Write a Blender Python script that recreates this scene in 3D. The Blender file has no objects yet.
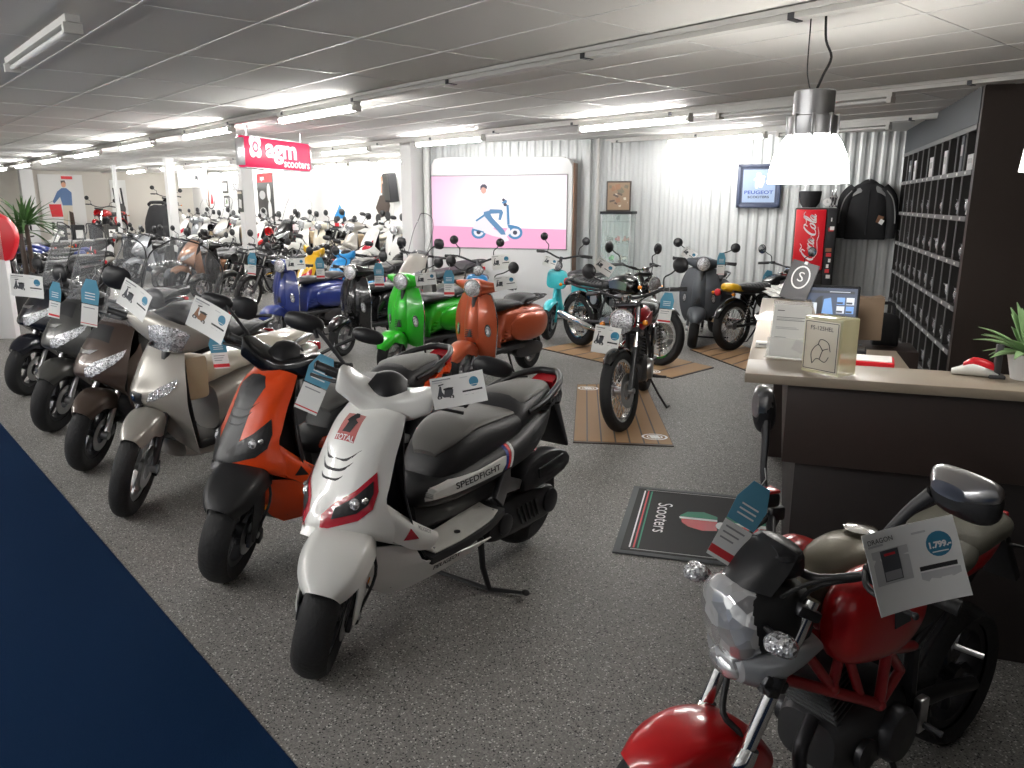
import bpy, bmesh, math, random
from mathutils import Matrix, Vector
from mathutils.bvhtree import BVHTree
R=math.radians; pi=math.pi
SC=bpy.context.scene; COL=SC.collection
Q=1.0                                    # detail factor for round shapes
def nn(n): return max(4,int(round(n*Q)))

# ---------------------------------------------------------------- materials
PAL={}
def mat(key,col,rough=.5,metal=0,coat=0,emit=None,es=1,bump=None,spec=.5,trans=0,ior=1.45,alpha=1):
    m=bpy.data.materials.new(key); m.use_nodes=True; nt=m.node_tree; b=nt.nodes['Principled BSDF']
    b.inputs['Base Color'].default_value=(*col,1); b.inputs['Roughness'].default_value=rough; b.inputs['Metallic'].default_value=metal
    b.inputs['Coat Weight'].default_value=coat; b.inputs['Coat Roughness'].default_value=.05; b.inputs['Specular IOR Level'].default_value=spec
    if trans: b.inputs['Transmission Weight'].default_value=trans; b.inputs['IOR'].default_value=ior
    if alpha<1: b.inputs['Alpha'].default_value=alpha
    if emit: b.inputs['Emission Color'].default_value=(*emit,1); b.inputs['Emission Strength'].default_value=es
    if bump:
        kind,scale,strength=bump
        tc=nt.nodes.new('ShaderNodeTexCoord')
        if kind=='noise': t=nt.nodes.new('ShaderNodeTexNoise'); t.inputs['Scale'].default_value=scale; out=t.outputs[0]
        elif kind=='voronoi': t=nt.nodes.new('ShaderNodeTexVoronoi'); t.inputs['Scale'].default_value=scale; out=t.outputs[0]
        else: t=nt.nodes.new('ShaderNodeTexWave'); t.inputs['Scale'].default_value=scale; t.inputs['Distortion'].default_value=3; out=t.outputs[1]
        nt.links.new(tc.outputs['Object'],t.inputs['Vector'])
        bp=nt.nodes.new('ShaderNodeBump'); bp.inputs['Strength'].default_value=strength; bp.inputs['Distance'].default_value=.01
        nt.links.new(out,bp.inputs['Height']); nt.links.new(bp.outputs[0],b.inputs['Normal'])
    PAL[key]=m; return m
def srgb(r,g,b): return tuple((c/255/12.92 if c<=10 else ((c/255+.055)/1.055)**2.4) for c in (r,g,b))
def paint(key,r,g,b,rough=.28,metal=0,coat=.6): return mat(key,srgb(r,g,b),rough,metal,coat)

# ---------------------------------------------------------------- curves
def cr(pts,n=4,closed=False):
    P=[tuple(p) for p in pts]; N=len(P)
    if N<3 and not closed: 
        return [tuple(a+(b-a)*k/n for a,b in zip(P[0],P[1])) for k in range(n+1)]
    out=[]; segs=N if closed else N-1
    for i in range(segs):
        p1=P[i]; p2=P[(i+1)%N]
        if closed: p0=P[i-1]; p3=P[(i+2)%N]
        else:
            p0=P[i-1] if i>0 else tuple(2*a-b for a,b in zip(p1,p2)); p3=P[i+2] if i+2<N else tuple(2*b-a for a,b in zip(p1,p2))
        for k in range(n):
            t=k/n; t2=t*t; t3=t2*t
            out.append(tuple(.5*((2*b)+(-a+c)*t+(2*a-5*b+4*c-d)*t2+(-a+3*b-3*c+d)*t3) for a,b,c,d in zip(p0,p1,p2,p3)))
    if not closed: out.append(P[-1])
    return out

class MB:
    def __init__(s): s.v=[]; s.f=[]; s.fm=[]; s.keys=[]; s.M=None
    def k(s,key):
        if key not in s.keys: s.keys.append(key)
        return s.keys.index(key)
    def add(s,vs,fs,key):
        b=len(s.v); mi=s.k(key)
        if s.M is not None: vs=[tuple(s.M@Vector(v)) for v in vs]
        s.v+= [tuple(v) for v in vs]; s.f+=[tuple(i+b for i in f) for f in fs]; s.fm+=[mi]*len(fs); return s
    def frombm(s,bm,key):
        bm.verts.index_update(); s.add([v.co[:] for v in bm.verts],[[v.index for v in f.verts] for f in bm.faces],key); bm.free(); return s
    def box(s,c,d,key,rot=None,bev=0):
        bm=bmesh.new(); bmesh.ops.create_cube(bm,size=1)
        for v in bm.verts: v.co=Vector((v.co.x*d[0],v.co.y*d[1],v.co.z*d[2]))
        if bev: bmesh.ops.bevel(bm,geom=bm.edges[:],offset=bev,segments=2 if Q>=1 else 1,affect='EDGES',profile=.5)
        M=Matrix.Translation(c)
        if rot is not None: M=M@(rot if isinstance(rot,Matrix) else Matrix.Rotation(rot[2],4,'Z')@Matrix.Rotation(rot[1],4,'Y')@Matrix.Rotation(rot[0],4,'X'))
        bm.transform(M); return s.frombm(bm,key)
    def rings(s,rs,key,capa=True,capb=True,closed=True):
        n=len(rs[0]); vs=[p for r in rs for p in r]; fs=[]
        for i in range(len(rs)-1):
            for j in range(n if closed else n-1):
                a=i*n+j; b=i*n+(j+1)%n; fs.append((a,b,b+n,a+n))
        if closed and capa: fs.append(tuple(reversed(range(n))))
        if closed and capb: fs.append(tuple(range((len(rs)-1)*n,len(rs)*n)))
        return s.add(vs,fs,key)
    def tube(s,pts,r,key,n=8,sm=0,cap=True,flat=1.0):
        n=nn(n)
        if sm: 
            rr=r if isinstance(r,(list,tuple)) else [r]*len(pts)
            q=cr([(*p,a) for p,a in zip(pts,rr)],sm); pts=[x[:3] for x in q]; r=[x[3] for x in q]
        else: r=list(r) if isinstance(r,(list,tuple)) else [r]*len(pts)
        P=[Vector(p) for p in pts]; rs=[]; u=None
        for i,p in enumerate(P):
            t=(P[min(i+1,len(P)-1)]-P[max(i-1,0)]).normalized()
            if u is None:
                u=Vector((0,0,1)) if abs(t.z)<.9 else Vector((1,0,0))
            u=(u-t*u.dot(t)).normalized(); w=t.cross(u)
            rs.append([tuple(p+(u*math.cos(2*pi*j/n)*flat+w*math.sin(2*pi*j/n))*r[i]) for j in range(n)])
        return s.rings(rs,key,cap,cap)
    def lathe(s,prof,c,key,axis='z',n=24,cap=True,a0=0,a1=2*pi):
        n=nn(n); rs=[]; full=abs(a1-a0-2*pi)<1e-6
        for r,h in prof:
            ring=[]
            for j in range(n if full else n+1):
                a=a0+(a1-a0)*j/n; x=r*math.cos(a); y=r*math.sin(a)
                p={'z':(x,y,h),'y':(x,h,-y) ,'x':(h,x,y)}[axis]
                ring.append((p[0]+c[0],p[1]+c[1],p[2]+c[2]))
            rs.append(ring)
        return s.rings(rs,key,cap and prof[0][0]>1e-5,cap and prof[-1][0]>1e-5,closed=full)
    def ell(s,c,r,key,n=16,m=10):
        n=nn(n); m=nn(m); rs=[]
        for i in range(m+1):
            a=-pi/2+pi*i/m
            rs.append([(c[0]+r[0]*math.cos(a)*math.cos(2*pi*j/n),c[1]+r[1]*math.cos(a)*math.sin(2*pi*j/n),c[2]+r[2]*math.sin(a)) for j in range(n)])
        return s.rings(rs,key,False,False)
    def loft(s,secs,key,n=20,sm=4,cap=True):
        """secs: (x, zbottom, ztop, halfwidth[, exponent[, shear[, y]]]) closed super-elliptic rings along x"""
        n=nn(n); q=cr([tuple(list(c)+[2.5,0,0][len(c)-4:]) for c in secs],max(1,int(sm*Q+.5))); rs=[]
        for x,zb,zt,hw,e,sh,yo in q:
            zc=(zb+zt)/2; hh=max((zt-zb)/2,1e-4); hw=max(hw,1e-4); ring=[]
            for j in range(n):
                a=2*pi*j/n; c=math.cos(a); d=math.sin(a)
                y=hw*math.copysign(abs(c)**(2/e),c); z=hh*math.copysign(abs(d)**(2/e),d)
                ring.append((x+sh*z,y+yo,zc+z))
            rs.append(ring)
        return s.rings(rs,key,cap,cap)
    def prism(s,out,y0,y1,key,bev=0,sm=0):
        """side outline (x,z) extruded from y0 to y1, rounded edges by inset"""
        o=cr(out,sm,closed=True) if sm else list(out)
        ar=sum(o[i-1][0]*o[i][1]-o[i][0]*o[i-1][1] for i in range(len(o)))
        if ar<0: o=o[::-1]
        N=len(o)
        def ins(d):
            r=[]
            for i in range(N):
                a=Vector(o[i-1]);b=Vector(o[i]);c=Vector(o[(i+1)%N]); e=(c-a)
                if e.length<1e-9: r.append(tuple(b)); continue
                e.normalize(); r.append((b.x-e.y*d,b.y+e.x*d))
            return r
        L=[(ins(bev),y0),(ins(bev*.3),y0+bev*.3),(o,y0+bev),(o,y1-bev),(ins(bev*.3),y1-bev*.3),(ins(bev),y1)] if bev else [(o,y0),(o,y1)]
        return s.rings([[(x,y,z) for x,z in ol] for ol,y in L],key)
    def surf(s,grid,key,nu=4,nv=4,mirror=False,thick=0,rim=None):
        """interpolated sheet through a grid of points; mirror completes it over y=0; thick gives it real thickness (inwards)"""
        nu=max(1,int(nu*Q+.5)); nv=max(1,int(nv*Q+.5))
        g=[list(r) for r in grid]
        if mirror: g=[[(p[0],-p[1],p[2]) for p in reversed(r[1:] if abs(r[0][1])<1e-6 else r)]+r for r in g]
        g=[cr(r,nv) for r in g]; cols=[cr([r[j] for r in g],nu) for j in range(len(g[0]))]
        U=len(cols[0]); V=len(cols); pt=[[cols[j][i] for j in range(V)] for i in range(U)]
        vs=[p for r in pt for p in r]; fs=[(i*V+j,i*V+j+1,(i+1)*V+j+1,(i+1)*V+j) for i in range(U-1) for j in range(V-1)]
        if not thick: return s.add(vs,fs,key)
        nr=[]
        for i in range(U):
            for j in range(V):
                a=Vector(pt[min(i+1,U-1)][j])-Vector(pt[max(i-1,0)][j]); b=Vector(pt[i][min(j+1,V-1)])-Vector(pt[i][max(j-1,0)])
                c=b.cross(a); nr.append(c.normalized() if c.length>1e-12 else Vector((0,0,0)))
        k=len(vs); vs2=[tuple(Vector(v)-n*thick) for v,n in zip(vs,nr)]
        f2=[tuple(i+k for i in reversed(f)) for f in fs]; rimf=[]
        bd=[j for j in range(V)]+[i*V+V-1 for i in range(1,U)]+[(U-1)*V+j for j in range(V-2,-1,-1)]+[i*V for i in range(U-2,0,-1)]
        for a,b in zip(bd,bd[1:]+bd[:1]): rimf.append((b,a,a+k,b+k))
        return s.add(vs+vs2,fs+f2+rimf,key)
    def poly(s,pts,key): return s.add(pts,[tuple(range(len(pts)))],key)
    def mirrored(s,fn):
        """run fn twice, second time mirrored over y=0"""
        fn(); b=len(s.v); nf=len(s.f); fn(); s.v[b:]=[(x,-y,z) for x,y,z in s.v[b:]]; s.f[nf:]=[tuple(reversed(f)) for f in s.f[nf:]]; return s
    def mesh(s,name,ang=38):
        me=bpy.data.meshes.new(name); me.from_pydata(s.v,[],s.f)
        for k in s.keys: me.materials.append(PAL[k])
        me.polygons.foreach_set('material_index',s.fm); me.polygons.foreach_set('use_smooth',[True]*len(s.f))
        me.update(); me.set_sharp_from_angle(angle=R(ang)); return me
    def bvh(s): return BVHTree.FromPolygons([Vector(v) for v in s.v],s.f)
    def build(s,name,parent=None,link=True,ang=38,loc=None,rot=None,M=None):
        o=bpy.data.objects.new(name,s.mesh(name,ang))
        if link: COL.objects.link(o)
        if parent: o.parent=parent
        if M is not None: o.matrix_local=M
        if loc: o.location=loc
        if rot: o.rotation_euler=rot
        return o

def decal(mb,bvh,outline,M,key,off=.001,cuts=2,reach=.4):
    """flat outline (u,v) laid on a panel: every point is dropped along M's -z onto the panel"""
    bm=bmesh.new(); vs=[bm.verts.new((u,v,0)) for u,v in outline]; bm.faces.new(vs)
    bmesh.ops.triangulate(bm,faces=bm.faces[:])
    for i in range(cuts): bmesh.ops.subdivide_edges(bm,edges=bm.edges[:],cuts=1,use_grid_fill=True)
    bmesh.ops.triangulate(bm,faces=bm.faces[:])
    drop(bm,bvh,M,off,reach); return mb.frombm(bm,key)
def drop(bm,bvh,M,off,reach):
    d=-(M.to_3x3()@Vector((0,0,1))).normalized(); miss=[]
    for v in bm.verts:
        p=M@v.co; h=bvh.ray_cast(p-d*reach,d,reach*2)
        if h[0] is None: miss.append(v); v.co=p; continue
        v.co=h[0]-d*off
    if miss and len(miss)<len(bm.verts):
        good=[v for v in bm.verts if v not in miss]
        for v in miss:
            g=min(good,key=lambda w:(w.co-v.co).length_squared); t=(v.co-g.co).dot(d); v.co=v.co-d*t
def text_bm(txt,size,align='CENTER',shear=0,space=1,bold=0,wid=1):
    cu=bpy.data.curves.new('t','FONT'); cu.body=txt; cu.size=size; cu.align_x=align; cu.align_y='CENTER'; cu.shear=shear; cu.space_character=space; cu.offset=bold; cu.resolution_u=3
    o=bpy.data.objects.new('t',cu); COL.objects.link(o); dg=bpy.context.evaluated_depsgraph_get(); me=bpy.data.meshes.new_from_object(o.evaluated_get(dg))
    bm=bmesh.new(); bm.from_mesh(me); bpy.data.objects.remove(o); bpy.data.meshes.remove(me); bpy.data.curves.remove(cu)
    if wid!=1:
        for v in bm.verts: v.co.x*=wid
    return bm
def text(mb,txt,size,M,key,bvh=None,off=.0012,thick=.0,reach=.4,**kw):
    bm=text_bm(txt,size,**kw)
    bmesh.ops.triangulate(bm,faces=bm.faces[:])
    if bvh is not None:
        for i in range(2):
            ed=[e for e in bm.edges if e.calc_length()>size*.3]
            if ed: bmesh.ops.subdivide_edges(bm,edges=ed,cuts=1); bmesh.ops.triangulate(bm,faces=bm.faces[:])
        drop(bm,bvh,M,off,reach)
    else:
        if thick: 
            r=bmesh.ops.extrude_face_region(bm,geom=bm.faces[:]); 
            for e in r['geom']:
                if isinstance(e,bmesh.types.BMVert): e.co.z+=thick
        bm.transform(M)
    return mb.frombm(bm,key)
def frame(o,u,v):
    """matrix with origin o, x axis u, y axis v"""
    u=Vector(u).normalized(); v=Vector(v); w=u.cross(v).normalized(); v=w.cross(u)
    return Matrix(((u.x,v.x,w.x,o[0]),(u.y,v.y,w.y,o[1]),(u.z,v.z,w.z,o[2]),(0,0,0,1)))

# ---------------------------------------------------------------- scene objects
def tag(o,label=None,cat=None,group=None,kind=None):
    if label: o['label']=label
    if cat: o['category']=cat
    if group: o['group']=group
    if kind: o['kind']=kind
    return o
def empty(name,loc=(0,0,0),rz=0,link=True):
    o=bpy.data.objects.new(name,None); o.empty_display_size=.1; o.location=loc; o.rotation_euler=(0,0,rz)
    if link: COL.objects.link(o)
    return o
def half(fn,sd):
    m=MB(); fn(m)
    if sd<0: m.v=[(x,-y,z) for x,y,z in m.v]; m.f=[tuple(reversed(f)) for f in m.f]
    return m
class Proto:
    """a kind of vehicle: parts kept unlinked, spawned as copies"""
    def __init__(s,name,head=None): s.name=name; s.parts=[]; s.head=head    # head = (pivot, axis)
    def part(s,name,mb,st=0,sub=None,label=None,ang=38,opt=None):
        o=mb.build(name,link=False,ang=ang); e={'n':name,'o':o,'st':st,'sub':[],'l':label,'opt':opt}
        if sub is None: s.parts.append(e)
        else: sub['sub'].append(e)
        return e
    def pair(s,name,fn,st=0,sub=None,label=None):
        """two parts of one name: fn(mb) draws the left one, the right one is its mirror image"""
        out=[]
        for sd in (1,-1):
            m=MB(); fn(m)
            if sd<0: m.v=[(x,-y,z) for x,y,z in m.v]; m.f=[tuple(reversed(f)) for f in m.f]
            out.append(s.part(name,m,st,sub,label))
        return out
    def spawn(s,loc,rz,label,cat,group=None,colors={},steer=0,scale=1,skip=(),tilt=0,opts=('right',)):
        root=empty(s.name,loc,rz); root.scale=(scale,)*3; tag(root,label,cat,group)
        if tilt: root.rotation_euler=(tilt,0,rz)
        H=Matrix.Identity(4)
        if s.head and steer:
            T=Matrix.Translation(s.head[0]); H=T@Matrix.Rotation(steer,4,Vector(s.head[1]))@T.inverted()
        def put(e,par,M):
            if e['n'] in skip or (e['opt'] and e['opt'] not in opts): return
            c=e['o'].copy(); COL.objects.link(c); c.parent=par; c.matrix_local=M
            if e['l']: c['label']=e['l']
            for sl in c.material_slots:
                k=sl.material.name
                if k in colors: m=PAL[colors[k]]; sl.link='OBJECT'; sl.material=m
            for q in e['sub']: put(q,c,Matrix.Identity(4))
        for e in s.parts: put(e,root,H if e['st'] else Matrix.Identity(4))
        return root

# the calibrated view of the showroom (metres): x along the back wall, y into the room
HC=1.65; F=775.0; PIT=math.atan(181/775); YAW=R(18.9)
E1=(-math.sin(R(60.3)),math.cos(R(60.3))); E2=(math.cos(R(60.3)),math.sin(R(60.3)))
def sq(s,q,z=0): return (s*E1[0]+q*E2[0],s*E1[1]+q*E2[1],z)
TUBE=58.0; LAMP=15.0; WORLD=.22; EXPO=1.0
# ---------------------------------------------------------------- palette
paint('white_paint',236,236,232); paint('orange_paint',226,72,14); paint('silver_paint',172,168,160,.32,.35); paint('brown_paint',78,64,56,.3,.3)
paint('gunmetal_paint',72,72,70,.3,.3); paint('ink_paint',22,24,34,.25,.2); paint('green_paint',40,178,34); paint('copper_paint',186,84,46,.35,.25); paint('blue_paint',36,52,120)
paint('black_paint',14,14,16,.22); paint('matt_grey_paint',72,76,82,.5,.2,.1); paint('matt_black_paint',28,28,30,.5,.1,.1); paint('turquoise_paint',70,200,210); paint('sky_paint',40,140,205)
paint('red_paint',196,18,24); paint('yellow_paint',216,170,30); paint('cream_paint',222,214,196); paint('pale_grey_paint',168,172,176,.3,.4); paint('deep_red_paint',150,22,30); paint('khaki_paint',112,106,90,.42,.3,.1); paint('rust_paint',150,110,84,.35,.4)
mat('tyre',(.012,.012,.013),.75,bump=('noise',70,.3)); mat('rubber',(.014,.014,.015),.6); mat('black_plastic',(.016,.016,.018),.42); mat('satin_black',(.022,.022,.024),.5,bump=('noise',400,.08)); mat('grey_plastic',(.08,.08,.085),.5)
mat('seat_vinyl',(.022,.022,.024),.48,bump=('noise',300,.15)); mat('seat_grey',(.15,.145,.135),.55,bump=('noise',300,.15)); mat('seat_tan',(.5,.38,.24),.5); mat('khaki_seat',(.12,.115,.09),.55,bump=('noise',300,.15))
mat('chrome',(.82,.82,.82),.1,1); mat('steel',(.55,.55,.56),.28,1); mat('alloy',(.42,.42,.43),.35,1); mat('dark_metal',(.06,.06,.065),.4,.8); mat('engine_metal',(.10,.10,.105),.45,.8)
def facet(key,sc,lo,hi):
    m=mat(key,(.8,.8,.8),.1,.6,coat=1); nt=m.node_tree; b=nt.nodes['Principled BSDF']; tc=nt.nodes.new('ShaderNodeTexCoord'); v=nt.nodes.new('ShaderNodeTexVoronoi'); v.inputs['Scale'].default_value=sc; r=nt.nodes.new('ShaderNodeValToRGB'); r.color_ramp.elements[0].color=(*lo,1); r.color_ramp.elements[0].position=.25; r.color_ramp.elements[1].color=(*hi,1); r.color_ramp.elements[1].position=.6; sp=nt.nodes.new('ShaderNodeSeparateColor'); bp=nt.nodes.new('ShaderNodeBump'); bp.inputs['Strength'].default_value=.5; bp.inputs['Distance'].default_value=.01
    nt.links.new(tc.outputs['Object'],v.inputs['Vector']); nt.links.new(v.outputs['Color'],sp.inputs[0]); nt.links.new(sp.outputs[0],r.inputs[0]); nt.links.new(r.outputs[0],b.inputs['Base Color']); nt.links.new(v.outputs[0],bp.inputs['Height']); nt.links.new(bp.outputs[0],b.inputs['Normal'])
facet('lens',120,(.34,.34,.36),(.85,.87,.9)); facet('lens_clear',26,(.5,.5,.52),(.88,.9,.92)); mat('reflector',(.7,.7,.7),.18,.9,bump=('voronoi',90,.6)); mat('amber',(.8,.25,.02),.2,coat=1); mat('red_lens',(.55,.02,.03),.2,coat=1); mat('red_trim',(.5,.02,.04),.25,coat=.6)
mat('mirror_glass',(.6,.62,.64),.05,1); mat('wind_glass',(.9,.92,.94),.05,0,trans=0,alpha=.07,coat=.6); mat('clear_plastic',(.93,.94,.93),.08,alpha=.28,coat=1)
mat('paper',(.82,.82,.80),.7); mat('ink',(.02,.02,.022),.6); mat('grey_ink',(.3,.3,.31),.7); mat('pale_ink',(.55,.55,.55),.7); mat('tag_gloss_blue',(.10,.32,.46),.45); mat('tag_blue',(.03,.2,.33),.5); mat('label_red',(.62,.03,.04),.5); mat('white_ink',(.85,.85,.85),.5); mat('blue_ink',(.03,.06,.3),.5); mat('photo_dark',(.07,.075,.085),.5)  # tag blue lightened: its gloss and bright lighting are put into the colour
mat('frame_red',(.4,.02,.025),.3,coat=.5); mat('stripe_green',(.02,.25,.14),.6); mat('brake_disc',(.5,.5,.5),.3,1)

# ---------------------------------------------------------------- shared vehicle bits
def axleM(x,z): return Matrix.Translation((x,0,z))
def tyre_mb(x,r,w,rim):
    m=MB(); k=(r-rim); p=[]
    for a in [-1.15,-.95,-.6,-.25,0,.25,.6,.95,1.15]:
        p.append((rim+k*.45+k*.55*math.cos(a*1.15) ,w/2*math.sin(a*1.2)/math.sin(1.15*1.2)*1.0))
    p=[(rim,-w*.36)]+p+[(rim,w*.36)]
    return m.lathe(p,(x,0,r),'tyre','y',36,cap=False)
def cast_rim(x,zc,rim,w,key,spokes=5,disc=True):
    m=MB(); 
    m.lathe([(rim*.86,-w*.36),(rim*1.0,-w*.38),(rim*1.02,-w*.3),(rim*.9,0),(rim*1.02,w*.3),(rim*1.0,w*.38),(rim*.86,w*.36),(rim*.84,0),(rim*.86,-w*.36)],(x,0,zc),key,'y',32,cap=False)
    m.lathe([(.0,-w*.42),(.035,-w*.42),(.04,-w*.2),(.04,w*.2),(.035,w*.42),(0,w*.42)],(x,0,zc),key,'y',14)
    for i in range(spokes):
        a=2*pi*i/spokes+.3; c,s_=math.cos(a),math.sin(a); rr=rim*.9
        m.tube([(x+c*.03,0,zc+s_*.03),(x+c*rr*.6,.008,zc+s_*rr*.6),(x+c*rr,0,zc+s_*rr)],[.024,.017,.024],key,6)
    return m
def disc_mb(x,zc,y,r):
    return MB().lathe([(r*.55,y-.002),(r,y-.002),(r,y+.002),(r*.55,y+.002),(r*.55,y-.002)],(x,0,zc),'brake_disc','y',28,cap=False)
def wire_rim(x,zc,rim,w,n=32,key='chrome'):
    m=MB(); m.lathe([(rim*.9,-w*.3),(rim*1.03,-w*.38),(rim*1.03,w*.38),(rim*.9,w*.3),(rim*.9,-w*.3)],(x,0,zc),key,'y',36,cap=False)
    m.lathe([(0,-.055),(.045,-.055),(.05,-.04),(.03,-.03),(.03,.03),(.05,.04),(.045,.055),(0,.055)],(x,0,zc),'alloy','y',16)
    for i in range(n):
        a=2*pi*i/n; b=a+(.45 if i%2 else -.45); sd=.042 if (i//2)%2 else -.042
        m.tube([(x+.045*math.cos(b),sd,zc+.045*math.sin(b)),(x+rim*.93*math.cos(a),0,zc+rim*.93*math.sin(a))],.0022,'chrome',4)
    return m
def mirror_round(y,base,top,r=.055):
    """stalk + round head; y sign gives side"""
    m=MB(); b=Vector(base); t=Vector(top)
    m.tube([b,b+Vector((-.02,0,.08)),(b+t)/2+Vector((0,0,.03)),t],.006,'black_plastic',8,sm=4)
    m.lathe([(0,.022),(r*.5,.018),(r*.9,.006),(r,-.004),(r*.95,-.012),(r*.9,-.013)],t,'black_plastic','x',24,cap=False)
    g=MB(); g.lathe([(r*.9,-.011),(0,-.0115)],t,'mirror_glass','x',24,cap=False)
    return m,g
def shrink(o,k,dx=0,dy=0):
    cx=sum(p[0] for p in o)/len(o); cy=sum(p[1] for p in o)/len(o)
    return [(cx+(x-cx)*k+dx,cy+(y-cy)*k+dy) for x,y in o]
def grips(m,x,y0,y1,z,dx=-.03,dz=0,r=.017):
    m.tube([(x,y0,z),(x+dx,y1,z+dz)],r,'rubber',12); m.ell((x+dx,y1,z+dz),(r*1.2,.012,r*1.2),'rubber',10,6)
def lever(m,x,y0,y1,z,dx=-.02):
    m.tube([(x+.02,y0,z),(x+.06,y0+(y1-y0)*.2,z-.005),(x+.055+dx*.6,y0+(y1-y0)*.6,z-.012),(x+.045+dx,y1,z-.015)],[.006,.008,.006,.007],'black_plastic',8,sm=3)
mat('foot_plate',srgb(232,230,224),.4,.3); 
def grad_badge():
    m=mat('badge_patch',(.5,.02,.03),.3,coat=.5); nt=m.node_tree; tc=nt.nodes.new('ShaderNodeTexCoord'); sx=nt.nodes.new('ShaderNodeSeparateXYZ'); rp=nt.nodes.new('ShaderNodeMapRange')
    rp.inputs[1].default_value=.82; rp.inputs[2].default_value=.915; mx=nt.nodes.new('ShaderNodeMix'); mx.data_type='RGBA'; mx.inputs[6].default_value=(.5,.02,.03,1); mx.inputs[7].default_value=(.55,.22,.2,1)
    nt.links.new(tc.outputs['Object'],sx.inputs[0]); nt.links.new(sx.outputs[2],rp.inputs[0]); nt.links.new(rp.outputs[0],mx.inputs[0]); nt.links.new(mx.outputs[2],nt.nodes['Principled BSDF'].inputs['Base Color'])
grad_badge()

for k in ('fender_paint','cowl_paint','nose_paint'): paint(k,236,236,232)
mat('tail_paint',(.022,.022,.024),.5)
mat('tank_stripe',(.55,.55,.56),.28,1)
paint('tank_paint',14,14,16,.22); paint('hump_paint',14,14,16,.22)
paint('body_paint',186,84,46,.32,.2)
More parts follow.
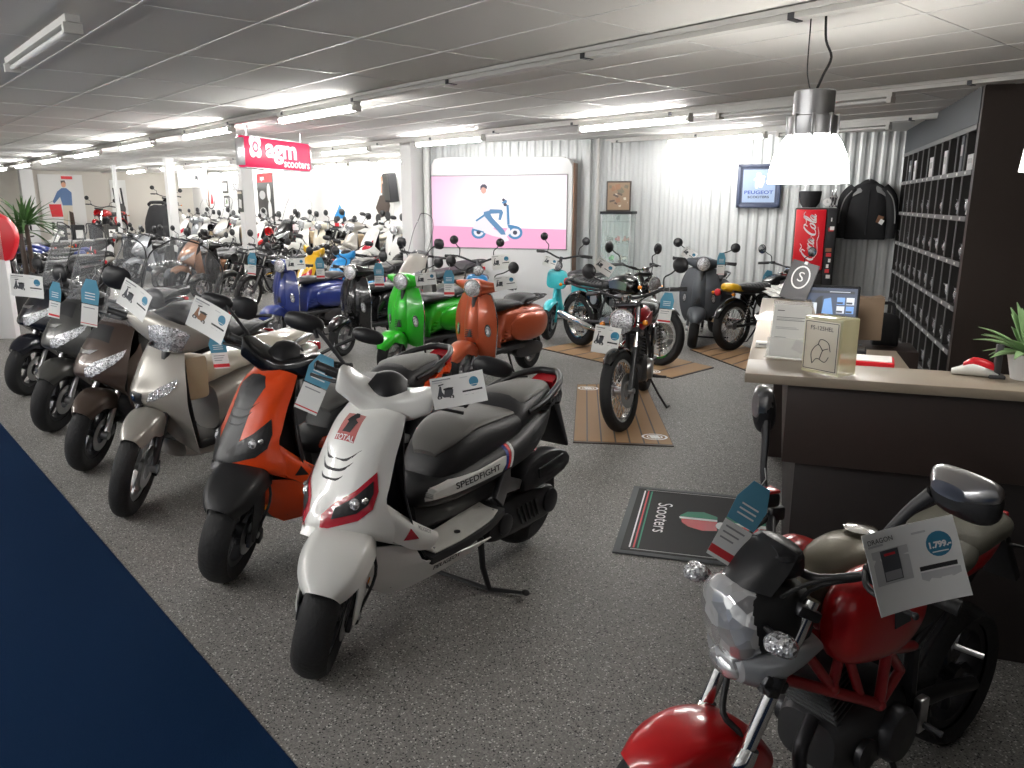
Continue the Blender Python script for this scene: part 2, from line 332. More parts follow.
# ---------------------------------------------------------------- sharp-nosed sport scooter
def sport_proto():
    P=Proto('sport_scooter',((.43,0,.6),(-.42,0,.9)))
    X=.655; Rw=.248
    # front end, turns with the bars
    e=P.part('front_wheel',cast_rim(X,Rw,.165,.12,'dark_metal'),1); P.part('tyre',tyre_mb(X,Rw,.132,.165),1,e); P.part('brake_disc',disc_mb(X,Rw,.075,.1),1,e)
    m=MB()   # fender: domed cap and two blades down the fork
    g=[]
    for a,w in [(150,.05),(130,.085),(110,.104),(90,.112),(72,.108),(58,.095),(48,.075),(42,.055)]:
        r=Rw+.045+(.03 if 40<a<130 else .012); c,s_=math.cos(R(a)),math.sin(R(a))
        g.append([(X+r*c,0,Rw+r*s_),(X+(r-.004)*c,w*.5,Rw+(r-.004)*s_),(X+(r-.018)*c,w*.88,Rw+(r-.018)*s_),(X+(r-.08)*c,w*1.1,Rw+(r-.08)*s_)])
    m.surf(g,'fender_paint',3,3,True,.005)
    def blade(): m.surf([[(X+.05,.088,.46),(X-.01,.10,.47),(X-.08,.088,.47)],[(X+.065,.098,.38),(X+.0,.112,.36),(X-.06,.1,.36)],[(X+.06,.10,.30),(X+.02,.112,.27),(X-.03,.1,.27)],[(X+.035,.098,.235),(X+.02,.104,.22),(X-.005,.098,.225)]],'fender_paint',3,3,False,.006)
    m.mirrored(blade); P.part('front_fender',m,1)
    m=MB()
    def leg():
        m.tube([(X-.17,.075,.58),(X-.03,.083,.30),(X+.0,.083,.235)],[.022,.024,.022],'black_plastic',12); m.box((X+.015,.092,.235),(.07,.022,.075),'dark_metal',bev=.008); m.lathe([(0,.105),(.016,.105),(.016,.118),(0,.118)],(X,0,Rw),'steel','y',10)
        m.box((X-.06,.10,.21),(.05,.03,.07),'black_plastic',(0,.3,0),.008)
    m.mirrored(leg); m.tube([(X-.17,-.08,.58),(X-.17,.08,.58)],.028,'black_plastic',10); m.tube([(X-.17,0,.56),(X-.30,0,.86)],.03,'black_plastic',10); m.tube([(X-.1,.09,.5),(X-.02,.14,.42),(X+.02,.11,.26)],.006,'rubber',6,sm=4)
    P.part('front_fork',m,1)
    P.pair('side_reflector',lambda m:m.ell((X-.05,.118,.37),(.02,.004,.012),'amber',10,6),1)
    # handlebar cowl, sections across the bike
    m=MB(); m.M=Matrix(((0,1,0,.30),(1,0,0,0),(0,0,1,0),(0,0,0,1)))
    secs=[(-.185,.985,1.06,.016,4,0,.05),(-.178,.97,1.068,.035,4,0,.045),(-.145,.95,1.055,.055,4,-.1,.03),(-.105,.925,1.03,.07,4,-.2,.015),(-.055,.905,1.01,.082,4,-.3,0),(0,.89,1.0,.088,4,-.35,0)]
    secs=secs+[(-a,b,c,d,f,g_,h_) for a,b,c,d,f,g_,h_ in secs[-2::-1]]
    m.loft(secs,'cowl_paint',28,4); P.part('handlebar_cowl',m,1)
    m=MB(); m.surf([[(.375,0,.965),(.37,.035,.962),(.35,.07,.962)],[(.36,0,1.01),(.35,.04,1.005),(.325,.08,1.0)],[(.31,0,1.055),(.30,.035,1.05),(.285,.065,1.035)],[(.25,0,1.065),(.25,.03,1.06),(.25,.058,1.045)],[(.19,0,1.02),(.19,.03,1.02),(.19,.055,1.01)]],'black_plastic',4,4,True,.006)
    P.part('instrument_visor',m,1)
    m=MB()
    m.mirrored(lambda:(grips(m,.27,.17,.30,1.0,-.05),lever(m,.27,.16,.30,1.0))); m.tube([(.27,-.25,1.0),(.26,0,.97),(.27,.25,1.0)],.012,'black_plastic',10)
    m.mirrored(lambda:m.box((.275,.165,1.0),(.045,.05,.04),'black_plastic',bev=.008)); P.part('handlebar',m,1)
    for sd in (1,-1):
        m=MB(); m.tube([(.32,sd*.15,1.04),(.31,sd*.22,1.10),(.285,sd*.31,1.165)],.008,'black_plastic',8,sm=3)
        z0=1.185 if sd>0 else 1.17
        if sd<0: m.tube([(.29,-.30,1.13),(.28,-.33,1.17)],.008,'black_plastic',8)
        m.loft([(.25,z0-.012,z0+.012,.025,2.5,0,sd*.36),(.262,z0-.034,z0+.036,.075,2.7,0,sd*.365),(.285,z0-.03,z0+.034,.065,2.4,0,sd*.365),(.30,z0-.01,z0+.012,.018,2.2,0,sd*.36)],'black_plastic',18,3); P.part('mirror',m,1)
    # nose panel
    G=[[(.365,0,.945),(.36,.07,.942),(.345,.12,.935),(.325,.15,.92)],
       [(.44,0,.908),(.432,.075,.90),(.405,.13,.885),(.365,.165,.862)],
       [(.50,0,.838),(.488,.08,.828),(.46,.135,.81),(.408,.17,.79)],
       [(.558,0,.745),(.543,.08,.738),(.512,.14,.722),(.455,.182,.70)],
       [(.612,0,.66),(.592,.085,.653),(.552,.15,.645),(.485,.19,.635)],
       [(.66,0,.595),(.622,.09,.583),(.545,.165,.555),(.465,.208,.535)],
       [(.668,0,.565),(.624,.085,.552),(.55,.142,.52),(.46,.19,.48)],
       [(.60,0,.55),(.56,.07,.535),(.50,.13,.495),(.42,.19,.455)]]
    m=MB(); m.surf(G,'white_paint',4,4,True,.006); bv=m.bvh()
    def wing(m):
        m.surf([[(.485,.178,.635),(.42,.182,.575),(.34,.195,.51),(.24,.212,.44)],[(.475,.19,.585),(.41,.21,.535),(.34,.222,.48),(.245,.22,.428)],[(.465,.195,.535),(.40,.215,.485),(.34,.224,.445),(.255,.219,.41)],[(.46,.19,.48),(.41,.202,.445),(.36,.21,.415),(.28,.208,.388)]],'white_paint',3,3,False,.006)
    kb=len(m.v); bw=None; mm=[m]; P.part('front_panel',m); P.pair('side_wing',wing); mw=MB(); wing(mw); bw=mw.bvh()
    m=MB(); decal(m,bv,[(-.07,-.20),(-.035,-.30),(.035,-.30),(.07,-.20),(.062,.0),(.085,.12),(.05,.17),(-.05,.17),(-.085,.12),(-.062,.0)],frame((.53,0,.79),(0,1,0),(-.6,0,.8)),'nose_paint',.0012,4); P.part('nose_strip',m)
    # headlamps
    Mh=frame((.60,.105,.655),(-.64,.74,.16),(-.2,.05,1)); o=[(-.11,-.075),(-.095,-.025),(-.04,.008),(.04,.035),(.125,.082),(.118,.015),(.088,-.042),(.03,-.07)]
    hl=P.pair('headlight',lambda m:decal(m,bv,o,Mh,'red_trim',.003,4)); lens_in=[(-.062,-.045),(-.045,-.012),(.03,.014),(.108,.055),(.1,.012),(.074,-.022),(.03,-.042)]
    L=Vector(bv.ray_cast(Mh@Vector((.03,-.012,.3)),-(Mh.to_3x3()@Vector((0,0,1))))[0])-.006*(Mh.to_3x3()@Vector((0,0,1)))
    def bulb(m): decal(m,bv,lens_in,Mh,'black_plastic',.006,4); m.ell(L,(.022,.022,.024),'lens',14,10); m.ell(L+Vector((-.02,.03,.012)),(.016,.012,.014),'reflector',10,8)
    [ (P.part('lens',q,0,e)) for e,q in zip(hl,[half(bulb,1),half(bulb,-1)])]
    m=MB()   # louvres
    for i,(x,z) in enumerate([(.522,.80),(.543,.768),(.562,.736)]):
        w=.085-.006*i; m.surf([[(x+.012,0,z-.012),(x+.004,w*.55,z-.008),(x-.03,w,z+.022)],[(x+.016,0,z-.022),(x+.008,w*.55,z-.018),(x-.022,w*.9,z+.008)]],'black_plastic',2,4,True,.006)
    P.part('louvre',m)
    Mf=frame((.46,0,.885),(0,1,0),(-.75,0,.66)); m=MB()
    decal(m,bv,[(-.05,-.058),(.05,-.058),(.044,.055),(-.044,.055)],Mf,'badge_patch',.0018,3)
    text(m,'TOTAL',.03,frame((.49,0,.848),(0,1,0),(-.75,0,.66)),'white_ink',bv,.003,bold=.0005)
    lion=[(a*1.3,b*1.3) for a,b in [(-.018,-.03),(-.010,-.03),(-.006,-.016),(.002,-.014),(.006,-.03),(.014,-.03),(.010,-.01),(.014,.0),(.020,-.004),(.024,.004),(.014,.01),(.010,.014),(.018,.022),(.010,.034),(-.002,.034),(-.008,.024),(-.006,.012),(-.016,.014),(-.020,.006),(-.010,.002),(-.012,-.012)]]
    decal(m,bv,lion,frame((.45,0,.895),(0,1,0),(-.75,0,.66)),'ink',.003,1)
    P.part('badge',m)
    # red triangle and small lettering on the wing
    m=MB(); Mw=frame((.41,.3,.495),(-.95,.28,0),(0,0,1))
    P.pair('side_marking',lambda m:decal(m,bw,[(-.04,-.02),(.028,-.03),(-.008,.022)],Mw,'red_trim',.0025,2))
    text(m,'PEUGEOT',.018,frame((.33,.3,.49),(-.8,.2,-.5),(-.5,0,.85)),'ink',bw,.003); P.part('lettering',m)
    # inner leg shield, tunnel
    m=MB(); m.surf([[(.345,0,.90),(.33,.08,.90),(.318,.145,.912)],[(.335,0,.78),(.335,.10,.78),(.37,.178,.78)],[(.31,0,.62),(.31,.11,.62),(.385,.2,.62)],[(.28,0,.48),(.28,.12,.47),(.36,.22,.47)],[(.25,0,.36),(.25,.12,.36),(.30,.21,.36)]],'black_plastic',3,3,True,.005)
    m.box((.30,0,.62),(.06,.18,.25),'black_plastic',(0,.12,0),.02); m.lathe([(0,.0),(.028,0),(.03,.006),(0,.008)],(.27,-.07,.70),'steel','x',14); P.part('leg_shield',m)
    m=MB(); m.loft([(.50,.28,.50,.10,3),(.42,.22,.48,.15,3),(.28,.22,.38,.17,3),(0,.23,.36,.17,3),(-.2,.25,.40,.16,3)],'black_plastic',20,3); P.part('belly_pan',m)
    m=MB()
    def belly(m): m.surf([[(.56,.10,.46),(.50,.14,.46),(.42,.175,.445),(.34,.195,.40)],[(.545,.11,.39),(.47,.15,.375),(.38,.185,.36),(.30,.21,.345)],[(.50,.10,.29),(.40,.15,.29),(.25,.205,.315),(.12,.228,.322)],[(.42,.10,.225),(.30,.15,.235),(.10,.205,.272),(-.10,.222,.30)]],'white_paint',3,3,False,.006)
    m=MB(); belly(m); bb=m.bvh(); P.pair('lower_fairing',belly)
    m=MB(); text(m,'PEUGEOT',.032,frame((.19,.3,.298),(-1,.1,.13),(0,0,1)),'ink',bb,.002,bold=.0008); P.part('lettering',m)
    m=MB()
    def floor(m): m.surf([[(.30,.085,.372),(.29,.15,.36),(.28,.225,.352)],[(.1,.085,.372),(.1,.15,.362),(.1,.235,.352)],[(-.08,.085,.385),(-.08,.15,.375),(-.09,.235,.366)],[(-.20,.10,.41),(-.20,.15,.40),(-.21,.22,.39)]],'black_plastic',3,3,False,.03)
    P.pair('floorboard',floor)
    m=MB()
    def plate(m):
        m.surf([[(.27,.09,.378),(.26,.15,.368),(.25,.214,.360)],[(.1,.09,.378),(.1,.15,.368),(.1,.222,.360)],[(-.08,.09,.391),(-.08,.15,.381),(-.09,.222,.374)],[(-.17,.11,.41),(-.17,.15,.40),(-.18,.205,.392)]],'foot_plate',3,3,False,.004)
        m.lathe([(0,0),(.014,0),(.014,.004),(0,.004)],(.06,.17,.367),'ink','z',10)
        for a in [(.24,.20),(.24,.10),(-.15,.125),(-.16,.195)]: m.ell((a[0],a[1],.374 if a[0]>0 else .398),(.006,.006,.003),'steel',8,4)
    P.pair('foot_plate',plate)
    # body and seat
    m=MB(); m.loft([(.20,.36,.52,.07,3),(.10,.36,.55,.09,3),(-.1,.36,.58,.11,3),(-.3,.37,.6,.12,3),(-.45,.42,.6,.10,3)],'satin_black',16,3); kb=len(m.v); m.loft([(.21,.50,.545,.05,3),(.17,.485,.58,.115,3),(.05,.475,.615,.16,3),(-.15,.485,.645,.185,3),(-.35,.505,.68,.195,3),(-.55,.54,.73,.18,3),(-.72,.64,.765,.125,2.6),(-.86,.73,.79,.055,2.4)],'satin_black',24,4); bs=m.bvh(); P.part('side_body',m)
    m=MB(); 
    Ms=frame((-.03,.5,.568),(-1,.0,.06),(0,0,1))
    def band(m): decal(m,bs,[(-.215,-.03),(-.1,-.03),(.05,-.03),(.20,-.03),(.255,.03),(.215,.035),(.05,.024),(-.1,.03),(-.215,.012)],Ms,'white_paint',.004,5)
    e=P.pair('side_stripe',band)[0]; 
    m=MB(); text(m,'SPEEDFIGHT',.036,frame((-.08,.5,.569),(-1,0,.06),(0.2,0,1)),'ink',bs,.0065,wid=1.35,bold=.0006)
    P.part('lettering',m,0,e); P.pair('stripe_marking',lambda m:[decal(m,bs,[(a,-.028),(a+.016,-.028),(a+.05,.075),(a+.034,.075)],Ms,k,.0055,3) for a,k in [(.215,'blue_ink'),(.233,'label_red'),(.251,'white_ink')]])
    m=MB(); m.loft([(.115,.545,.575,.05,2.2),(.085,.54,.64,.105,2.5),(.0,.55,.735,.145,2.6),(-.12,.58,.785,.165,2.6),(-.28,.61,.785,.17,2.6),(-.42,.64,.78,.165,2.6)],'seat_vinyl',24,4)
    m.loft([(-.36,.66,.74,.14,2.6),(-.42,.65,.79,.16,2.6),(-.48,.66,.825,.165,2.5),(-.60,.69,.84,.15,2.5),(-.74,.73,.838,.115,2.4),(-.83,.765,.825,.05,2.2)],'seat_vinyl',24,4); P.part('seat',m)
    m=MB(); m.loft([(.06,.66,.690,.06,2.2),(.0,.70,.7405,.115,2.4),(-.12,.74,.791,.14,2.4),(-.28,.75,.791,.145,2.4),(-.40,.75,.785,.14,2.4)],'seat_grey',20,4)
    m.loft([(-.44,.76,.80,.10,2.2),(-.50,.78,.832,.14,2.4),(-.60,.79,.846,.128,2.4),(-.74,.80,.843,.095,2.4),(-.81,.80,.83,.04,2.2)],'seat_grey',20,4); P.part('seat_cover',m)
    m=MB(); m.tube([(-.48,.165,.76),(-.60,.175,.79),(-.78,.14,.835),(-.90,.06,.855),(-.91,0,.857),(-.90,-.06,.855),(-.78,-.14,.835),(-.60,-.175,.79),(-.48,-.165,.76)],[.012,.016,.016,.018,.018,.018,.016,.016,.012],'black_plastic',10,sm=4); P.part('grab_rail',m)
    m=MB(); m.prism([(-.84,.82),(-.925,.845),(-.90,.755),(-.86,.74)],-.065,.065,'red_lens',.008); P.part('tail_light',m)
    m=MB(); m.prism([(-.80,.74),(-.86,.745),(-.97,.47),(-.955,.46)],-.09,.09,'black_plastic',.006); P.part('mudguard_flap',m)
    P.pair('tail_panel',lambda m:decal(m,bs,[(-.22,-.05),(.0,-.07),(.20,.0),(.22,.045),(.10,.05),(-.1,.02)],frame((-.62,.5,.70),(-1,0,.3),(.3,0,1)),'tail_paint',.004,4))
    # rear wheel, engine, suspension
    e=P.part('rear_wheel',cast_rim(-X,.268,.165,.12,'dark_metal')); tm=tyre_mb(-X,.248,.132,.165); tm.v=[(x,y,z+.02) for x,y,z in tm.v]; P.part('tyre',tm,0,e)
    m=MB(); m.loft([(-.15,.24,.40,.10,3),(-.28,.21,.42,.13,3),(-.45,.22,.42,.12,3),(-.55,.24,.36,.08,3)],'engine_metal',16,3)
    m.prism([(-.18,.25),(-.24,.20),(-.55,.185),(-.70,.19),(-.76,.25),(-.72,.33),(-.55,.36),(-.3,.37)],.085,.155,'black_plastic',.02,2)
    for i,(x,z,r) in enumerate([(-.68,.265,.06),(-.3,.27,.05)]): m.lathe([(r,.15),(r,.166),(r*.8,.172),(0,.172)],(x,0,z),'dark_metal','y',20)
    for i in range(5): m.box((-.42-.035*i,.157,.27),(.012,.012,.10),'dark_metal',(0,.4,0),.003)
    P.part('engine',m)
    m=MB(); m.prism([(-.40,.40),(-.44,.52),(-.62,.545),(-.78,.50),(-.80,.43),(-.66,.39)],.10,.20,'black_plastic',.02,2); m.box((-.62,.203,.47),(.22,.012,.05),'dark_metal',(0,.1,0),.005); P.part('air_filter_box',m)
    m=MB(); m.prism([(-.30,.27),(-.38,.22),(-.62,.26),(-.86,.36),(-.87,.44),(-.80,.45),(-.55,.36),(-.36,.33)],-.20,-.12,'dark_metal',.02,2); P.part('exhaust',m)
    m=MB(); pts=[]
    for i in range(90): a=i*2*pi/10; t=i/89; pts.append((-.60+.09*t+.026*math.cos(a),.13+.026*math.sin(a),.43+.22*t))
    m.tube(pts,.005,'red_trim',6); m.tube([(-.61,.13,.40),(-.50,.13,.68)],.011,'steel',10); P.part('rear_shock',m)
    m=MB()
    m.tube([(-.12,.12,.26),(-.15,.13,.25),(-.14,.15,.12),(-.16,.17,.012)],[.012,.016,.014,.012],'black_plastic',8); m.tube([(-.12,-.12,.26),(-.14,-.15,.12),(-.16,-.17,.012)],.014,'black_plastic',8); m.tube([(-.16,-.17,.012),(-.16,.17,.012)],.010,'black_plastic',8); m.tube([(-.16,.17,.012),(-.20,.30,.018),(-.19,.34,.03)],[.010,.009,.009],'black_plastic',8,sm=3); m.ell((-.19,.345,.035),(.014,.02,.014),'rubber',10,6)
    P.part('centre_stand',m)
    m=MB()   # alloy swing bracket beside the floorboard
    m.prism([(-.20,.43),(-.27,.55),(-.31,.56),(-.31,.50),(-.40,.46),(-.38,.42),(-.28,.43),(-.25,.38)],.15,.185,'alloy',.008); P.part('footrest',m)
    return P
# ---------------------------------------------------------------- round-bodied retro scooter
def retro_proto(name='retro_scooter'):
    P=Proto(name,((.40,0,.6),(-.40,0,.9)))
    X=.62; Rw=.222
    e=P.part('front_wheel',cast_rim(X,Rw,.14,.1,'alloy'),1); P.part('tyre',tyre_mb(X,Rw,.11,.14),1,e)
    m=MB(); g=[]
    for a,w in [(165,.055),(140,.085),(110,.10),(85,.102),(60,.092),(40,.07),(25,.04)]:
        r=Rw+.035; c,s_=math.cos(R(a)),math.sin(R(a)); dd=.12 if 60<a<150 else .07
        g.append([(X+r*c,0,Rw+r*s_),(X+(r-.008)*c,w*.55,Rw+(r-.008)*s_),(X+(r-.035)*c,w*.92,Rw+(r-.035)*s_),(X+(r-dd)*c,w,Rw+(r-dd)*s_)])
    m.surf(g,'body_paint',3,3,True,.005); P.part('front_fender',m,1)
    m=MB(); m.tube([(X-.14,0,.50),(.40,0,.92)],.028,'black_plastic',10)
    def leg(): m.tube([(X-.12,.06,.45),(X-.05,.085,.32),(X,.085,Rw)],.016,'dark_metal',8); m.lathe([(0,.07),(.03,.07),(.03,.1),(0,.1)],(X,0,Rw),'steel','y',12)
    m.mirrored(leg); P.part('front_fork',m,1)
    # cowl with headlamp, sections across the bike
    m=MB(); m.M=Matrix(((0,1,0,.38),(1,0,0,0),(0,0,1,0),(0,0,0,1)))
    secs=[(-.25,.955,1.0,.022,2.2,0,-.07),(-.2,.94,1.01,.03,2.3,0,-.05),(-.12,.91,1.02,.055,2.3,0,-.02),(-.05,.885,1.04,.085,2.3,0,.01),(0,.88,1.045,.09,2.3,0,.015)]
    secs=secs+[(-a,b,c,d,f,g_,h_) for a,b,c,d,f,g_,h_ in secs[-2::-1]]
    m.loft(secs,'body_paint',18,3); m.M=None
    m.lathe([(.078,-.06),(.088,-.01),(.082,.02)],(.455,0,.962),'body_paint','x',24,cap=False); P.part('handlebar_cowl',m,1)
    m=MB(); m.lathe([(.082,.012),(.086,.024),(.076,.03),(.074,.022)],(.455,0,.962),'chrome','x',24,cap=False); m.lathe([(.075,.024),(.05,.04),(0,.047)],(.455,0,.962),'lens','x',24,cap=False); P.part('headlight',m,1)
    P.pair('handlebar_grip',lambda m:(grips(m,.315,.24,.36,.985,-.03),lever(m,.31,.24,.36,.985)),1)
    for sd in (1,-1):
        a,b=mirror_round(sd,(.34,sd*.16,1.0),(.30,sd*.33,1.17)); e=P.part('mirror',a,1); P.part('mirror_glass',b,1,e)
    G=[[(.385,0,.91),(.375,.09,.908),(.345,.16,.89)],[(.425,0,.78),(.408,.11,.775),(.36,.215,.76)],[(.45,0,.65),(.428,.12,.645),(.365,.238,.62)],[(.455,0,.52),(.432,.12,.50),(.365,.228,.47)],[(.445,0,.40),(.415,.11,.37),(.34,.20,.34)],[(.40,0,.33),(.37,.10,.29),(.30,.17,.27)]]
    m=MB(); m.surf(G,'body_paint',4,4,True,.006); bv=m.bvh(); P.part('leg_shield',m)
    m=MB(); m.surf([[(.405,0,.912),(.39,.05,.905),(.372,.062,.90)],[(.452,0,.78),(.43,.058,.78),(.41,.072,.78)],[(.485,0,.64),(.455,.066,.64),(.425,.082,.64)],[(.492,0,.50),(.46,.068,.50),(.425,.085,.50)],[(.462,0,.435),(.44,.06,.43),(.42,.075,.43)]],'body_paint',3,3,True,.004); bh=m.bvh(); P.part('horn_cover',m)
    m=MB()
    for i in range(5): m.box((.492-.0*i,0,.50+.017*i),(.012,.09-.004*i,.006),'black_plastic',bev=.002)
    P.part('grille',m)
    Mi=frame((.42,.17,.56),(-.2,.9,.35),(-.1,-.3,1)); 
    for sd in (1,-1):
        m=MB(); o=[(.03*math.cos(t)+.012*math.sin(t),.058*math.sin(t)) for t in [2*pi*i/14 for i in range(14)]]
        decal(m,bv,o,Mi,'chrome',.006,2); decal(m,bv,shrink(o,.72),Mi,'lens',.009,2)
        if sd<0: m.v=[(x,-y,z) for x,y,z in m.v]; m.f=[tuple(reversed(f)) for f in m.f]
        P.part('turn_signal',m)
    m=MB(); edge=[r[-1] for r in G]; m.mirrored(lambda:m.tube([(x-.004,y+.004,z) for x,y,z in edge],.006,'chrome',6,sm=3)); m.tube([(.345,.16,.893),(.385,.09,.916),(.392,0,.918),(.385,-.09,.916),(.345,-.16,.893)],.006,'chrome',6,sm=3); P.part('trim_strip',m)
    m=MB(); m.surf([[(.33,0,.89),(.33,.1,.88)],[(.33,0,.6),(.335,.18,.6)],[(.29,0,.36),(.30,.16,.36)]],'black_plastic',3,3,True,.004); m.box((.30,0,.66),(.09,.24,.18),'black_plastic',bev=.025)
    m.box((.04,0,.33),(.56,.38,.05),'black_plastic',bev=.015); P.part('floorboard',m)
    m=MB(); m.loft([(.16,.28,.36,.15,3),(.10,.34,.56,.12,3),(.02,.36,.70,.15,3),(-.2,.38,.73,.185,2.8),(-.45,.42,.73,.20,2.6),(-.66,.47,.70,.165,2.5),(-.80,.54,.655,.08,2.3),(-.83,.57,.63,.03,2.2)],'body_paint',24,4)
    P.part('rear_body',m)
    P.pair('side_cowl',lambda m:m.loft([(-.02,.46,.56,.01,2.2,0,.155),(-.1,.40,.63,.045,2.4,0,.165),(-.28,.37,.665,.085,2.5,0,.17),(-.5,.38,.66,.095,2.5,0,.165),(-.68,.43,.63,.07,2.4,0,.13),(-.77,.50,.60,.02,2.2,0,.10)],'body_paint',20,3))
    def vents(m):
        for i in range(4): m.box((.085-.016*i,.128+.006*i,.41+.03*i),(.05,.03,.012),'body_paint',(0,0,-.2),.004)
    P.pair('side_vent',vents)
    m=MB(); m.loft([(.13,.70,.735,.06,2.3),(.08,.69,.785,.12,2.5),(-.04,.70,.80,.15,2.5),(-.18,.71,.79,.155,2.5),(-.26,.71,.77,.14,2.4),(-.31,.72,.79,.13,2.4),(-.38,.715,.825,.15,2.5),(-.55,.72,.825,.13,2.5),(-.66,.72,.80,.07,2.3)],'seat_vinyl',20,4)
    P.part('seat',m)
    m=MB(); m.tube([(-.30,.17,.74),(-.5,.165,.765),(-.72,.13,.775),(-.78,0,.78),(-.72,-.13,.775),(-.5,-.165,.765),(-.30,-.17,.74)],.010,'black_plastic',8,sm=3); m.tube([(-.62,.1,.77),(-.86,.08,.775),(-.88,0,.775),(-.86,-.08,.775),(-.62,-.1,.77)],.008,'black_plastic',8,sm=3)
    for y in (-.04,0,.04): m.tube([(-.7,y,.775),(-.875,y,.775)],.006,'black_plastic',6)
    P.part('luggage_rack',m)
    m=MB(); m.box((-.825,0,.615),(.03,.11,.06),'red_lens',bev=.012); P.part('tail_light',m)
    e=P.part('rear_wheel',cast_rim(-.60,Rw,.14,.1,'alloy')); P.part('tyre',tyre_mb(-.60,Rw,.115,.14),0,e)
    m=MB(); m.loft([(-.1,.24,.38,.08,3),(-.3,.2,.36,.10,3),(-.5,.2,.34,.09,3)],'engine_metal',14,2); m.prism([(-.15,.25),(-.25,.19),(-.55,.175),(-.68,.2),(-.68,.29),(-.5,.33),(-.25,.34)],.07,.14,'engine_metal',.015,2); m.mirrored(lambda:m.tube([(-.58,.1,.3),(-.56,.11,.46)],.022,'dark_metal',8))
    m.prism([(-.28,.24),(-.4,.2),(-.78,.27),(-.82,.35),(-.75,.37),(-.45,.31)],-.17,-.10,'dark_metal',.015,2); P.part('engine',m)
    m=MB(); m.tube([(-.05,.1,.27),(-.1,.12,.1),(-.13,.15,.012),(-.13,-.15,.012),(-.1,-.12,.1),(-.05,-.1,.27)],.011,'black_plastic',8); m.tube([(-.13,.15,.012),(-.17,.26,.02)],.009,'black_plastic',6); P.part('centre_stand',m)
    return P

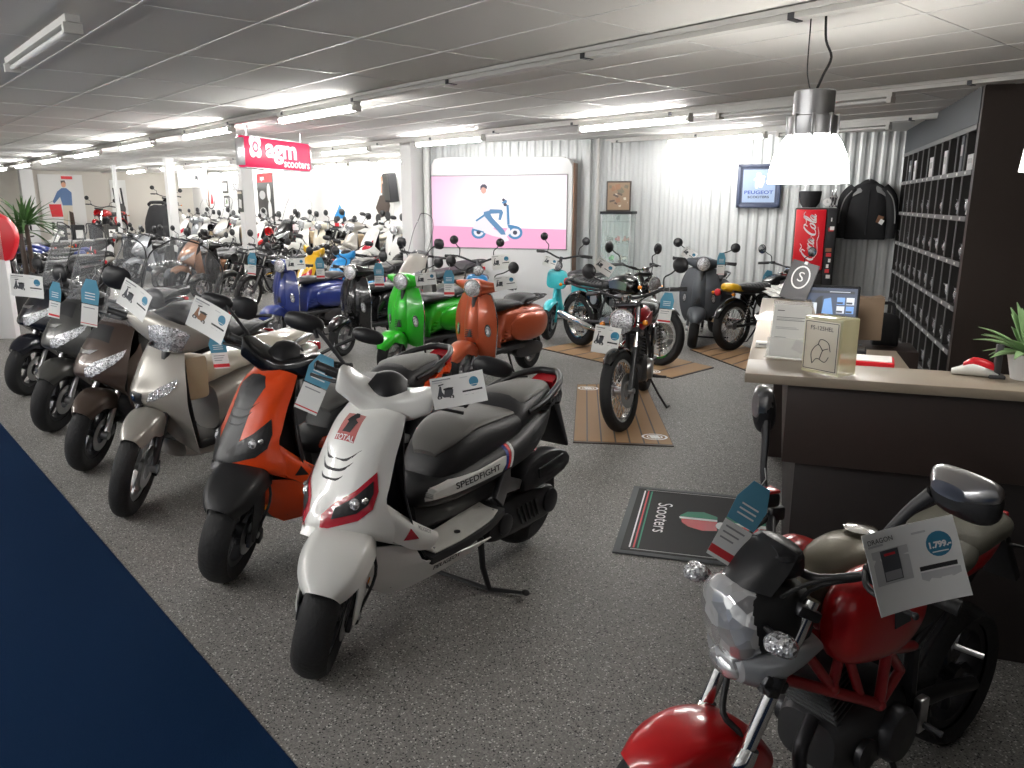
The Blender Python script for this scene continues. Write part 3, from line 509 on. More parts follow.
# ---------------------------------------------------------------- big-wheeled city scooter
def city_proto():
    P=Proto('city_scooter',((.40,0,.6),(-.42,0,.9)))
    X=.67; Rw=.29
    e=P.part('front_wheel',cast_rim(X,Rw,.195,.085,'steel',6),1); P.part('tyre',tyre_mb(X,Rw,.105,.195),1,e); P.part('brake_disc',disc_mb(X,Rw,.058,.12),1,e)
    m=MB(); g=[]
    for a,w in [(170,.045),(145,.072),(118,.085),(92,.085),(72,.078),(58,.064),(48,.045)]:
        r=Rw+.028; c,s_=math.cos(R(a)),math.sin(R(a)); dd=.13 if 80<a<150 else .085
        g.append([(X+r*c,0,Rw+r*s_),(X+(r-.006)*c,w*.5,Rw+(r-.006)*s_),(X+(r-.03)*c,w*.9,Rw+(r-.03)*s_),(X+(r-dd)*c,w*1.05,Rw+(r-dd)*s_)])
    m.surf(g,'silver_paint',3,3,True,.005); P.part('front_fender',m,1)
    m=MB()
    def leg(): m.tube([(X-.18,.07,.62),(X-.02,.085,.34),(X,.085,Rw)],.019,'dark_metal',10); m.lathe([(0,.07),(.025,.07),(.025,.11),(0,.11)],(X,0,Rw),'steel','y',12); m.box((X-.07,.085,Rw-.03),(.06,.03,.08),'dark_metal',(0,.3,0),.008)
    m.mirrored(leg); m.tube([(X-.18,0,.60),(.40,0,.92)],.03,'black_plastic',10); P.part('front_fork',m,1)
    m=MB(); m.M=Matrix(((0,1,0,.36),(1,0,0,0),(0,0,1,0),(0,0,0,1)))
    secs=[(-.26,.975,1.03,.03,2.4,0,-.05),(-.2,.945,1.055,.05,2.6,0,-.03),(-.12,.91,1.075,.075,2.8,-.25,.0),(-.05,.89,1.085,.09,2.8,-.3,.02),(0,.885,1.085,.095,2.8,-.3,.025)]
    secs=secs+[(-a,b,c,d,f,g_,h_) for a,b,c,d,f,g_,h_ in secs[-2::-1]]
    m.loft(secs,'silver_paint',20,4); bc=m.bvh(); m.M=None; P.part('handlebar_cowl',m,1)
    Mh=frame((.5,0,.98),(0,1,0),(-.3,0,1)); m=MB(); decal(m,bc,[(-.115,.05),(-.085,-.055),(0,-.07),(.085,-.055),(.115,.05),(.06,.068),(-.06,.068)],Mh,'lens',.006,3); e=P.part('headlight',m,1)
    m=MB(); m.surf([[(.455,0,1.045),(.44,.07,1.042),(.40,.125,1.03)],[(.43,0,1.10),(.415,.065,1.095),(.375,.12,1.075)],[(.36,0,1.125),(.35,.055,1.12),(.32,.10,1.09)]],'black_plastic',4,4,True,.008); P.part('visor',m,1)
    P.pair('handlebar_grip',lambda m:(grips(m,.31,.25,.38,1.0,-.04),lever(m,.31,.25,.37,1.0)),1)
    m=MB(); m.surf([[(.44,0,1.08),(.43,.09,1.075),(.39,.165,1.06)],[(.41,0,1.25),(.395,.11,1.245),(.345,.205,1.22)],[(.37,0,1.42),(.355,.11,1.415),(.31,.195,1.38)],[(.345,0,1.51),(.33,.07,1.50),(.295,.125,1.46)]],'wind_glass',4,5,True,.003); e=P.part('windscreen',m,1)
    m=MB(); m.tube([(.39,-.167,1.06),(.345,-.207,1.22),(.31,-.197,1.38),(.295,-.127,1.46),(.33,-.07,1.502),(.345,0,1.512),(.33,.07,1.502),(.295,.127,1.46),(.31,.197,1.38),(.345,.207,1.22),(.39,.167,1.06)],.004,'black_plastic',6,sm=4); P.part('screen_edge',m,1,e)
    for sd in (1,-1):
        m=MB(); m.tube([(.33,sd*.2,1.03),(.34,sd*.27,1.12),(.33,sd*.31,1.2)],.007,'black_plastic',8,sm=3); m.loft([(.30,1.17,1.20,.02,2.5,0,sd*.33),(.315,1.14,1.27,.075,2.8,0,sd*.345),(.335,1.16,1.255,.055,2.4,0,sd*.345),(.345,1.19,1.22,.01,2.2,0,sd*.345)],'black_plastic',16,3); P.part('mirror',m,1)
    G=[[(.375,0,.915),(.365,.08,.91),(.33,.15,.885)],[(.44,0,.83),(.425,.09,.82),(.365,.185,.79)],[(.505,0,.73),(.475,.10,.72),(.39,.212,.68)],[(.56,0,.655),(.515,.09,.64),(.40,.222,.57)],[(.545,0,.60),(.495,.09,.572),(.385,.228,.45)],[(.45,0,.55),(.43,.10,.50),(.355,.22,.33)],[(.41,0,.43),(.39,.09,.36),(.30,.18,.25)]]
    m=MB(); m.surf(G,'silver_paint',4,4,True,.006); bv=m.bvh(); P.part('leg_shield',m)
    m=MB(); decal(m,bv,[(-.05,.025),(-.04,-.03),(0,-.042),(.04,-.03),(.05,.025),(0,.035)],frame((.56,0,.635),(0,1,0),(-.3,0,1)),'black_plastic',.006,3)
    decal(m,bv,[(-.012,-.018),(.012,-.018),(.010,.008),(0,.02),(-.010,.008)],frame((.56,0,.635),(0,1,0),(-.3,0,1)),'chrome',.010,1); P.part('grille',m)
    Mi=frame((.5,.13,.665),(-.62,.75,.2),(-.3,0,1)); P.pair('turn_signal',lambda m:decal(m,bv,[(-.09,-.035),(-.06,.005),(0,.028),(.1,.05),(.085,.01),(.03,-.02),(-.04,-.038)],Mi,'lens',.006,3))
    m=MB(); m.surf([[(.33,0,.90),(.32,.13,.88)],[(.33,0,.6),(.345,.18,.6)],[(.27,0,.30),(.29,.17,.30)]],'black_plastic',3,3,True,.005); m.box((.02,0,.31),(.55,.34,.06),'black_plastic',bev=.02); m.loft([(.36,.24,.34,.12,3),(.2,.22,.30,.15,3),(-.2,.24,.32,.14,3)],'silver_paint',16,2); P.part('floorboard',m)
    m=MB(); m.box((.25,0,.70),(.16,.30,.26),'seat_tan',bev=.03); P.part('glove_box',m)
    m=MB(); m.loft([(.10,.34,.62,.12,3),(-.1,.38,.70,.165,3),(-.4,.44,.72,.17,3),(-.7,.56,.74,.13,2.6),(-.88,.66,.72,.05,2.4)],'silver_paint',20,4); P.part('rear_body',m)
    m=MB(); m.loft([(.14,.62,.68,.06,2.3),(.08,.64,.76,.13,2.5),(-.1,.68,.80,.16,2.5),(-.35,.70,.80,.155,2.5),(-.45,.71,.84,.15,2.5),(-.68,.73,.845,.12,2.5),(-.8,.75,.82,.05,2.3)],'cream_paint',20,4); P.part('seat',m)
    m=MB(); m.tube([(-.42,.16,.73),(-.6,.15,.80),(-.86,.10,.83),(-.95,0,.835),(-.86,-.10,.83),(-.6,-.15,.80),(-.42,-.16,.73)],.013,'alloy',8,sm=4); m.box((-.86,0,.82),(.16,.16,.012),'alloy',bev=.004); P.part('luggage_rack',m)
    m=MB(); m.box((-.87,0,.70),(.05,.12,.06),'red_lens',bev=.015); P.part('tail_light',m)
    e=P.part('rear_wheel',cast_rim(-.64,Rw,.195,.085,'steel',6)); P.part('tyre',tyre_mb(-.64,Rw,.11,.195),0,e)
    m=MB(); m.prism([(-.15,.28),(-.25,.22),(-.55,.21),(-.74,.26),(-.72,.36),(-.5,.40),(-.25,.38)],.06,.14,'engine_metal',.015,2); m.prism([(-.28,.26),(-.4,.22),(-.82,.32),(-.86,.42),(-.78,.44),(-.45,.34)],-.17,-.10,'dark_metal',.015,2); m.box((-.25,0,.3),(.25,.16,.12),'engine_metal',bev=.02); m.mirrored(lambda:m.tube([(-.63,.1,.33),(-.60,.11,.52)],.024,'chrome',8)); P.part('engine',m)
    m=MB(); m.tube([(-.05,.1,.27),(-.1,.12,.1),(-.13,.15,.012),(-.13,-.15,.012),(-.1,-.12,.1),(-.05,-.1,.27)],.011,'black_plastic',8); P.part('centre_stand',m)
    return P

# ---------------------------------------------------------------- large touring scooter
def tourer_proto():
    P=Proto('touring_scooter',((.46,0,.6),(-.42,0,.9)))
    X=.70; Rw=.272
    e=P.part('front_wheel',cast_rim(X,Rw,.175,.1,'dark_metal',6),1); P.part('tyre',tyre_mb(X,Rw,.12,.175),1,e); P.part('brake_disc',disc_mb(X,Rw,.066,.115),1,e)
    m=MB(); g=[]
    for a,w in [(165,.055),(142,.082),(115,.098),(92,.1),(72,.092),(56,.075),(46,.055)]:
        r=Rw+.035; c,s_=math.cos(R(a)),math.sin(R(a)); dd=.11 if 80<a<150 else .07
        g.append([(X+r*c,0,Rw+r*s_),(X+(r-.006)*c,w*.5,Rw+(r-.006)*s_),(X+(r-.028)*c,w*.9,Rw+(r-.028)*s_),(X+(r-dd)*c,w*1.05,Rw+(r-dd)*s_)])
    m.surf(g,'brown_paint',3,3,True,.005); P.part('front_fender',m,1)
    m=MB()
    def leg(): m.tube([(X-.17,.075,.58),(X-.02,.092,.30),(X,.092,Rw-.02)],.021,'steel',10); m.lathe([(0,.07),(.028,.07),(.028,.115),(0,.115)],(X,0,Rw),'steel','y',12); m.box((X-.07,.09,Rw+.02),(.06,.035,.09),'dark_metal',(0,.2,0),.008)
    m.mirrored(leg); m.tube([(X-.17,0,.56),(.42,0,.92)],.03,'black_plastic',10); P.part('front_fork',m,1)
    G=[[(.42,0,1.03),(.41,.10,1.02),(.36,.19,.995)],[(.53,0,.93),(.51,.115,.92),(.43,.222,.885)],[(.625,0,.82),(.595,.125,.805),(.48,.242,.755)],[(.695,0,.72),(.65,.12,.70),(.51,.24,.64)],[(.705,0,.665),(.655,.10,.64),(.52,.22,.56)],[(.63,0,.63),(.585,.08,.60),(.48,.19,.50)]]
    m=MB(); m.surf(G,'brown_paint',4,4,True,.006); bv=m.bvh(); P.part('front_panel',m)
    Mh=frame((.60,.14,.74),(-.52,.78,.32),(-.4,-.1,1))
    for sd in (1,-1):
        m=MB(); decal(m,bv,[(-.135,-.055),(-.115,0),(-.05,.018),(.05,.03),(.16,.055),(.125,.01),(.06,-.028),(-.03,-.06),(-.09,-.072)],Mh,'lens',.005,4)
        if sd<0: m.v=[(x,-y,z) for x,y,z in m.v]; m.f=[tuple(reversed(f)) for f in m.f]
        P.part('headlight',m)
    m=MB(); decal(m,bv,[(-.06,-.012),(.06,-.012),(.10,.03),(.02,.012),(-.02,.012),(-.10,.03)],frame((.63,0,.81),(0,1,0),(-.6,0,1)),'chrome',.004,3); decal(m,bv,[(-.14,-.02),(.14,-.02),(.11,.10),(-.11,.10)],frame((.55,0,.90),(0,1,0),(-.7,0,.7)),'black_plastic',.004,4); P.part('front_trim',m)
    def wing(m): m.surf([[(.49,.235,.75),(.42,.225,.80),(.36,.19,.85)],[(.505,.236,.62),(.43,.25,.6),(.36,.235,.6)],[(.49,.20,.50),(.42,.245,.45),(.33,.24,.42)],[(.44,.17,.40),(.40,.21,.33),(.28,.22,.30)]],'brown_paint',3,3,False,.006)
    P.pair('side_wing',wing)
    m=MB(); m.loft([(.52,.36,.52,.12,3),(.44,.26,.50,.17,3),(.3,.23,.36,.18,3),(0,.24,.34,.18,3),(-.2,.26,.38,.17,3)],'black_plastic',18,3); m.surf([[(.36,0,1.0),(.34,.16,.97)],[(.36,0,.7),(.36,.2,.7)],[(.28,0,.34),(.30,.2,.36)]],'black_plastic',3,3,True,.005); P.part('floorboard',m)
    m=MB(); m.surf([[(.47,0,1.0),(.455,.09,.995),(.41,.175,.97)],[(.395,0,1.20),(.38,.10,1.19),(.33,.195,1.15)],[(.30,0,1.44),(.285,.10,1.43),(.25,.185,1.36)],[(.255,0,1.56),(.24,.07,1.55),(.21,.13,1.49)]],'wind_glass',4,5,True,.003); e=P.part('windscreen',m)
    m=MB(); m.tube([(.41,-.177,.97),(.33,-.197,1.15),(.25,-.187,1.36),(.21,-.132,1.49),(.24,-.07,1.552),(.255,0,1.562),(.24,.07,1.552),(.21,.132,1.49),(.25,.187,1.36),(.33,.197,1.15),(.41,.177,.97)],.005,'black_plastic',6,sm=4); P.part('screen_edge',m,0,e)
    m=MB(); m.mirrored(lambda:(grips(m,.30,.22,.37,1.0,-.05),lever(m,.30,.22,.36,1.0))); m.loft([(.42,.96,1.05,.10,3),(.34,.95,1.07,.13,3),(.24,.95,1.04,.09,3)],'black_plastic',14,2); m.tube([(.30,-.25,1.0),(.30,.25,1.0)],.015,'black_plastic',8); P.part('handlebar',m,1)
    for sd in (1,-1):
        m=MB(); m.tube([(.40,sd*.19,1.0),(.39,sd*.26,1.08),(.36,sd*.33,1.14)],.009,'black_plastic',8,sm=3); m.loft([(.31,1.14,1.17,.03,2.5,0,sd*.37),(.325,1.09,1.235,.095,2.8,0,sd*.38),(.355,1.11,1.225,.075,2.4,0,sd*.38),(.375,1.15,1.18,.015,2.2,0,sd*.38)],'black_plastic',16,3); P.part('mirror',m)
    m=MB(); m.loft([(.14,.36,.62,.12,3),(-.1,.40,.70,.19,3),(-.4,.46,.72,.205,3),(-.7,.58,.76,.16,2.6),(-.92,.70,.76,.06,2.4)],'brown_paint',20,4); P.part('rear_body',m)
    m=MB(); m.loft([(.16,.62,.66,.06,2.3),(.1,.62,.75,.13,2.5),(-.1,.67,.79,.175,2.6),(-.35,.69,.80,.18,2.6),(-.43,.70,.87,.17,2.6),(-.65,.74,.88,.15,2.5),(-.84,.77,.85,.06,2.3)],'seat_vinyl',20,4); P.part('seat',m)
    m=MB(); m.tube([(-.45,.175,.74),(-.7,.16,.83),(-.9,.10,.86),(-.96,0,.865),(-.9,-.10,.86),(-.7,-.16,.83),(-.45,-.175,.74)],.014,'black_plastic',8,sm=4); P.part('grab_rail',m)
    m=MB(); m.box((-.90,0,.74),(.05,.16,.06),'red_lens',bev=.015); P.part('tail_light',m)
    e=P.part('rear_wheel',cast_rim(-.66,Rw,.165,.11,'dark_metal',6)); P.part('tyre',tyre_mb(-.66,Rw,.13,.165),0,e)
    m=MB(); m.prism([(-.15,.28),(-.25,.22),(-.55,.2),(-.75,.24),(-.74,.34),(-.5,.38),(-.25,.38)],.08,.16,'engine_metal',.015,2); m.prism([(-.28,.26),(-.4,.22),(-.86,.34),(-.90,.46),(-.8,.47),(-.45,.34)],-.21,-.12,'dark_metal',.02,2); m.box((-.25,0,.3),(.25,.18,.12),'engine_metal',bev=.02); m.mirrored(lambda:m.tube([(-.66,.12,.33),(-.60,.13,.56)],.026,'dark_metal',8)); P.part('engine',m)
    m=MB(); m.tube([(-.05,.1,.27),(-.1,.13,.1),(-.13,.16,.012),(-.13,-.16,.012),(-.1,-.13,.1),(-.05,-.1,.27)],.012,'black_plastic',8); P.part('centre_stand',m)
    return P
# ---------------------------------------------------------------- classic motorcycle
def classic_proto(name='classic_motorcycle'):
    P=Proto(name,((.50,0,.6),(-.42,0,.9)))
    X=.68; Rw=.305; XR=-.66
    e=P.part('front_wheel',wire_rim(X,Rw,.235,.075),1); P.part('tyre',tyre_mb(X,Rw,.085,.232),1,e); P.part('brake_disc',disc_mb(X,Rw,.06,.13),1,e)
    m=MB(); g=[]
    for a,w in [(165,.035),(140,.048),(110,.05),(80,.05),(60,.045),(48,.03)]:
        r=Rw+.022; c,s_=math.cos(R(a)),math.sin(R(a)); g.append([(X+r*c,0,Rw+r*s_),(X+(r-.01)*c,w*.7,Rw+(r-.01)*s_),(X+(r-.028)*c,w,Rw+(r-.028)*s_)])
    m.surf(g,'black_paint',3,3,True,.003); P.part('front_fender',m,1)
    m=MB()
    def leg(): m.tube([(.385,.085,.93),(X-.14,.085,.56)],.017,'chrome',12); m.tube([(X-.14,.085,.58),(X,.085,Rw)],.024,'black_plastic',12); m.lathe([(0,.07),(.02,.07),(.02,.115),(0,.115)],(X,0,Rw),'steel','y',10); m.tube([(X-.155,.085,.60),(X-.13,.085,.53)],.027,'rubber',10)
    m.mirrored(leg); m.box((.40,0,.90),(.07,.22,.03),'dark_metal',(0,-.44,0),.008); m.box((.47,0,.72),(.07,.22,.035),'dark_metal',(0,-.44,0),.008); m.tube([(.35,0,.90),(.44,0,.70)],.03,'dark_metal',10); P.part('front_fork',m,1)
    m=MB(); m.lathe([(.0,-.12),(.04,-.115),(.075,-.08),(.09,-.03),(.094,.0)],(.55,0,.80),'black_paint','x',28,cap=False); e=P.part('headlight',m,1)
    m=MB(); m.lathe([(.092,-.005),(.097,.006),(.09,.014),(.085,.008)],(.55,0,.80),'chrome','x',28,cap=False); P.part('headlight_rim',m,1,e)
    m=MB(); m.lathe([(.087,.008),(.06,.026),(0,.034)],(.55,0,.80),'lens','x',28,cap=False); P.part('lens',m,1,e)
    m=MB(); m.tube([(.22,-.40,.985),(.31,-.26,1.0),(.36,-.08,.955),(.36,.08,.955),(.31,.26,1.0),(.22,.40,.985)],.011,'dark_metal',10,sm=4)
    def gp(): m.tube([(.285,.28,.995),(.225,.40,.985)],.017,'rubber',10); lever(m,.29,.25,.39,1.0,-.05); m.box((.30,.235,1.0),(.04,.05,.035),'black_plastic',bev=.008)
    m.mirrored(gp); m.tube([(.31,.24,.99),(.42,.1,.93),(.47,.06,.80)],.005,'rubber',6,sm=4); m.tube([(.31,-.24,.99),(.42,-.1,.95),(.47,-.06,.74)],.005,'rubber',6,sm=4); P.part('handlebar',m,1)
    m=MB(); m.lathe([(0,-.03),(.03,-.03),(.038,0),(.036,.02),(0,.022)],(.42,.0,.96),'chrome','z',18); P.part('speedometer',m,1)
    for sd in (1,-1):
        a,b=mirror_round(sd,(.30,sd*.25,1.0),(.25,sd*.37,1.165),.06); e=P.part('mirror',a,1); P.part('mirror_glass',b,1,e)
    for sd in (1,-1):
        m=MB(); m.tube([(.50,sd*.09,.78),(.51,sd*.15,.78)],.007,'black_plastic',6); m.ell((.515,sd*.17,.78),(.026,.022,.022),'amber',10,8); P.part('turn_signal',m,1)
    m=MB(); m.loft([(.345,.70,.80,.05,2.4),(.31,.68,.85,.10,2.5),(.2,.675,.885,.13,2.5),(.05,.68,.875,.125,2.5),(-.08,.69,.82,.09,2.4),(-.12,.70,.76,.05,2.3)],'tank_paint',22,4); e=P.part('fuel_tank',m)
    m=MB(); m.lathe([(0,.0),(.033,0),(.035,.012),(.02,.02),(0,.021)],(.16,0,.885),'chrome','z',16); P.part('fuel_cap',m,0,e)
    P.pair('tank_panel',lambda m:m.surf([[(.29,.119,.80),(.15,.137,.83),(.0,.128,.81)],[(.28,.122,.73),(.15,.137,.74),(.02,.128,.74)]],'tank_stripe',3,3,False,.003),0,e)
    m=MB(); m.loft([(-.07,.705,.765,.07,2.5),(-.12,.705,.785,.11,2.8),(-.3,.70,.775,.12,2.8),(-.5,.705,.785,.12,2.8),(-.66,.72,.80,.11,2.8),(-.75,.74,.80,.06,2.4)],'seat_vinyl',20,4); 
    for i in range(9): m.tube([(-.16-.055*i,-.118,.745),(-.16-.055*i,-.08,.783),(-.16-.055*i,0,.79),(-.16-.055*i,.08,.783),(-.16-.055*i,.118,.745)],.008,'seat_vinyl',6,sm=2)
    P.part('seat',m)
    m=MB(); m.loft([(-.60,.70,.78,.10,2.6),(-.70,.70,.815,.115,2.6),(-.79,.72,.82,.09,2.5),(-.84,.75,.79,.03,2.3)],'hump_paint',18,3); P.part('seat_hump',m)
    m=MB(); t=lambda p,r=.014:m.tube(p,r,'dark_metal',8,sm=3)
    t([(.36,0,.86),(.10,0,.70),(-.1,0,.66)],.02); t([(.43,0,.70),(.36,0,.50),(.28,0,.33),(.1,0,.25)],.018)
    def fr(): t([(-.05,.06,.68),(-.3,.1,.69),(-.6,.1,.70),(-.78,.09,.73)]); t([(-.1,.06,.66),(-.16,.1,.45),(-.14,.1,.30)]); t([(-.16,.1,.35),(-.45,.1,.32),(XR,.09,Rw)],.018); t([(-.18,.1,.46),(-.36,.1,.62),(-.45,.1,.70)],.011); t([(-.14,.1,.3),(.12,.1,.25)])
    m.mirrored(fr); P.part('frame',m)
    m=MB()
    m.loft([(.20,.27,.42,.09,3),(.10,.24,.46,.12,3),(-.05,.24,.46,.12,3),(-.14,.28,.42,.09,3)],'engine_metal',18,2)
    m.mirrored(lambda:(m.lathe([(.085,.10),(.085,.135),(.075,.15),(0,.155)],(.03,0,.35),'alloy','y',22),m.lathe([(.05,.10),(.05,.13),(0,.135)],(-.09,0,.36),'alloy','y',16)))
    cyl=Matrix.Translation((.12,0,.50))@Matrix.Rotation(-.25,4,'Y')
    for i in range(8): 
        m.M=cyl@Matrix.Translation((0,0,-.05+.024*i)); m.box((0,0,0),(.15,.17,.009),'engine_metal',bev=.003)
    m.M=cyl; m.box((0,0,.02),(.11,.12,.20),'engine_metal',bev=.01); m.box((0,0,.155),(.13,.14,.05),'alloy',bev=.012); m.M=None
    m.box((-.05,0,.56),(.10,.08,.09),'alloy',bev=.015); P.part('engine',m)
    m=MB(); m.tube([(.19,-.03,.60),(.30,-.06,.57),(.33,-.10,.45),(.26,-.13,.30),(.1,-.14,.25),(-.1,-.15,.25),(-.25,-.16,.28)],.019,'chrome',10,sm=4); m.tube([(-.22,-.16,.275),(-.30,-.165,.29),(-.78,-.175,.37),(-.84,-.175,.38)],[.025,.042,.045,.03],'chrome',14)
    P.part('exhaust',m,opt='right')
    m.v=[(x,-y,z) for x,y,z in m.v]; m.f=[tuple(reversed(f)) for f in m.f]; P.part('exhaust',m,opt='left')
    for sd in (1,-1):
        m=MB(); m.prism([(-.14,.66),(-.36,.67),(-.40,.60),(-.30,.50),(-.16,.50)],min(sd*.105,sd*.13),max(sd*.105,sd*.13),'black_paint',.01,2); m.lathe([(.055,sd*.13),(.055,sd*.138),(0,sd*.138)],(-.25,0,.59),'pale_grey_paint','y',18); P.part('side_cover',m)
    def shock(m):
        m.tube([(-.62,.135,.33),(-.50,.135,.66)],.010,'chrome',8); pts=[]
        for i in range(70): a=i*2*pi/9; u=i/69; pts.append((-.605+.09*u+.024*math.cos(a),.135+.024*math.sin(a),.38+.24*u))
        m.tube(pts,.005,'black_plastic',5)
    P.pair('rear_shock',shock)
    e=P.part('rear_wheel',wire_rim(XR,Rw,.225,.09)); P.part('tyre',tyre_mb(XR,Rw,.10,.222),0,e)
    m=MB(); g=[]
    for a,w in [(20,.04),(50,.06),(85,.066),(115,.066),(140,.058),(158,.045)]:
        r=Rw+.03; c,s_=math.cos(R(a)),math.sin(R(a)); g.append([(XR+r*c,0,Rw+r*s_),(XR+(r-.012)*c,w*.7,Rw+(r-.012)*s_),(XR+(r-.035)*c,w,Rw+(r-.035)*s_)])
    m.surf(g,'black_paint',3,3,True,.003); P.part('rear_fender',m)
    m=MB(); m.lathe([(.04,-.05),(.04,-.02),(.028,0)],(-.88,0,.72),'black_plastic','x',14); m.ell((-.94,0,.72),(.03,.045,.045),'red_lens',12,8); m.mirrored(lambda:(m.tube([(-.84,.05,.70),(-.84,.14,.70)],.006,'black_plastic',6),m.ell((-.845,.155,.70),(.022,.02,.02),'amber',8,6))); P.part('tail_light',m)
    m=MB(); m.tube([(-.02,.12,.27),(-.04,.20,.12),(-.05,.27,.012),(-.12,.28,.012)],.009,'dark_metal',8); P.part('side_stand',m); P.pair('footrest',lambda m:m.tube([(0,.10,.28),(.0,.26,.28)],.011,'rubber',8))
    return P
# ---------------------------------------------------------------- small electric moped
def moped_proto():
    P=Proto('electric_moped',((.42,0,.6),(-.40,0,.9)))
    X=.60; Rw=.225
    e=P.part('front_wheel',cast_rim(X,Rw,.15,.08,'dark_metal',6),1); P.part('tyre',tyre_mb(X,Rw,.095,.15),1,e); P.part('brake_disc',disc_mb(X,Rw,.055,.09),1,e)
    m=MB(); g=[]
    for a,w in [(150,.04),(120,.06),(90,.062),(60,.055),(40,.035)]:
        r=Rw+.05; c,s_=math.cos(R(a)),math.sin(R(a)); g.append([(X+r*c,0,Rw+r*s_),(X+(r-.01)*c,w*.7,Rw+(r-.01)*s_),(X+(r-.035)*c,w,Rw+(r-.035)*s_)])
    m.surf(g,'turquoise_paint',3,3,True,.004); m.mirrored(lambda:m.tube([(X-.1,.06,.47),(X-.03,.075,.36),(X,.078,Rw)],.014,'turquoise_paint',8)); P.part('front_fender',m,1)
    m=MB(); m.tube([(X-.12,0,.48),(.40,0,.92)],.028,'turquoise_paint',10); m.tube([(.40,0,.90),(.36,0,1.0)],.02,'dark_metal',10); P.part('front_fork',m,1)
    m=MB(); m.loft([(.50,.66,.70,.06,4),(.49,.62,.84,.12,4),(.43,.62,.85,.125,4),(.40,.64,.82,.11,4)],'turquoise_paint',24,2); P.part('front_box',m,1)
    m=MB(); m.lathe([(.055,-.05),(.065,0),(.058,.012),(.052,.004)],(.50,0,.905),'black_plastic','x',22,cap=True); m.lathe([(.054,.006),(.03,.016),(0,.02)],(.50,0,.905),'lens','x',20,cap=False); P.part('headlight',m,1)
    m=MB(); m.tube([(.24,-.36,1.03),(.30,-.22,1.04),(.36,-.05,.99),(.36,.05,.99),(.30,.22,1.04),(.24,.36,1.03)],.012,'black_plastic',8,sm=3); m.mirrored(lambda:(m.tube([(.28,.26,1.036),(.235,.36,1.028)],.018,'rubber',10),lever(m,.28,.22,.34,1.035))); P.part('handlebar',m,1)
    for sd in (1,-1):
        a,b=mirror_round(sd,(.31,sd*.2,1.04),(.29,sd*.27,1.22),.05); e=P.part('mirror',a,1); P.part('mirror_glass',b,1,e)
    m=MB(); m.tube([(.42,0,.68),(.34,0,.40),(.20,0,.30),(-.15,0,.30),(-.35,0,.46),(-.5,0,.64)],.045,'turquoise_paint',10,sm=4); m.box((.02,0,.31),(.40,.26,.05),'black_plastic',bev=.015); m.mirrored(lambda:m.tube([(-.1,.06,.30),(-.35,.09,.28),(-.58,.08,Rw)],.018,'dark_metal',8)); P.part('frame',m)
    m=MB(); m.loft([(-.08,.40,.66,.06,3),(-.15,.36,.70,.10,3),(-.38,.40,.70,.11,3),(-.48,.48,.68,.07,3)],'turquoise_paint',18,3); P.part('battery_box',m)
    m=MB(); m.loft([(.0,.72,.75,.05,2.3),(-.06,.70,.79,.12,2.4),(-.25,.70,.80,.15,2.4),(-.42,.70,.79,.12,2.4),(-.48,.72,.76,.05,2.3)],'seat_vinyl',20,3); m.tube([(-.28,0,.6),(-.26,0,.72)],.03,'dark_metal',8); P.part('seat',m)
    m=MB(); m.tube([(-.42,.1,.68),(-.85,.11,.70),(-.88,0,.70),(-.85,-.11,.70),(-.42,-.1,.68)],.011,'black_plastic',8,sm=3)
    for y in (-.05,0,.05): m.tube([(-.45,y,.70),(-.87,y,.70)],.008,'black_plastic',6)
    m.mirrored(lambda:m.tube([(-.6,.1,.69),(-.58,.08,Rw)],.010,'black_plastic',6)); P.part('luggage_rack',m)
    e=P.part('rear_wheel',cast_rim(-.58,Rw,.15,.09,'dark_metal',6)); P.part('tyre',tyre_mb(-.58,Rw,.10,.15),0,e)
    m=MB(); m.tube([(-.02,.08,.28),(-.06,.11,.1),(-.09,.13,.012),(-.09,-.13,.012),(-.06,-.11,.1),(-.02,-.08,.28)],.010,'black_plastic',6); P.part('centre_stand',m)
    return P
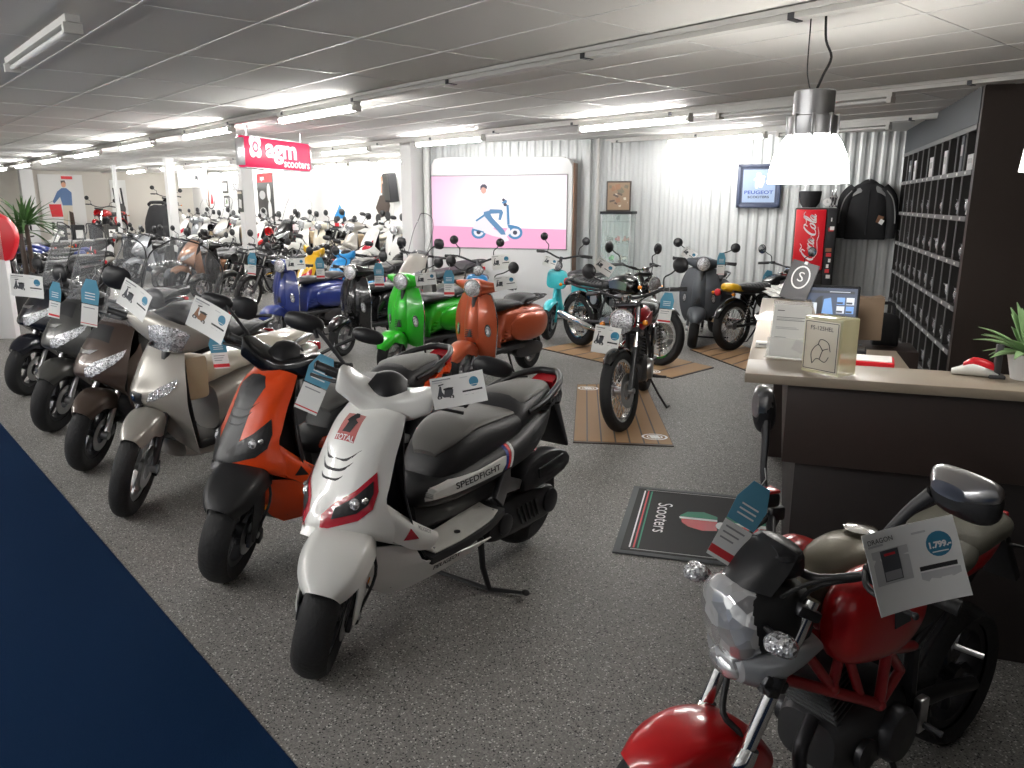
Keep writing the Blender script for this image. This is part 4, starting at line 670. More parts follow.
# ---------------------------------------------------------------- red trellis-frame motorcycle in the foreground
def naked_proto():
    P=Proto('naked_motorcycle',((.47,0,.6),(0,0,1)))
    X=.675; Rw=.265; XR=-.62; HS=Matrix.Translation((-.05,0,.025))
    e=P.part('front_wheel',cast_rim(X,Rw,.18,.11,'dark_metal',6),1); P.part('tyre',tyre_mb(X,Rw,.13,.18),1,e); P.part('brake_disc',disc_mb(X,Rw,.075,.125),1,e)
    m=MB(); g=[]
    for a,w in [(150,.06),(132,.085),(112,.10),(90,.104),(72,.10),(58,.085),(46,.055)]:
        r=Rw+.022; c,s_=math.cos(R(a)),math.sin(R(a)); dd=.12 if 85<a<150 else .06
        g.append([(X+r*c,0,Rw+r*s_),(X+(r-.006)*c,w*.5,Rw+(r-.006)*s_),(X+(r-.026)*c,w*.88,Rw+(r-.026)*s_),(X+(r-dd)*c,w*1.02,Rw+(r-dd)*s_)])
    m.surf(g,'red_paint',4,3,True,.005); P.part('front_fender',m,1)
    m=MB()
    def leg():
        m.tube([(.405,.105,.93),(X-.10,.105,.50)],.021,'chrome',18); m.tube([(X-.115,.105,.52),(X-.10,.105,.49),(X-.085,.105,.47),(X-.08,.105,.45)],[.026,.03,.03,.024],'chrome',18); m.tube([(X-.09,.105,.47),(X,.105,Rw-.02)],.020,'chrome',16); m.lathe([(0,.09),(.025,.09),(.025,.13),(0,.13)],(X,0,Rw),'steel','y',12)
        m.tube([(.50,.105,.73),(.52,.105,.68)],.031,'black_plastic',16); m.box((.53,.13,.70),(.03,.03,.02),'black_plastic',bev=.005)
    m.mirrored(leg); m.box((.425,0,.90),(.08,.26,.03),'dark_metal',(0,-.5,0),.008); m.box((.51,0,.71),(.08,.26,.035),'dark_metal',(0,-.5,0),.008); m.tube([(.38,0,.92),(.47,0,.70)],.034,'dark_metal',12); m.tube([(.56,-.02,.66),(.60,.03,.58),(.56,.06,.52),(.60,.07,.44)],.009,'rubber',8,sm=4); P.part('front_fork',m,1)
    m=MB(); m.M=HS; m.loft([(.44,.75,.92,.10,2.6),(.52,.74,.945,.125,2.6),(.60,.735,.94,.12,2.5,.06),(.645,.74,.925,.105,2.4,.1)],'matt_black_paint',26,4); m.loft([(.40,.735,.77,.10,2.6),(.5,.69,.785,.132,2.8),(.585,.65,.78,.122,2.7,.06),(.635,.66,.765,.095,2.5,.1)],'pale_grey_paint',26,4); P.part('headlight_shell',m,1)
    m=MB(); m.M=HS; m.loft([(.60,.725,.945,.118,2.3,.05),(.645,.71,.94,.108,2.2,.10),(.672,.74,.91,.08,2.1,.13),(.685,.80,.86,.035,2,.13)],'lens_clear',28,4); m.loft([(.615,.655,.73,.07,2.3,.05),(.650,.66,.725,.058,2.2,.1),(.664,.675,.71,.03,2,.1)],'lens_clear',20,3); P.part('headlight',m,1)
    m=MB(); m.M=HS
    m.surf([[(.645,0,.94),(.625,.055,.935),(.575,.095,.925)],[(.59,0,1.0),(.575,.06,.995),(.53,.095,.98)],[(.53,0,1.05),(.52,.05,1.045),(.49,.08,1.025)]],'black_plastic',4,4,True,.006); m.loft([(.46,.94,1.03,.07,3),(.50,.94,1.045,.085,3),(.54,.95,1.04,.07,3)],'black_plastic',16,2); P.part('screen',m,1)
    m=MB(); m.lathe([(.0,0),(.05,0),(.055,.02),(.05,.03),(.045,.028)],(.455,.03,1.015),'black_plastic','z',20); m.lathe([(.045,.028),(0,.029)],(.455,.03,1.015),'photo_dark','z',20,cap=False); P.part('speedometer',m,1)
    m=MB(); m.tube([(.22,-.37,1.02),(.30,-.24,1.045),(.385,-.1,.985),(.40,0,.98),(.385,.1,.985),(.30,.24,1.045),(.22,.37,1.02)],.012,'black_plastic',12,sm=4)
    def gp(): m.tube([(.295,.245,1.043),(.215,.375,1.018)],[.017,.019],'rubber',12); m.box((.31,.215,1.04),(.05,.06,.045),'black_plastic',bev=.01); m.tube([(.335,.20,1.045),(.37,.26,1.03),(.33,.36,1.01)],[.008,.008,.006],'black_plastic',8,sm=4); m.ell((.33,.362,1.01),(.009,.009,.009),'black_plastic',8,6); m.tube([(.33,.2,1.03),(.45,.14,1.0),(.52,.06,.90)],.006,'rubber',6,sm=4); m.tube([(.31,.19,1.02),(.42,.11,.96),(.44,.05,.80)],.006,'rubber',6,sm=4)
    m.mirrored(gp); m.box((.345,-.20,1.09),(.06,.055,.045),'black_plastic',bev=.012); m.box((.345,-.20,1.116),(.055,.05,.01),'red_paint',bev=.004); P.part('handlebar',m,1)
    for sd,nm in ((-1,'mirror'),(1,'mirror')):
        m=MB()
        if sd<0:
            m.tube([(.335,-.215,1.07),(.34,-.235,1.16),(.33,-.25,1.25),(.325,-.265,1.31)],[.013,.012,.014,.018],'black_plastic',10,sm=3,flat=.7)
            m.loft([(.295,1.285,1.37,.018,2.6,0,-.275),(.308,1.265,1.405,.034,2.8,0,-.285),(.33,1.27,1.41,.034,2.6,0,-.285),(.35,1.30,1.39,.018,2.3,0,-.28)],'black_plastic',20,3); m.loft([(.312,1.295,1.409,.0345,2.6,0,-.2855),(.333,1.305,1.414,.0345,2.6,0,-.2855),(.354,1.32,1.395,.018,2.3,0,-.28)],'steel',20,3)
        else:
            m.tube([(.335,.215,1.06),(.34,.24,1.14),(.31,.28,1.23),(.285,.32,1.29)],[.013,.012,.014,.018],'black_plastic',10,sm=3,flat=.7)
            m.loft([(.215,1.285,1.33,.035,2.6,0,.38),(.235,1.26,1.355,.078,3,0,.385),(.268,1.255,1.36,.086,3,0,.385),(.30,1.28,1.335,.045,2.4,0,.38)],'black_plastic',24,3); m.loft([(.242,1.305,1.359,.081,3,0,.386),(.270,1.305,1.365,.088,3,0,.386),(.304,1.305,1.34,.047,2.4,0,.38)],'steel',24,3)
        P.part(nm,m,1)
    for sd in (1,-1):
        m=MB(); m.tube([(.55,sd*.11,.88),(.555,sd*.165,.885)],.008,'black_plastic',8); m.loft([(.535,.865,.90,.03,2.3,0,sd*.20),(.56,.858,.912,.045,2.3,0,sd*.205),(.59,.865,.903,.035,2.2,0,sd*.20),(.605,.875,.89,.012,2,0,sd*.20)],'lens',16,3); P.part('turn_signal',m,1)
    m=MB(); m.loft([(.30,.80,.86,.04,2.4),(.26,.78,.93,.075,2.5),(.14,.78,.975,.105,2.5),(.0,.79,.965,.105,2.5),(-.12,.80,.915,.085,2.5),(-.19,.82,.87,.06,2.4)],'khaki_paint',28,4); e=P.part('fuel_tank',m)
    m=MB(); m.lathe([(.0,.0),(.046,0),(.048,.008),(.036,.014),(0,.016)],(.04,0,.982),'chrome','z',22); P.part('fuel_cap',m,0,e)
    P.pair('tank_side',lambda m:m.loft([(.345,.76,.86,.02,2.3,0,.11),(.30,.70,.93,.055,2.5,0,.12),(.18,.665,.955,.072,2.5,0,.125),(.05,.665,.90,.065,2.5,0,.132),(-.08,.70,.83,.045,2.5,0,.12),(-.15,.74,.79,.015,2.2,0,.10)],'red_paint',24,4),0,e)
    P.pair('tank_badge',lambda m:m.surf([[(.17,.199,.85),(.10,.199,.85)],[(.16,.1995,.79),(.08,.199,.79)]],'matt_grey_paint',2,2,False,.003),0,e)
    m=MB(); m.loft([(-.10,.80,.85,.06,2.4),(-.16,.77,.865,.105,2.6),(-.30,.755,.84,.14,2.7),(-.42,.76,.85,.14,2.7),(-.48,.78,.86,.12,2.6)],'khaki_seat',24,4); m.loft([(-.43,.78,.84,.10,2.6),(-.48,.78,.875,.13,2.7),(-.60,.79,.885,.13,2.7),(-.72,.80,.885,.12,2.6),(-.78,.83,.875,.06,2.2)],'khaki_seat',24,4); P.part('seat',m)
    P.part('seat_strap',MB()) if False else None; m=MB(); m.mirrored(lambda:[m.tube([(-.14+d,.125,.80),(-.15+d,.085,.862),(-.15+d,0,.872)],.007,'seat_vinyl',8,sm=3) for d in (0,.028)]); P.part('seat_strap',m)
    m=MB(); m.loft([(-.44,.70,.78,.11,3),(-.6,.73,.80,.11,2.8),(-.75,.77,.83,.08,2.6),(-.84,.81,.85,.03,2.3)],'red_paint',20,3); P.part('tail_fairing',m)
    m=MB(); m.box((-.84,0,.83),(.03,.10,.04),'red_lens',bev=.01); P.part('tail_light',m)
    m=MB()
    def fr():
        t=lambda a,b,r=.017:m.tube([a,b],r,'frame_red',12)
        A=(.42,.05,.80);B=(.08,.145,.67);C=(.44,.05,.66);D=(.10,.15,.50);E_=(.24,.10,.735);Fm=(.27,.10,.59);G_=(-.06,.135,.63)
        t(A,B);t(C,D);t(A,Fm,.015);t(Fm,E_,.015);t(E_,(.17,.125,.55),.015);t(B,D,.016);t(B,(-.12,.12,.60));t(D,(-.04,.13,.55),.015);t((-.04,.13,.55),B,.015)
        for p in (B,D,E_,Fm): m.ell(p,(.021,.021,.021),'frame_red',10,8)
    m.mirrored(fr); m.tube([(.42,-.05,.80),(.42,.05,.80)],.02,'frame_red',10); m.tube([(.44,-.05,.66),(.44,.05,.66)],.02,'frame_red',10); P.part('frame',m)
    m=MB(); m.mirrored(lambda:(m.tube([(-.12,.12,.60),(-.45,.10,.72),(-.78,.05,.80)],.014,'dark_metal',8),m.tube([(-.14,.12,.50),(-.55,.09,.74)],.012,'dark_metal',8),m.tube([(-.12,.12,.60),(-.16,.11,.36)],.022,'dark_metal',8))); P.part('subframe',m)
    m=MB(); m.loft([(.22,.26,.42,.10,3),(.10,.22,.48,.14,3),(-.06,.22,.48,.14,3),(-.18,.28,.44,.10,3)],'engine_metal',20,2); cyl=Matrix.Translation((.16,0,.50))@Matrix.Rotation(.5,4,'Y')
    for i in range(9): m.M=cyl@Matrix.Translation((0,0,-.06+.024*i)); m.box((0,0,0),(.15,.18,.009),'engine_metal',bev=.003)
    m.M=cyl; m.box((0,0,.02),(.11,.13,.22),'engine_metal',bev=.01); m.M=None; m.mirrored(lambda:(m.lathe([(.09,.13),(.09,.16),(.08,.175),(0,.18)],(-.02,0,.35),'dark_metal','y',24),m.lathe([(.05,.13),(.05,.15),(0,.155)],(.12,0,.33),'dark_metal','y',16))); P.part('engine',m)
    m=MB(); m.tube([(.24,.03,.44),(.32,.05,.36),(.26,.06,.22),(.0,.06,.17),(-.22,-.06,.22)],.022,'dark_metal',10,sm=4); m.tube([(-.22,-.10,.24),(-.34,-.16,.32),(-.80,-.19,.55)],[.03,.055,.055],'dark_metal',14); P.part('exhaust',m)
    m=MB(); m.mirrored(lambda:(m.tube([(-.14,.10,.36),(-.40,.11,.33),(XR,.10,Rw)],.026,'dark_metal',10),m.box((-.16,.15,.36),(.05,.03,.12),'steel',bev=.008),m.tube([(-.16,.15,.33),(-.17,.22,.32)],.011,'dark_metal',8),m.tube([(-.40,.12,.50),(-.43,.20,.49)],.010,'steel',8))); P.part('swing_arm',m)
    m=MB(); m.prism([(.03,.66),(-.10,.62),(-.32,.66),(-.44,.72),(-.30,.75),(-.05,.76)],-.125,.125,'matt_black_paint',.02,2); P.part('side_panel',m)
    e=P.part('rear_wheel',cast_rim(XR,Rw,.205,.13,'dark_metal',6)); P.part('tyre',tyre_mb(XR,Rw,.16,.205),0,e)
    m=MB(); m.prism([(-.74,.86),(-.80,.84),(-1.0,.56),(-.97,.54)],-.06,.06,'black_plastic',.006); P.part('plate_holder',m)
    for sd in (1,-1):
        m=MB(); m.tube([(-.86,sd*.04,.72),(-.87,sd*.14,.73)],.007,'black_plastic',6); m.loft([(-.90,.72,.74,.02,2.2,0,sd*.17),(-.87,.71,.755,.045,2.3,0,sd*.175),(-.845,.72,.745,.03,2.2,0,sd*.17)],'lens',12,2); P.part('turn_signal',m)
    m=MB(); m.tube([(-.02,.15,.25),(-.04,.20,.12),(-.06,.27,.012),(-.13,.28,.012)],.010,'dark_metal',8); P.part('side_stand',m)
    return P
# ---------------------------------------------------------------- price cards and hang tags
def card(M,label,w=.2,h=.14,group=None,pic='photo_dark',rich=None,bend=.012,simple=False):
    m=MB(); nx=8
    B=lambda u,v:bend*(4*(u/w)**2-0)+bend*.4*math.sin(v/h*4)
    def quad(u0,v0,u1,v1,k,z,n=4):
        us=[u0+(u1-u0)*i/n for i in range(n+1)]; g=[[(u,v,B(u,v)+z) for u in us] for v in (v0,(v0+v1)/2,v1)]
        V=n+1; m.add([p for r in g for p in r],[(i*V+j,i*V+j+1,(i+1)*V+j+1,(i+1)*V+j) for i in range(2) for j in range(n)],k)
    g=[[(-w/2+w*i/nx,v,B(-w/2+w*i/nx,v)) for i in range(nx+1)] for v in (h/2,h/6,-h/6,-h/2)]
    m.surf(g,'paper',1,1,False,.0009)
    def disc(u,v,r,k,z):
        P=lambda q,i:(u+q*math.cos(2*pi*i/20),v+q*math.sin(2*pi*i/20))
        pts=[(u,v)]+[P(r*t,i) for t in (.33,.67,1) for i in range(20)]
        m.add([(a,b,B(a,b)+z) for a,b in pts],[(0,i+1,(i+1)%20+1) for i in range(20)]+[(1+20*j+i,21+20*j+i,21+20*j+(i+1)%20,1+20*j+(i+1)%20) for j in (0,1) for i in range(20)],k)
    def words(t,size,u,v,k,zz,**kw):
        bm=text_bm(t,size,**kw); bmesh.ops.triangulate(bm,faces=bm.faces[:]); bm.transform(Matrix.Translation((u,v,0)))
        for q in bm.verts: q.co.z=B(q.co.x,q.co.y)+zz
        m.frombm(bm,k)
    z=.0012
    if not simple: quad(-w*.46,h*.39,-w*.12,h*.43,'grey_ink',z) if not rich else None; quad(-w*.46,h*.32,-w*.28,h*.345,'pale_ink',z)
    if rich:
        quad(-w*.44,-h*.15,-w*.02,h*.27,'pale_ink',z); quad(-w*.34,-h*.12,-w*.13,h*.26,pic,z+.0005); quad(-w*.30,h*.19,-w*.17,h*.22,'label_red',z+.0008); quad(-w*.33,-h*.11,-w*.14,-h*.0,'grey_ink',z+.0008)
        quad(w*.06,-h*.27,w*.46,-h*.12,'pale_ink',z+.0002); disc(w*.1,-h*.38,h*.05,'label_red',z+.0003); [quad(-w*.46,-h*(.24+.045*i),-w*(.30+.02*i),-h*(.255+.045*i),'grey_ink',z+.0003) for i in range(4)]; [quad(w*.24,-h*(.31+.04*i),w*(.42-.03*i),-h*(.325+.04*i),'pale_ink',z+.0003) for i in range(3)]
        words(rich,h*.085,-w*.46,h*.385,'ink',z+.001,align='LEFT')
    else:
        if simple: quad(-w*.36,-h*.12,-w*.25,h*.2,pic,z,2); quad(-w*.27,-h*.20,-w*.14,h*.06,pic,z,2)
        else:
            pl=lambda pts,k,zz:m.add([(w*a,h*b,B(w*a,h*b)+zz) for a,b in pts],[tuple(range(len(pts)))],k)
            disc(-w*.37,-h*.14,h*.075,'ink',z); disc(-w*.15,-h*.17,h*.075,'ink',z+.0002); disc(-w*.37,-h*.14,h*.035,'pale_ink',z+.0004); disc(-w*.15,-h*.17,h*.035,'pale_ink',z+.0004)
            pl([(-.40,-.08),(-.33,-.10),(-.29,-.16),(-.20,-.17),(-.12,-.08),(-.10,.06),(-.16,.09),(-.26,.07),(-.28,-.06),(-.31,.02),(-.31,.2),(-.34,.22),(-.37,.06)],pic,z+.0003)
            pl([(-.28,.07),(-.12,.06),(-.09,.12),(-.18,.14),(-.28,.12)],'ink',z+.0006); pl([(-.36,.22),(-.26,.25),(-.26,.28),(-.36,.26)],'ink',z+.0006)
    disc(w*.30,h*.19,h*.155,'tag_blue',z)
    if not simple:
        quad(w*.06,-h*.10,w*.44,-h*.045,'ink',z); quad(w*.06,-h*.2,w*.36,-h*.18,'pale_ink',z); quad(w*.06,-h*.26,w*.30,-h*.24,'pale_ink',z); quad(w*.22,h*.09,w*.38,h*.105,'white_ink',z+.0008)
        quad(w*.05,h*.36,w*.2,h*.385,'pale_ink',z); disc(w*.12,-h*.37,h*.045,'label_red',z)
    if rich:
        words('1.799,-',h*.1,w*.30,h*.18,'white_ink',z+.0012,bold=.0008)
    m.M=None; o=m.build('price_card'); o.matrix_world=M; tag(o,label,'price card',group); return o
def hang_tag(M,label,group=None,w=.075,h=.20,name='hang_tag'):
    m=MB(); C=lambda v:.01*math.sin(v*14)
    def st(pts,k,z): 
        m.add([(u,v,C(v)+z) for u,v in pts]+[(u,v,C(v)+z-.0008) for u,v in pts],[tuple(range(len(pts))),tuple(reversed(range(len(pts),2*len(pts))))]+[(i,i+len(pts),(i+1)%len(pts)+len(pts),(i+1)%len(pts)) for i in range(len(pts))],k)
    st([(-w*.5,-h*.04),(w*.5,-h*.04),(w*.5,-h*.5),(-w*.5,-h*.5)],'paper',0); st([(-w*.5,-h*.02),(w*.5,-h*.02),(w*.55,h*.25),(w*.3,h*.5),(-w*.3,h*.5),(-w*.55,h*.25)],'tag_gloss_blue',.001)
    st([(-w*.5,-h*.36),(w*.5,-h*.36),(w*.5,-h*.46),(-w*.5,-h*.46)],'label_red',.0012)
    for i in range(3): st([(-w*.38,-h*(.10+.07*i)),(w*(.3-.1*i),-h*(.10+.07*i)),(w*(.3-.1*i),-h*(.12+.07*i)),(-w*.38,-h*(.12+.07*i))],'grey_ink',.0014)
    for i in range(3): st([(-w*.3,h*(.22-.06*i)),(w*.3,h*(.22-.06*i)),(w*.3,h*(.20-.06*i)),(-w*.3,h*(.20-.06*i))],'white_ink',.0024)
    m.tube([(0,h*.5,.005),(.01,h*.62,-.01),(0,h*.74,-.02)],.0012,'pale_ink',5)
    o=m.build(name); o.matrix_world=M; tag(o,label,'hang tag',group); return o
FW=Vector((-math.sin(YAW)*math.cos(PIT),math.cos(YAW)*math.cos(PIT),-math.sin(PIT))); RT=Vector((math.cos(YAW),math.sin(YAW),0)); UP=RT.cross(FW)
def pt(px,py,d):
    """point of the room seen at (px,py) of the 1024x768 photograph, d metres into the view"""
    return Vector((0,0,HC))+(FW+RT*((px-512)/F)+UP*((384-py)/F))*d
def at(px,py,z=0):
    d=FW+RT*((px-512)/F)+UP*((384-py)/F); return Vector((0,0,HC))+d*((z-HC)/d.z)
def sheetM(p,d,roll=0,yaw=0,pitch=0):
    """matrix for a paper at p facing roughly the aisle: roll turns it in its own plane, yaw/pitch turn its face (degrees)"""
    o=pt(*p,d) if len(p)==2 else Vector(p)
    base=frame(o,RT,Vector((0,0,1)))
    return base@Matrix.Rotation(R(yaw),4,'Y')@Matrix.Rotation(R(pitch),4,'X')@Matrix.Rotation(R(roll),4,'Z')
# ---------------------------------------------------------------- the building
H=2.52
def speckle():
    m=mat('floor_carpet',(.08,.08,.078),.62); nt=m.node_tree; b=nt.nodes['Principled BSDF']; tc=nt.nodes.new('ShaderNodeTexCoord')
    v=nt.nodes.new('ShaderNodeTexVoronoi'); v.inputs['Scale'].default_value=210; nt.links.new(tc.outputs['Object'],v.inputs['Vector'])
    r=nt.nodes.new('ShaderNodeValToRGB'); e=r.color_ramp; e.interpolation='CONSTANT'; e.elements[0].color=(.013,.013,.013,1); e.elements[1].position=.08; e.elements[1].color=(.23,.22,.205,1)
    for p,c in [(.35,(.17,.163,.155)),(.6,(.27,.26,.245)),(.8,(.2,.192,.18)),(.955,(.62,.6,.57))]: x=e.elements.new(p); x.color=(*c,1)
    s=nt.nodes.new('ShaderNodeSeparateColor'); nt.links.new(v.outputs['Color'],s.inputs[0]); nt.links.new(s.outputs[0],r.inputs[0])
    n=nt.nodes.new('ShaderNodeTexNoise'); n.inputs['Scale'].default_value=1.2; nt.links.new(tc.outputs['Object'],n.inputs['Vector'])
    mx=nt.nodes.new('ShaderNodeMix'); mx.data_type='RGBA'; mx.blend_type='MULTIPLY'; mx.inputs[0].default_value=.25; nt.links.new(r.outputs[0],mx.inputs[6]); nt.links.new(n.outputs[0],mx.inputs[7]); nt.links.new(mx.outputs[2],b.inputs['Base Color'])
speckle()
mat('blue_carpet',srgb(8,32,60),1,spec=.1,bump=('noise',250,.3)); mat('ceiling_tile',(.80,.785,.755),.85,bump=('noise',120,.1)); mat('t_bar',(.8,.79,.77),.4,.1); mat('corrugated',(.57,.585,.585),.45,.1); mat('white_wall',(.80,.80,.79),.8); mat('cream_wall',(.66,.63,.57),.8); mat('dark_brown',srgb(58,48,43),.5,bump=('noise',60,.05)); mat('counter_top',srgb(150,138,122),.4); mat('counter_body',srgb(52,42,38),.45); mat('counter_base',srgb(30,23,22),.5)
mat('shelf_black',(.03,.028,.027),.5); mat('shelf_edge',(.2,.2,.2),.45); mat('rail_white',(.62,.61,.58),.45); mat('tube_on',(1,1,1),.3,emit=(1,.985,.96),es=TUBE); mat('tube_off',(.75,.75,.74),.3); mat('shade_soft',(1,1,1),.3,emit=(1,.97,.92),es=3.0); mat('shade_lit',(1,1,1),.3,emit=(1,.97,.92),es=LAMP); mat('sign_pink',srgb(226,40,92),.35,emit=srgb(226,40,92),es=.28); mat('sign_white',(.9,.9,.9),.4,emit=(1,1,1),es=.3)
paint("blue_shirt",96,124,168,.7,0,0); mat("plinth_white",(.8,.8,.8),.5); mat('wood_mat',srgb(150,118,84),.7); mat('mat_black',(.016,.016,.017),.75); mat('mat_edge',(.10,.11,.115),.7); mat('cardboard',srgb(150,128,106),.8); mat('glass_pane',(.72,.86,.82),.05,alpha=.24,coat=1); mat('leaf',(.07,.16,.045),.5); mat('leaf_pale',(.22,.36,.16),.5); mat('pot_dark',(.05,.05,.05),.6); mat('skin',srgb(214,160,132),.6); mat('cola_red',srgb(190,24,36),.35,emit=srgb(190,24,36),es=.12); mat('fabric_black',(.02,.02,.022),.9); mat('fabric_grey',(.25,.25,.25),.9)
def obox(m,s0,s1,q0,q1,z0,z1,key):
    P=[sq(s,q,z) for z in (z0,z1) for s,q in ((s0,q0),(s1,q0),(s1,q1),(s0,q1))]
    return m.add(P,[(0,1,2,3),(7,6,5,4),(0,4,5,1),(1,5,6,2),(2,6,7,3),(3,7,4,0)],key)
def fix(m):
    bm=bmesh.new(); me=m.mesh('x'); bm.from_mesh(me); bmesh.ops.recalc_face_normals(bm,faces=bm.faces[:]); bm.to_mesh(me); bm.free(); return me
def structure(name,m,parent=None):
    o=m.build(name,parent); 
    bm=bmesh.new(); bm.from_mesh(o.data); bmesh.ops.recalc_face_normals(bm,faces=bm.faces[:]); bm.to_mesh(o.data); bm.free()
    if not parent: o['kind']='structure'
    return o
def solid(name,m,parent=None):
    o=m.build(name,parent); bm=bmesh.new(); bm.from_mesh(o.data); bmesh.ops.recalc_face_normals(bm,faces=bm.faces[:]); bm.to_mesh(o.data); bm.free(); return o
m=MB(); m.box((-12,10,-.1),(40,34,.2),'floor_carpet'); structure('floor',m)
m=MB(); obox(m,-6,9.6,-9,.84,.0005,.006,'blue_carpet'); structure('trim_1',m)
m=MB(); m.box((-12,10,H+.1),(40,34,.2),'ceiling_tile'); ceil=structure('ceiling',m)
m=MB()
for i in range(-6,16): 
    q=3.5-.565*5+.565*(i)
    obox(m,-4,26,q-.008,q+.008,H-.003,H+.001,'t_bar')
for i in range(-3,22): s=1.68+1.13*i; obox(m,s-.008,s+.008,-3,9,H-.0025,H+.001,'t_bar')
structure('trim_2',m)
# corrugated wall
m=MB(); x=-5.15; rows=[[],[]]; k=0
while x<1.9:
    for dx,dy in ((0,0),(.025,.018),(.065,.018),(.09,0)):
        for r,z in zip(rows,(0,H)): r.append((x+dx,11.1-dy,z))
    x+=.125
b=[[(p[0],11.2,p[2]) for p in r] for r in rows]
m.add([p for r in rows for p in r],[(j,j+1,len(rows[0])+j+1,len(rows[0])+j) for j in range(len(rows[0])-1)],'corrugated'); m.box((-1.6,11.19,H/2),(7.2,.06,H),'corrugated'); o=structure('wall_back',m)
for p in o.data.polygons: p.use_smooth=False
m=MB(); obox(m,9.9,26,8.9,9.1,0,H,'white_wall'); structure('wall_rear',m)
m=MB(); obox(m,25,25.2,-7,9,0,H,'cream_wall'); structure('wall_left',m)
m=MB(); m.box((1.95,9.2,H/2),(.1,4.1,H),'dark_brown'); structure('wall_right',m)
m=MB(); obox(m,-5,26,-4.2,-4,0,H,'white_wall'); structure('wall_front',m)
m=MB(); m.box((4.0,2.5,H/2),(.1,9.2,H),'dark_brown'); structure('wall_side',m)
m=MB(); m.box((2.7,7.06,H/2),(2.66,.06,H),'dark_brown'); pan=structure('door_1',m)
m=MB(); p=pt(1016,322,6.95); m.box((p.x,7.015,p.z),(.035,.02,.22),'steel',bev=.006); m.tube([(p.x,7.0,p.z+.04),(p.x,6.97,p.z+.04),(p.x-.09,6.965,p.z+.035)],.011,'steel',10); structure('door_handle',m,pan)
m=MB(); m.box((-5.27,10.85,H/2),(.17,.5,H),'white_wall'); structure('trim_9',m)
m=MB(); m.tube([(-5.1,10.95,0),(-5.1,10.95,H)],.05,'white_wall',14); structure('trim_3',m)
m=MB(); m.box((-2.66,11.05,H/2),(.10,.06,H),'corrugated',bev=.01); m.tube([(-2.5,11.03,0),(-2.5,11.03,H)],.02,'rail_white',8); structure('trim_4',m)
for i,(s,q,w) in enumerate([(13.2,5.6,.19),(16.5,5.45,.16),(20.3,5.45,.08),(16.7,8.1,.2),(24.6,4.4,.3)]):
    if w<.05: continue
    m=MB(); obox(m,s-w/2,s+w/2,q-w/2,q+w/2,0,H,'white_wall'); o=structure('pillar',m)
# ceiling rails and their tube lights
for n,(q,s0,s1) in enumerate([(-1.75,-2.5,24.5),(3.5,-2.5,24.5),(6.28,1.6,24.5),(8.5,2.9,24.5)]):  # first rail is out of view, added to carry extra lit tubes
    m=MB(); obox(m,s0,s1,q-.035,q+.035,H-.055,H-.004,'rail_white'); obox(m,s0,s1,q-.055,q-.04,H-.03,H-.006,'rail_white')
    for i in range(int((s1-s0)/1.3)): obox(m,s0+.6+1.3*i,s0+.63+1.3*i,q-.042,q+.042,H-.06,H-.03,'dark_metal')
    structure('trim_%d'%(5+n),m)
def tube_light(q,s0,s1,lit,label):
    root=empty('tube_light',sq((s0+s1)/2,q,H-.055)); tag(root,label,'ceiling light','tube lights on the ceiling rails'); zz=H-.055
    def loc(m): m.v=[(a-root.location.x,b-root.location.y,c-root.location.z) for a,b,c in m.v]; return m
    m=MB(); obox(m,s0,s1,q-.03,q+.03,zz-.028,zz+.004,'rail_white'); obox(m,s0,s0+.035,q-.04,q+.04,zz-.075,zz-.03,'rail_white'); obox(m,s1-.035,s1,q-.04,q+.04,zz-.075,zz-.03,'rail_white'); solid('housing',loc(m),root)
    m=MB(); k='tube_on' if lit else 'tube_off'
    m.tube([sq(s0+.03,q-.002,zz-.05),sq(s1-.03,q-.002,zz-.05)],.026 if lit else .014,k,10); m=loc(m); m.build('tube',root)
ORD=['nearest','second','third','fourth','fifth','sixth','seventh','eighth','ninth']
for q,nm,ss,lit in [(-1.75,'added unseen',[1.3,3.0,4.7,6.4,8.1],1),(3.5,'front',[5.9+2.6*i for i in range(7)],1),(6.28,'middle',[4.6,7.65]+[10.3+2.6*i for i in range(5)],1),(8.5,'rear',[5.15]+[12.2+2.6*i for i in range(5)],1)]:  # tubes of the first rail are unseen, added to brighten the front row
    for i,s in enumerate(ss): tube_light(q,s,s+1.42,True,'lit tube light, %s from the counter on the %s ceiling rail'%(ORD[i],nm))
tube_light(6.28,2.75,4.3,False,'unlit tube light behind the hanging lamp on the middle ceiling rail')
tube_light(8.5,3.72,5.0,False,'unlit tube light near the corrugated wall on the rear ceiling rail')
tube_light(1.0,4.1,5.55,False,'single unlit tube light on the dim ceiling over the first row of scooters')
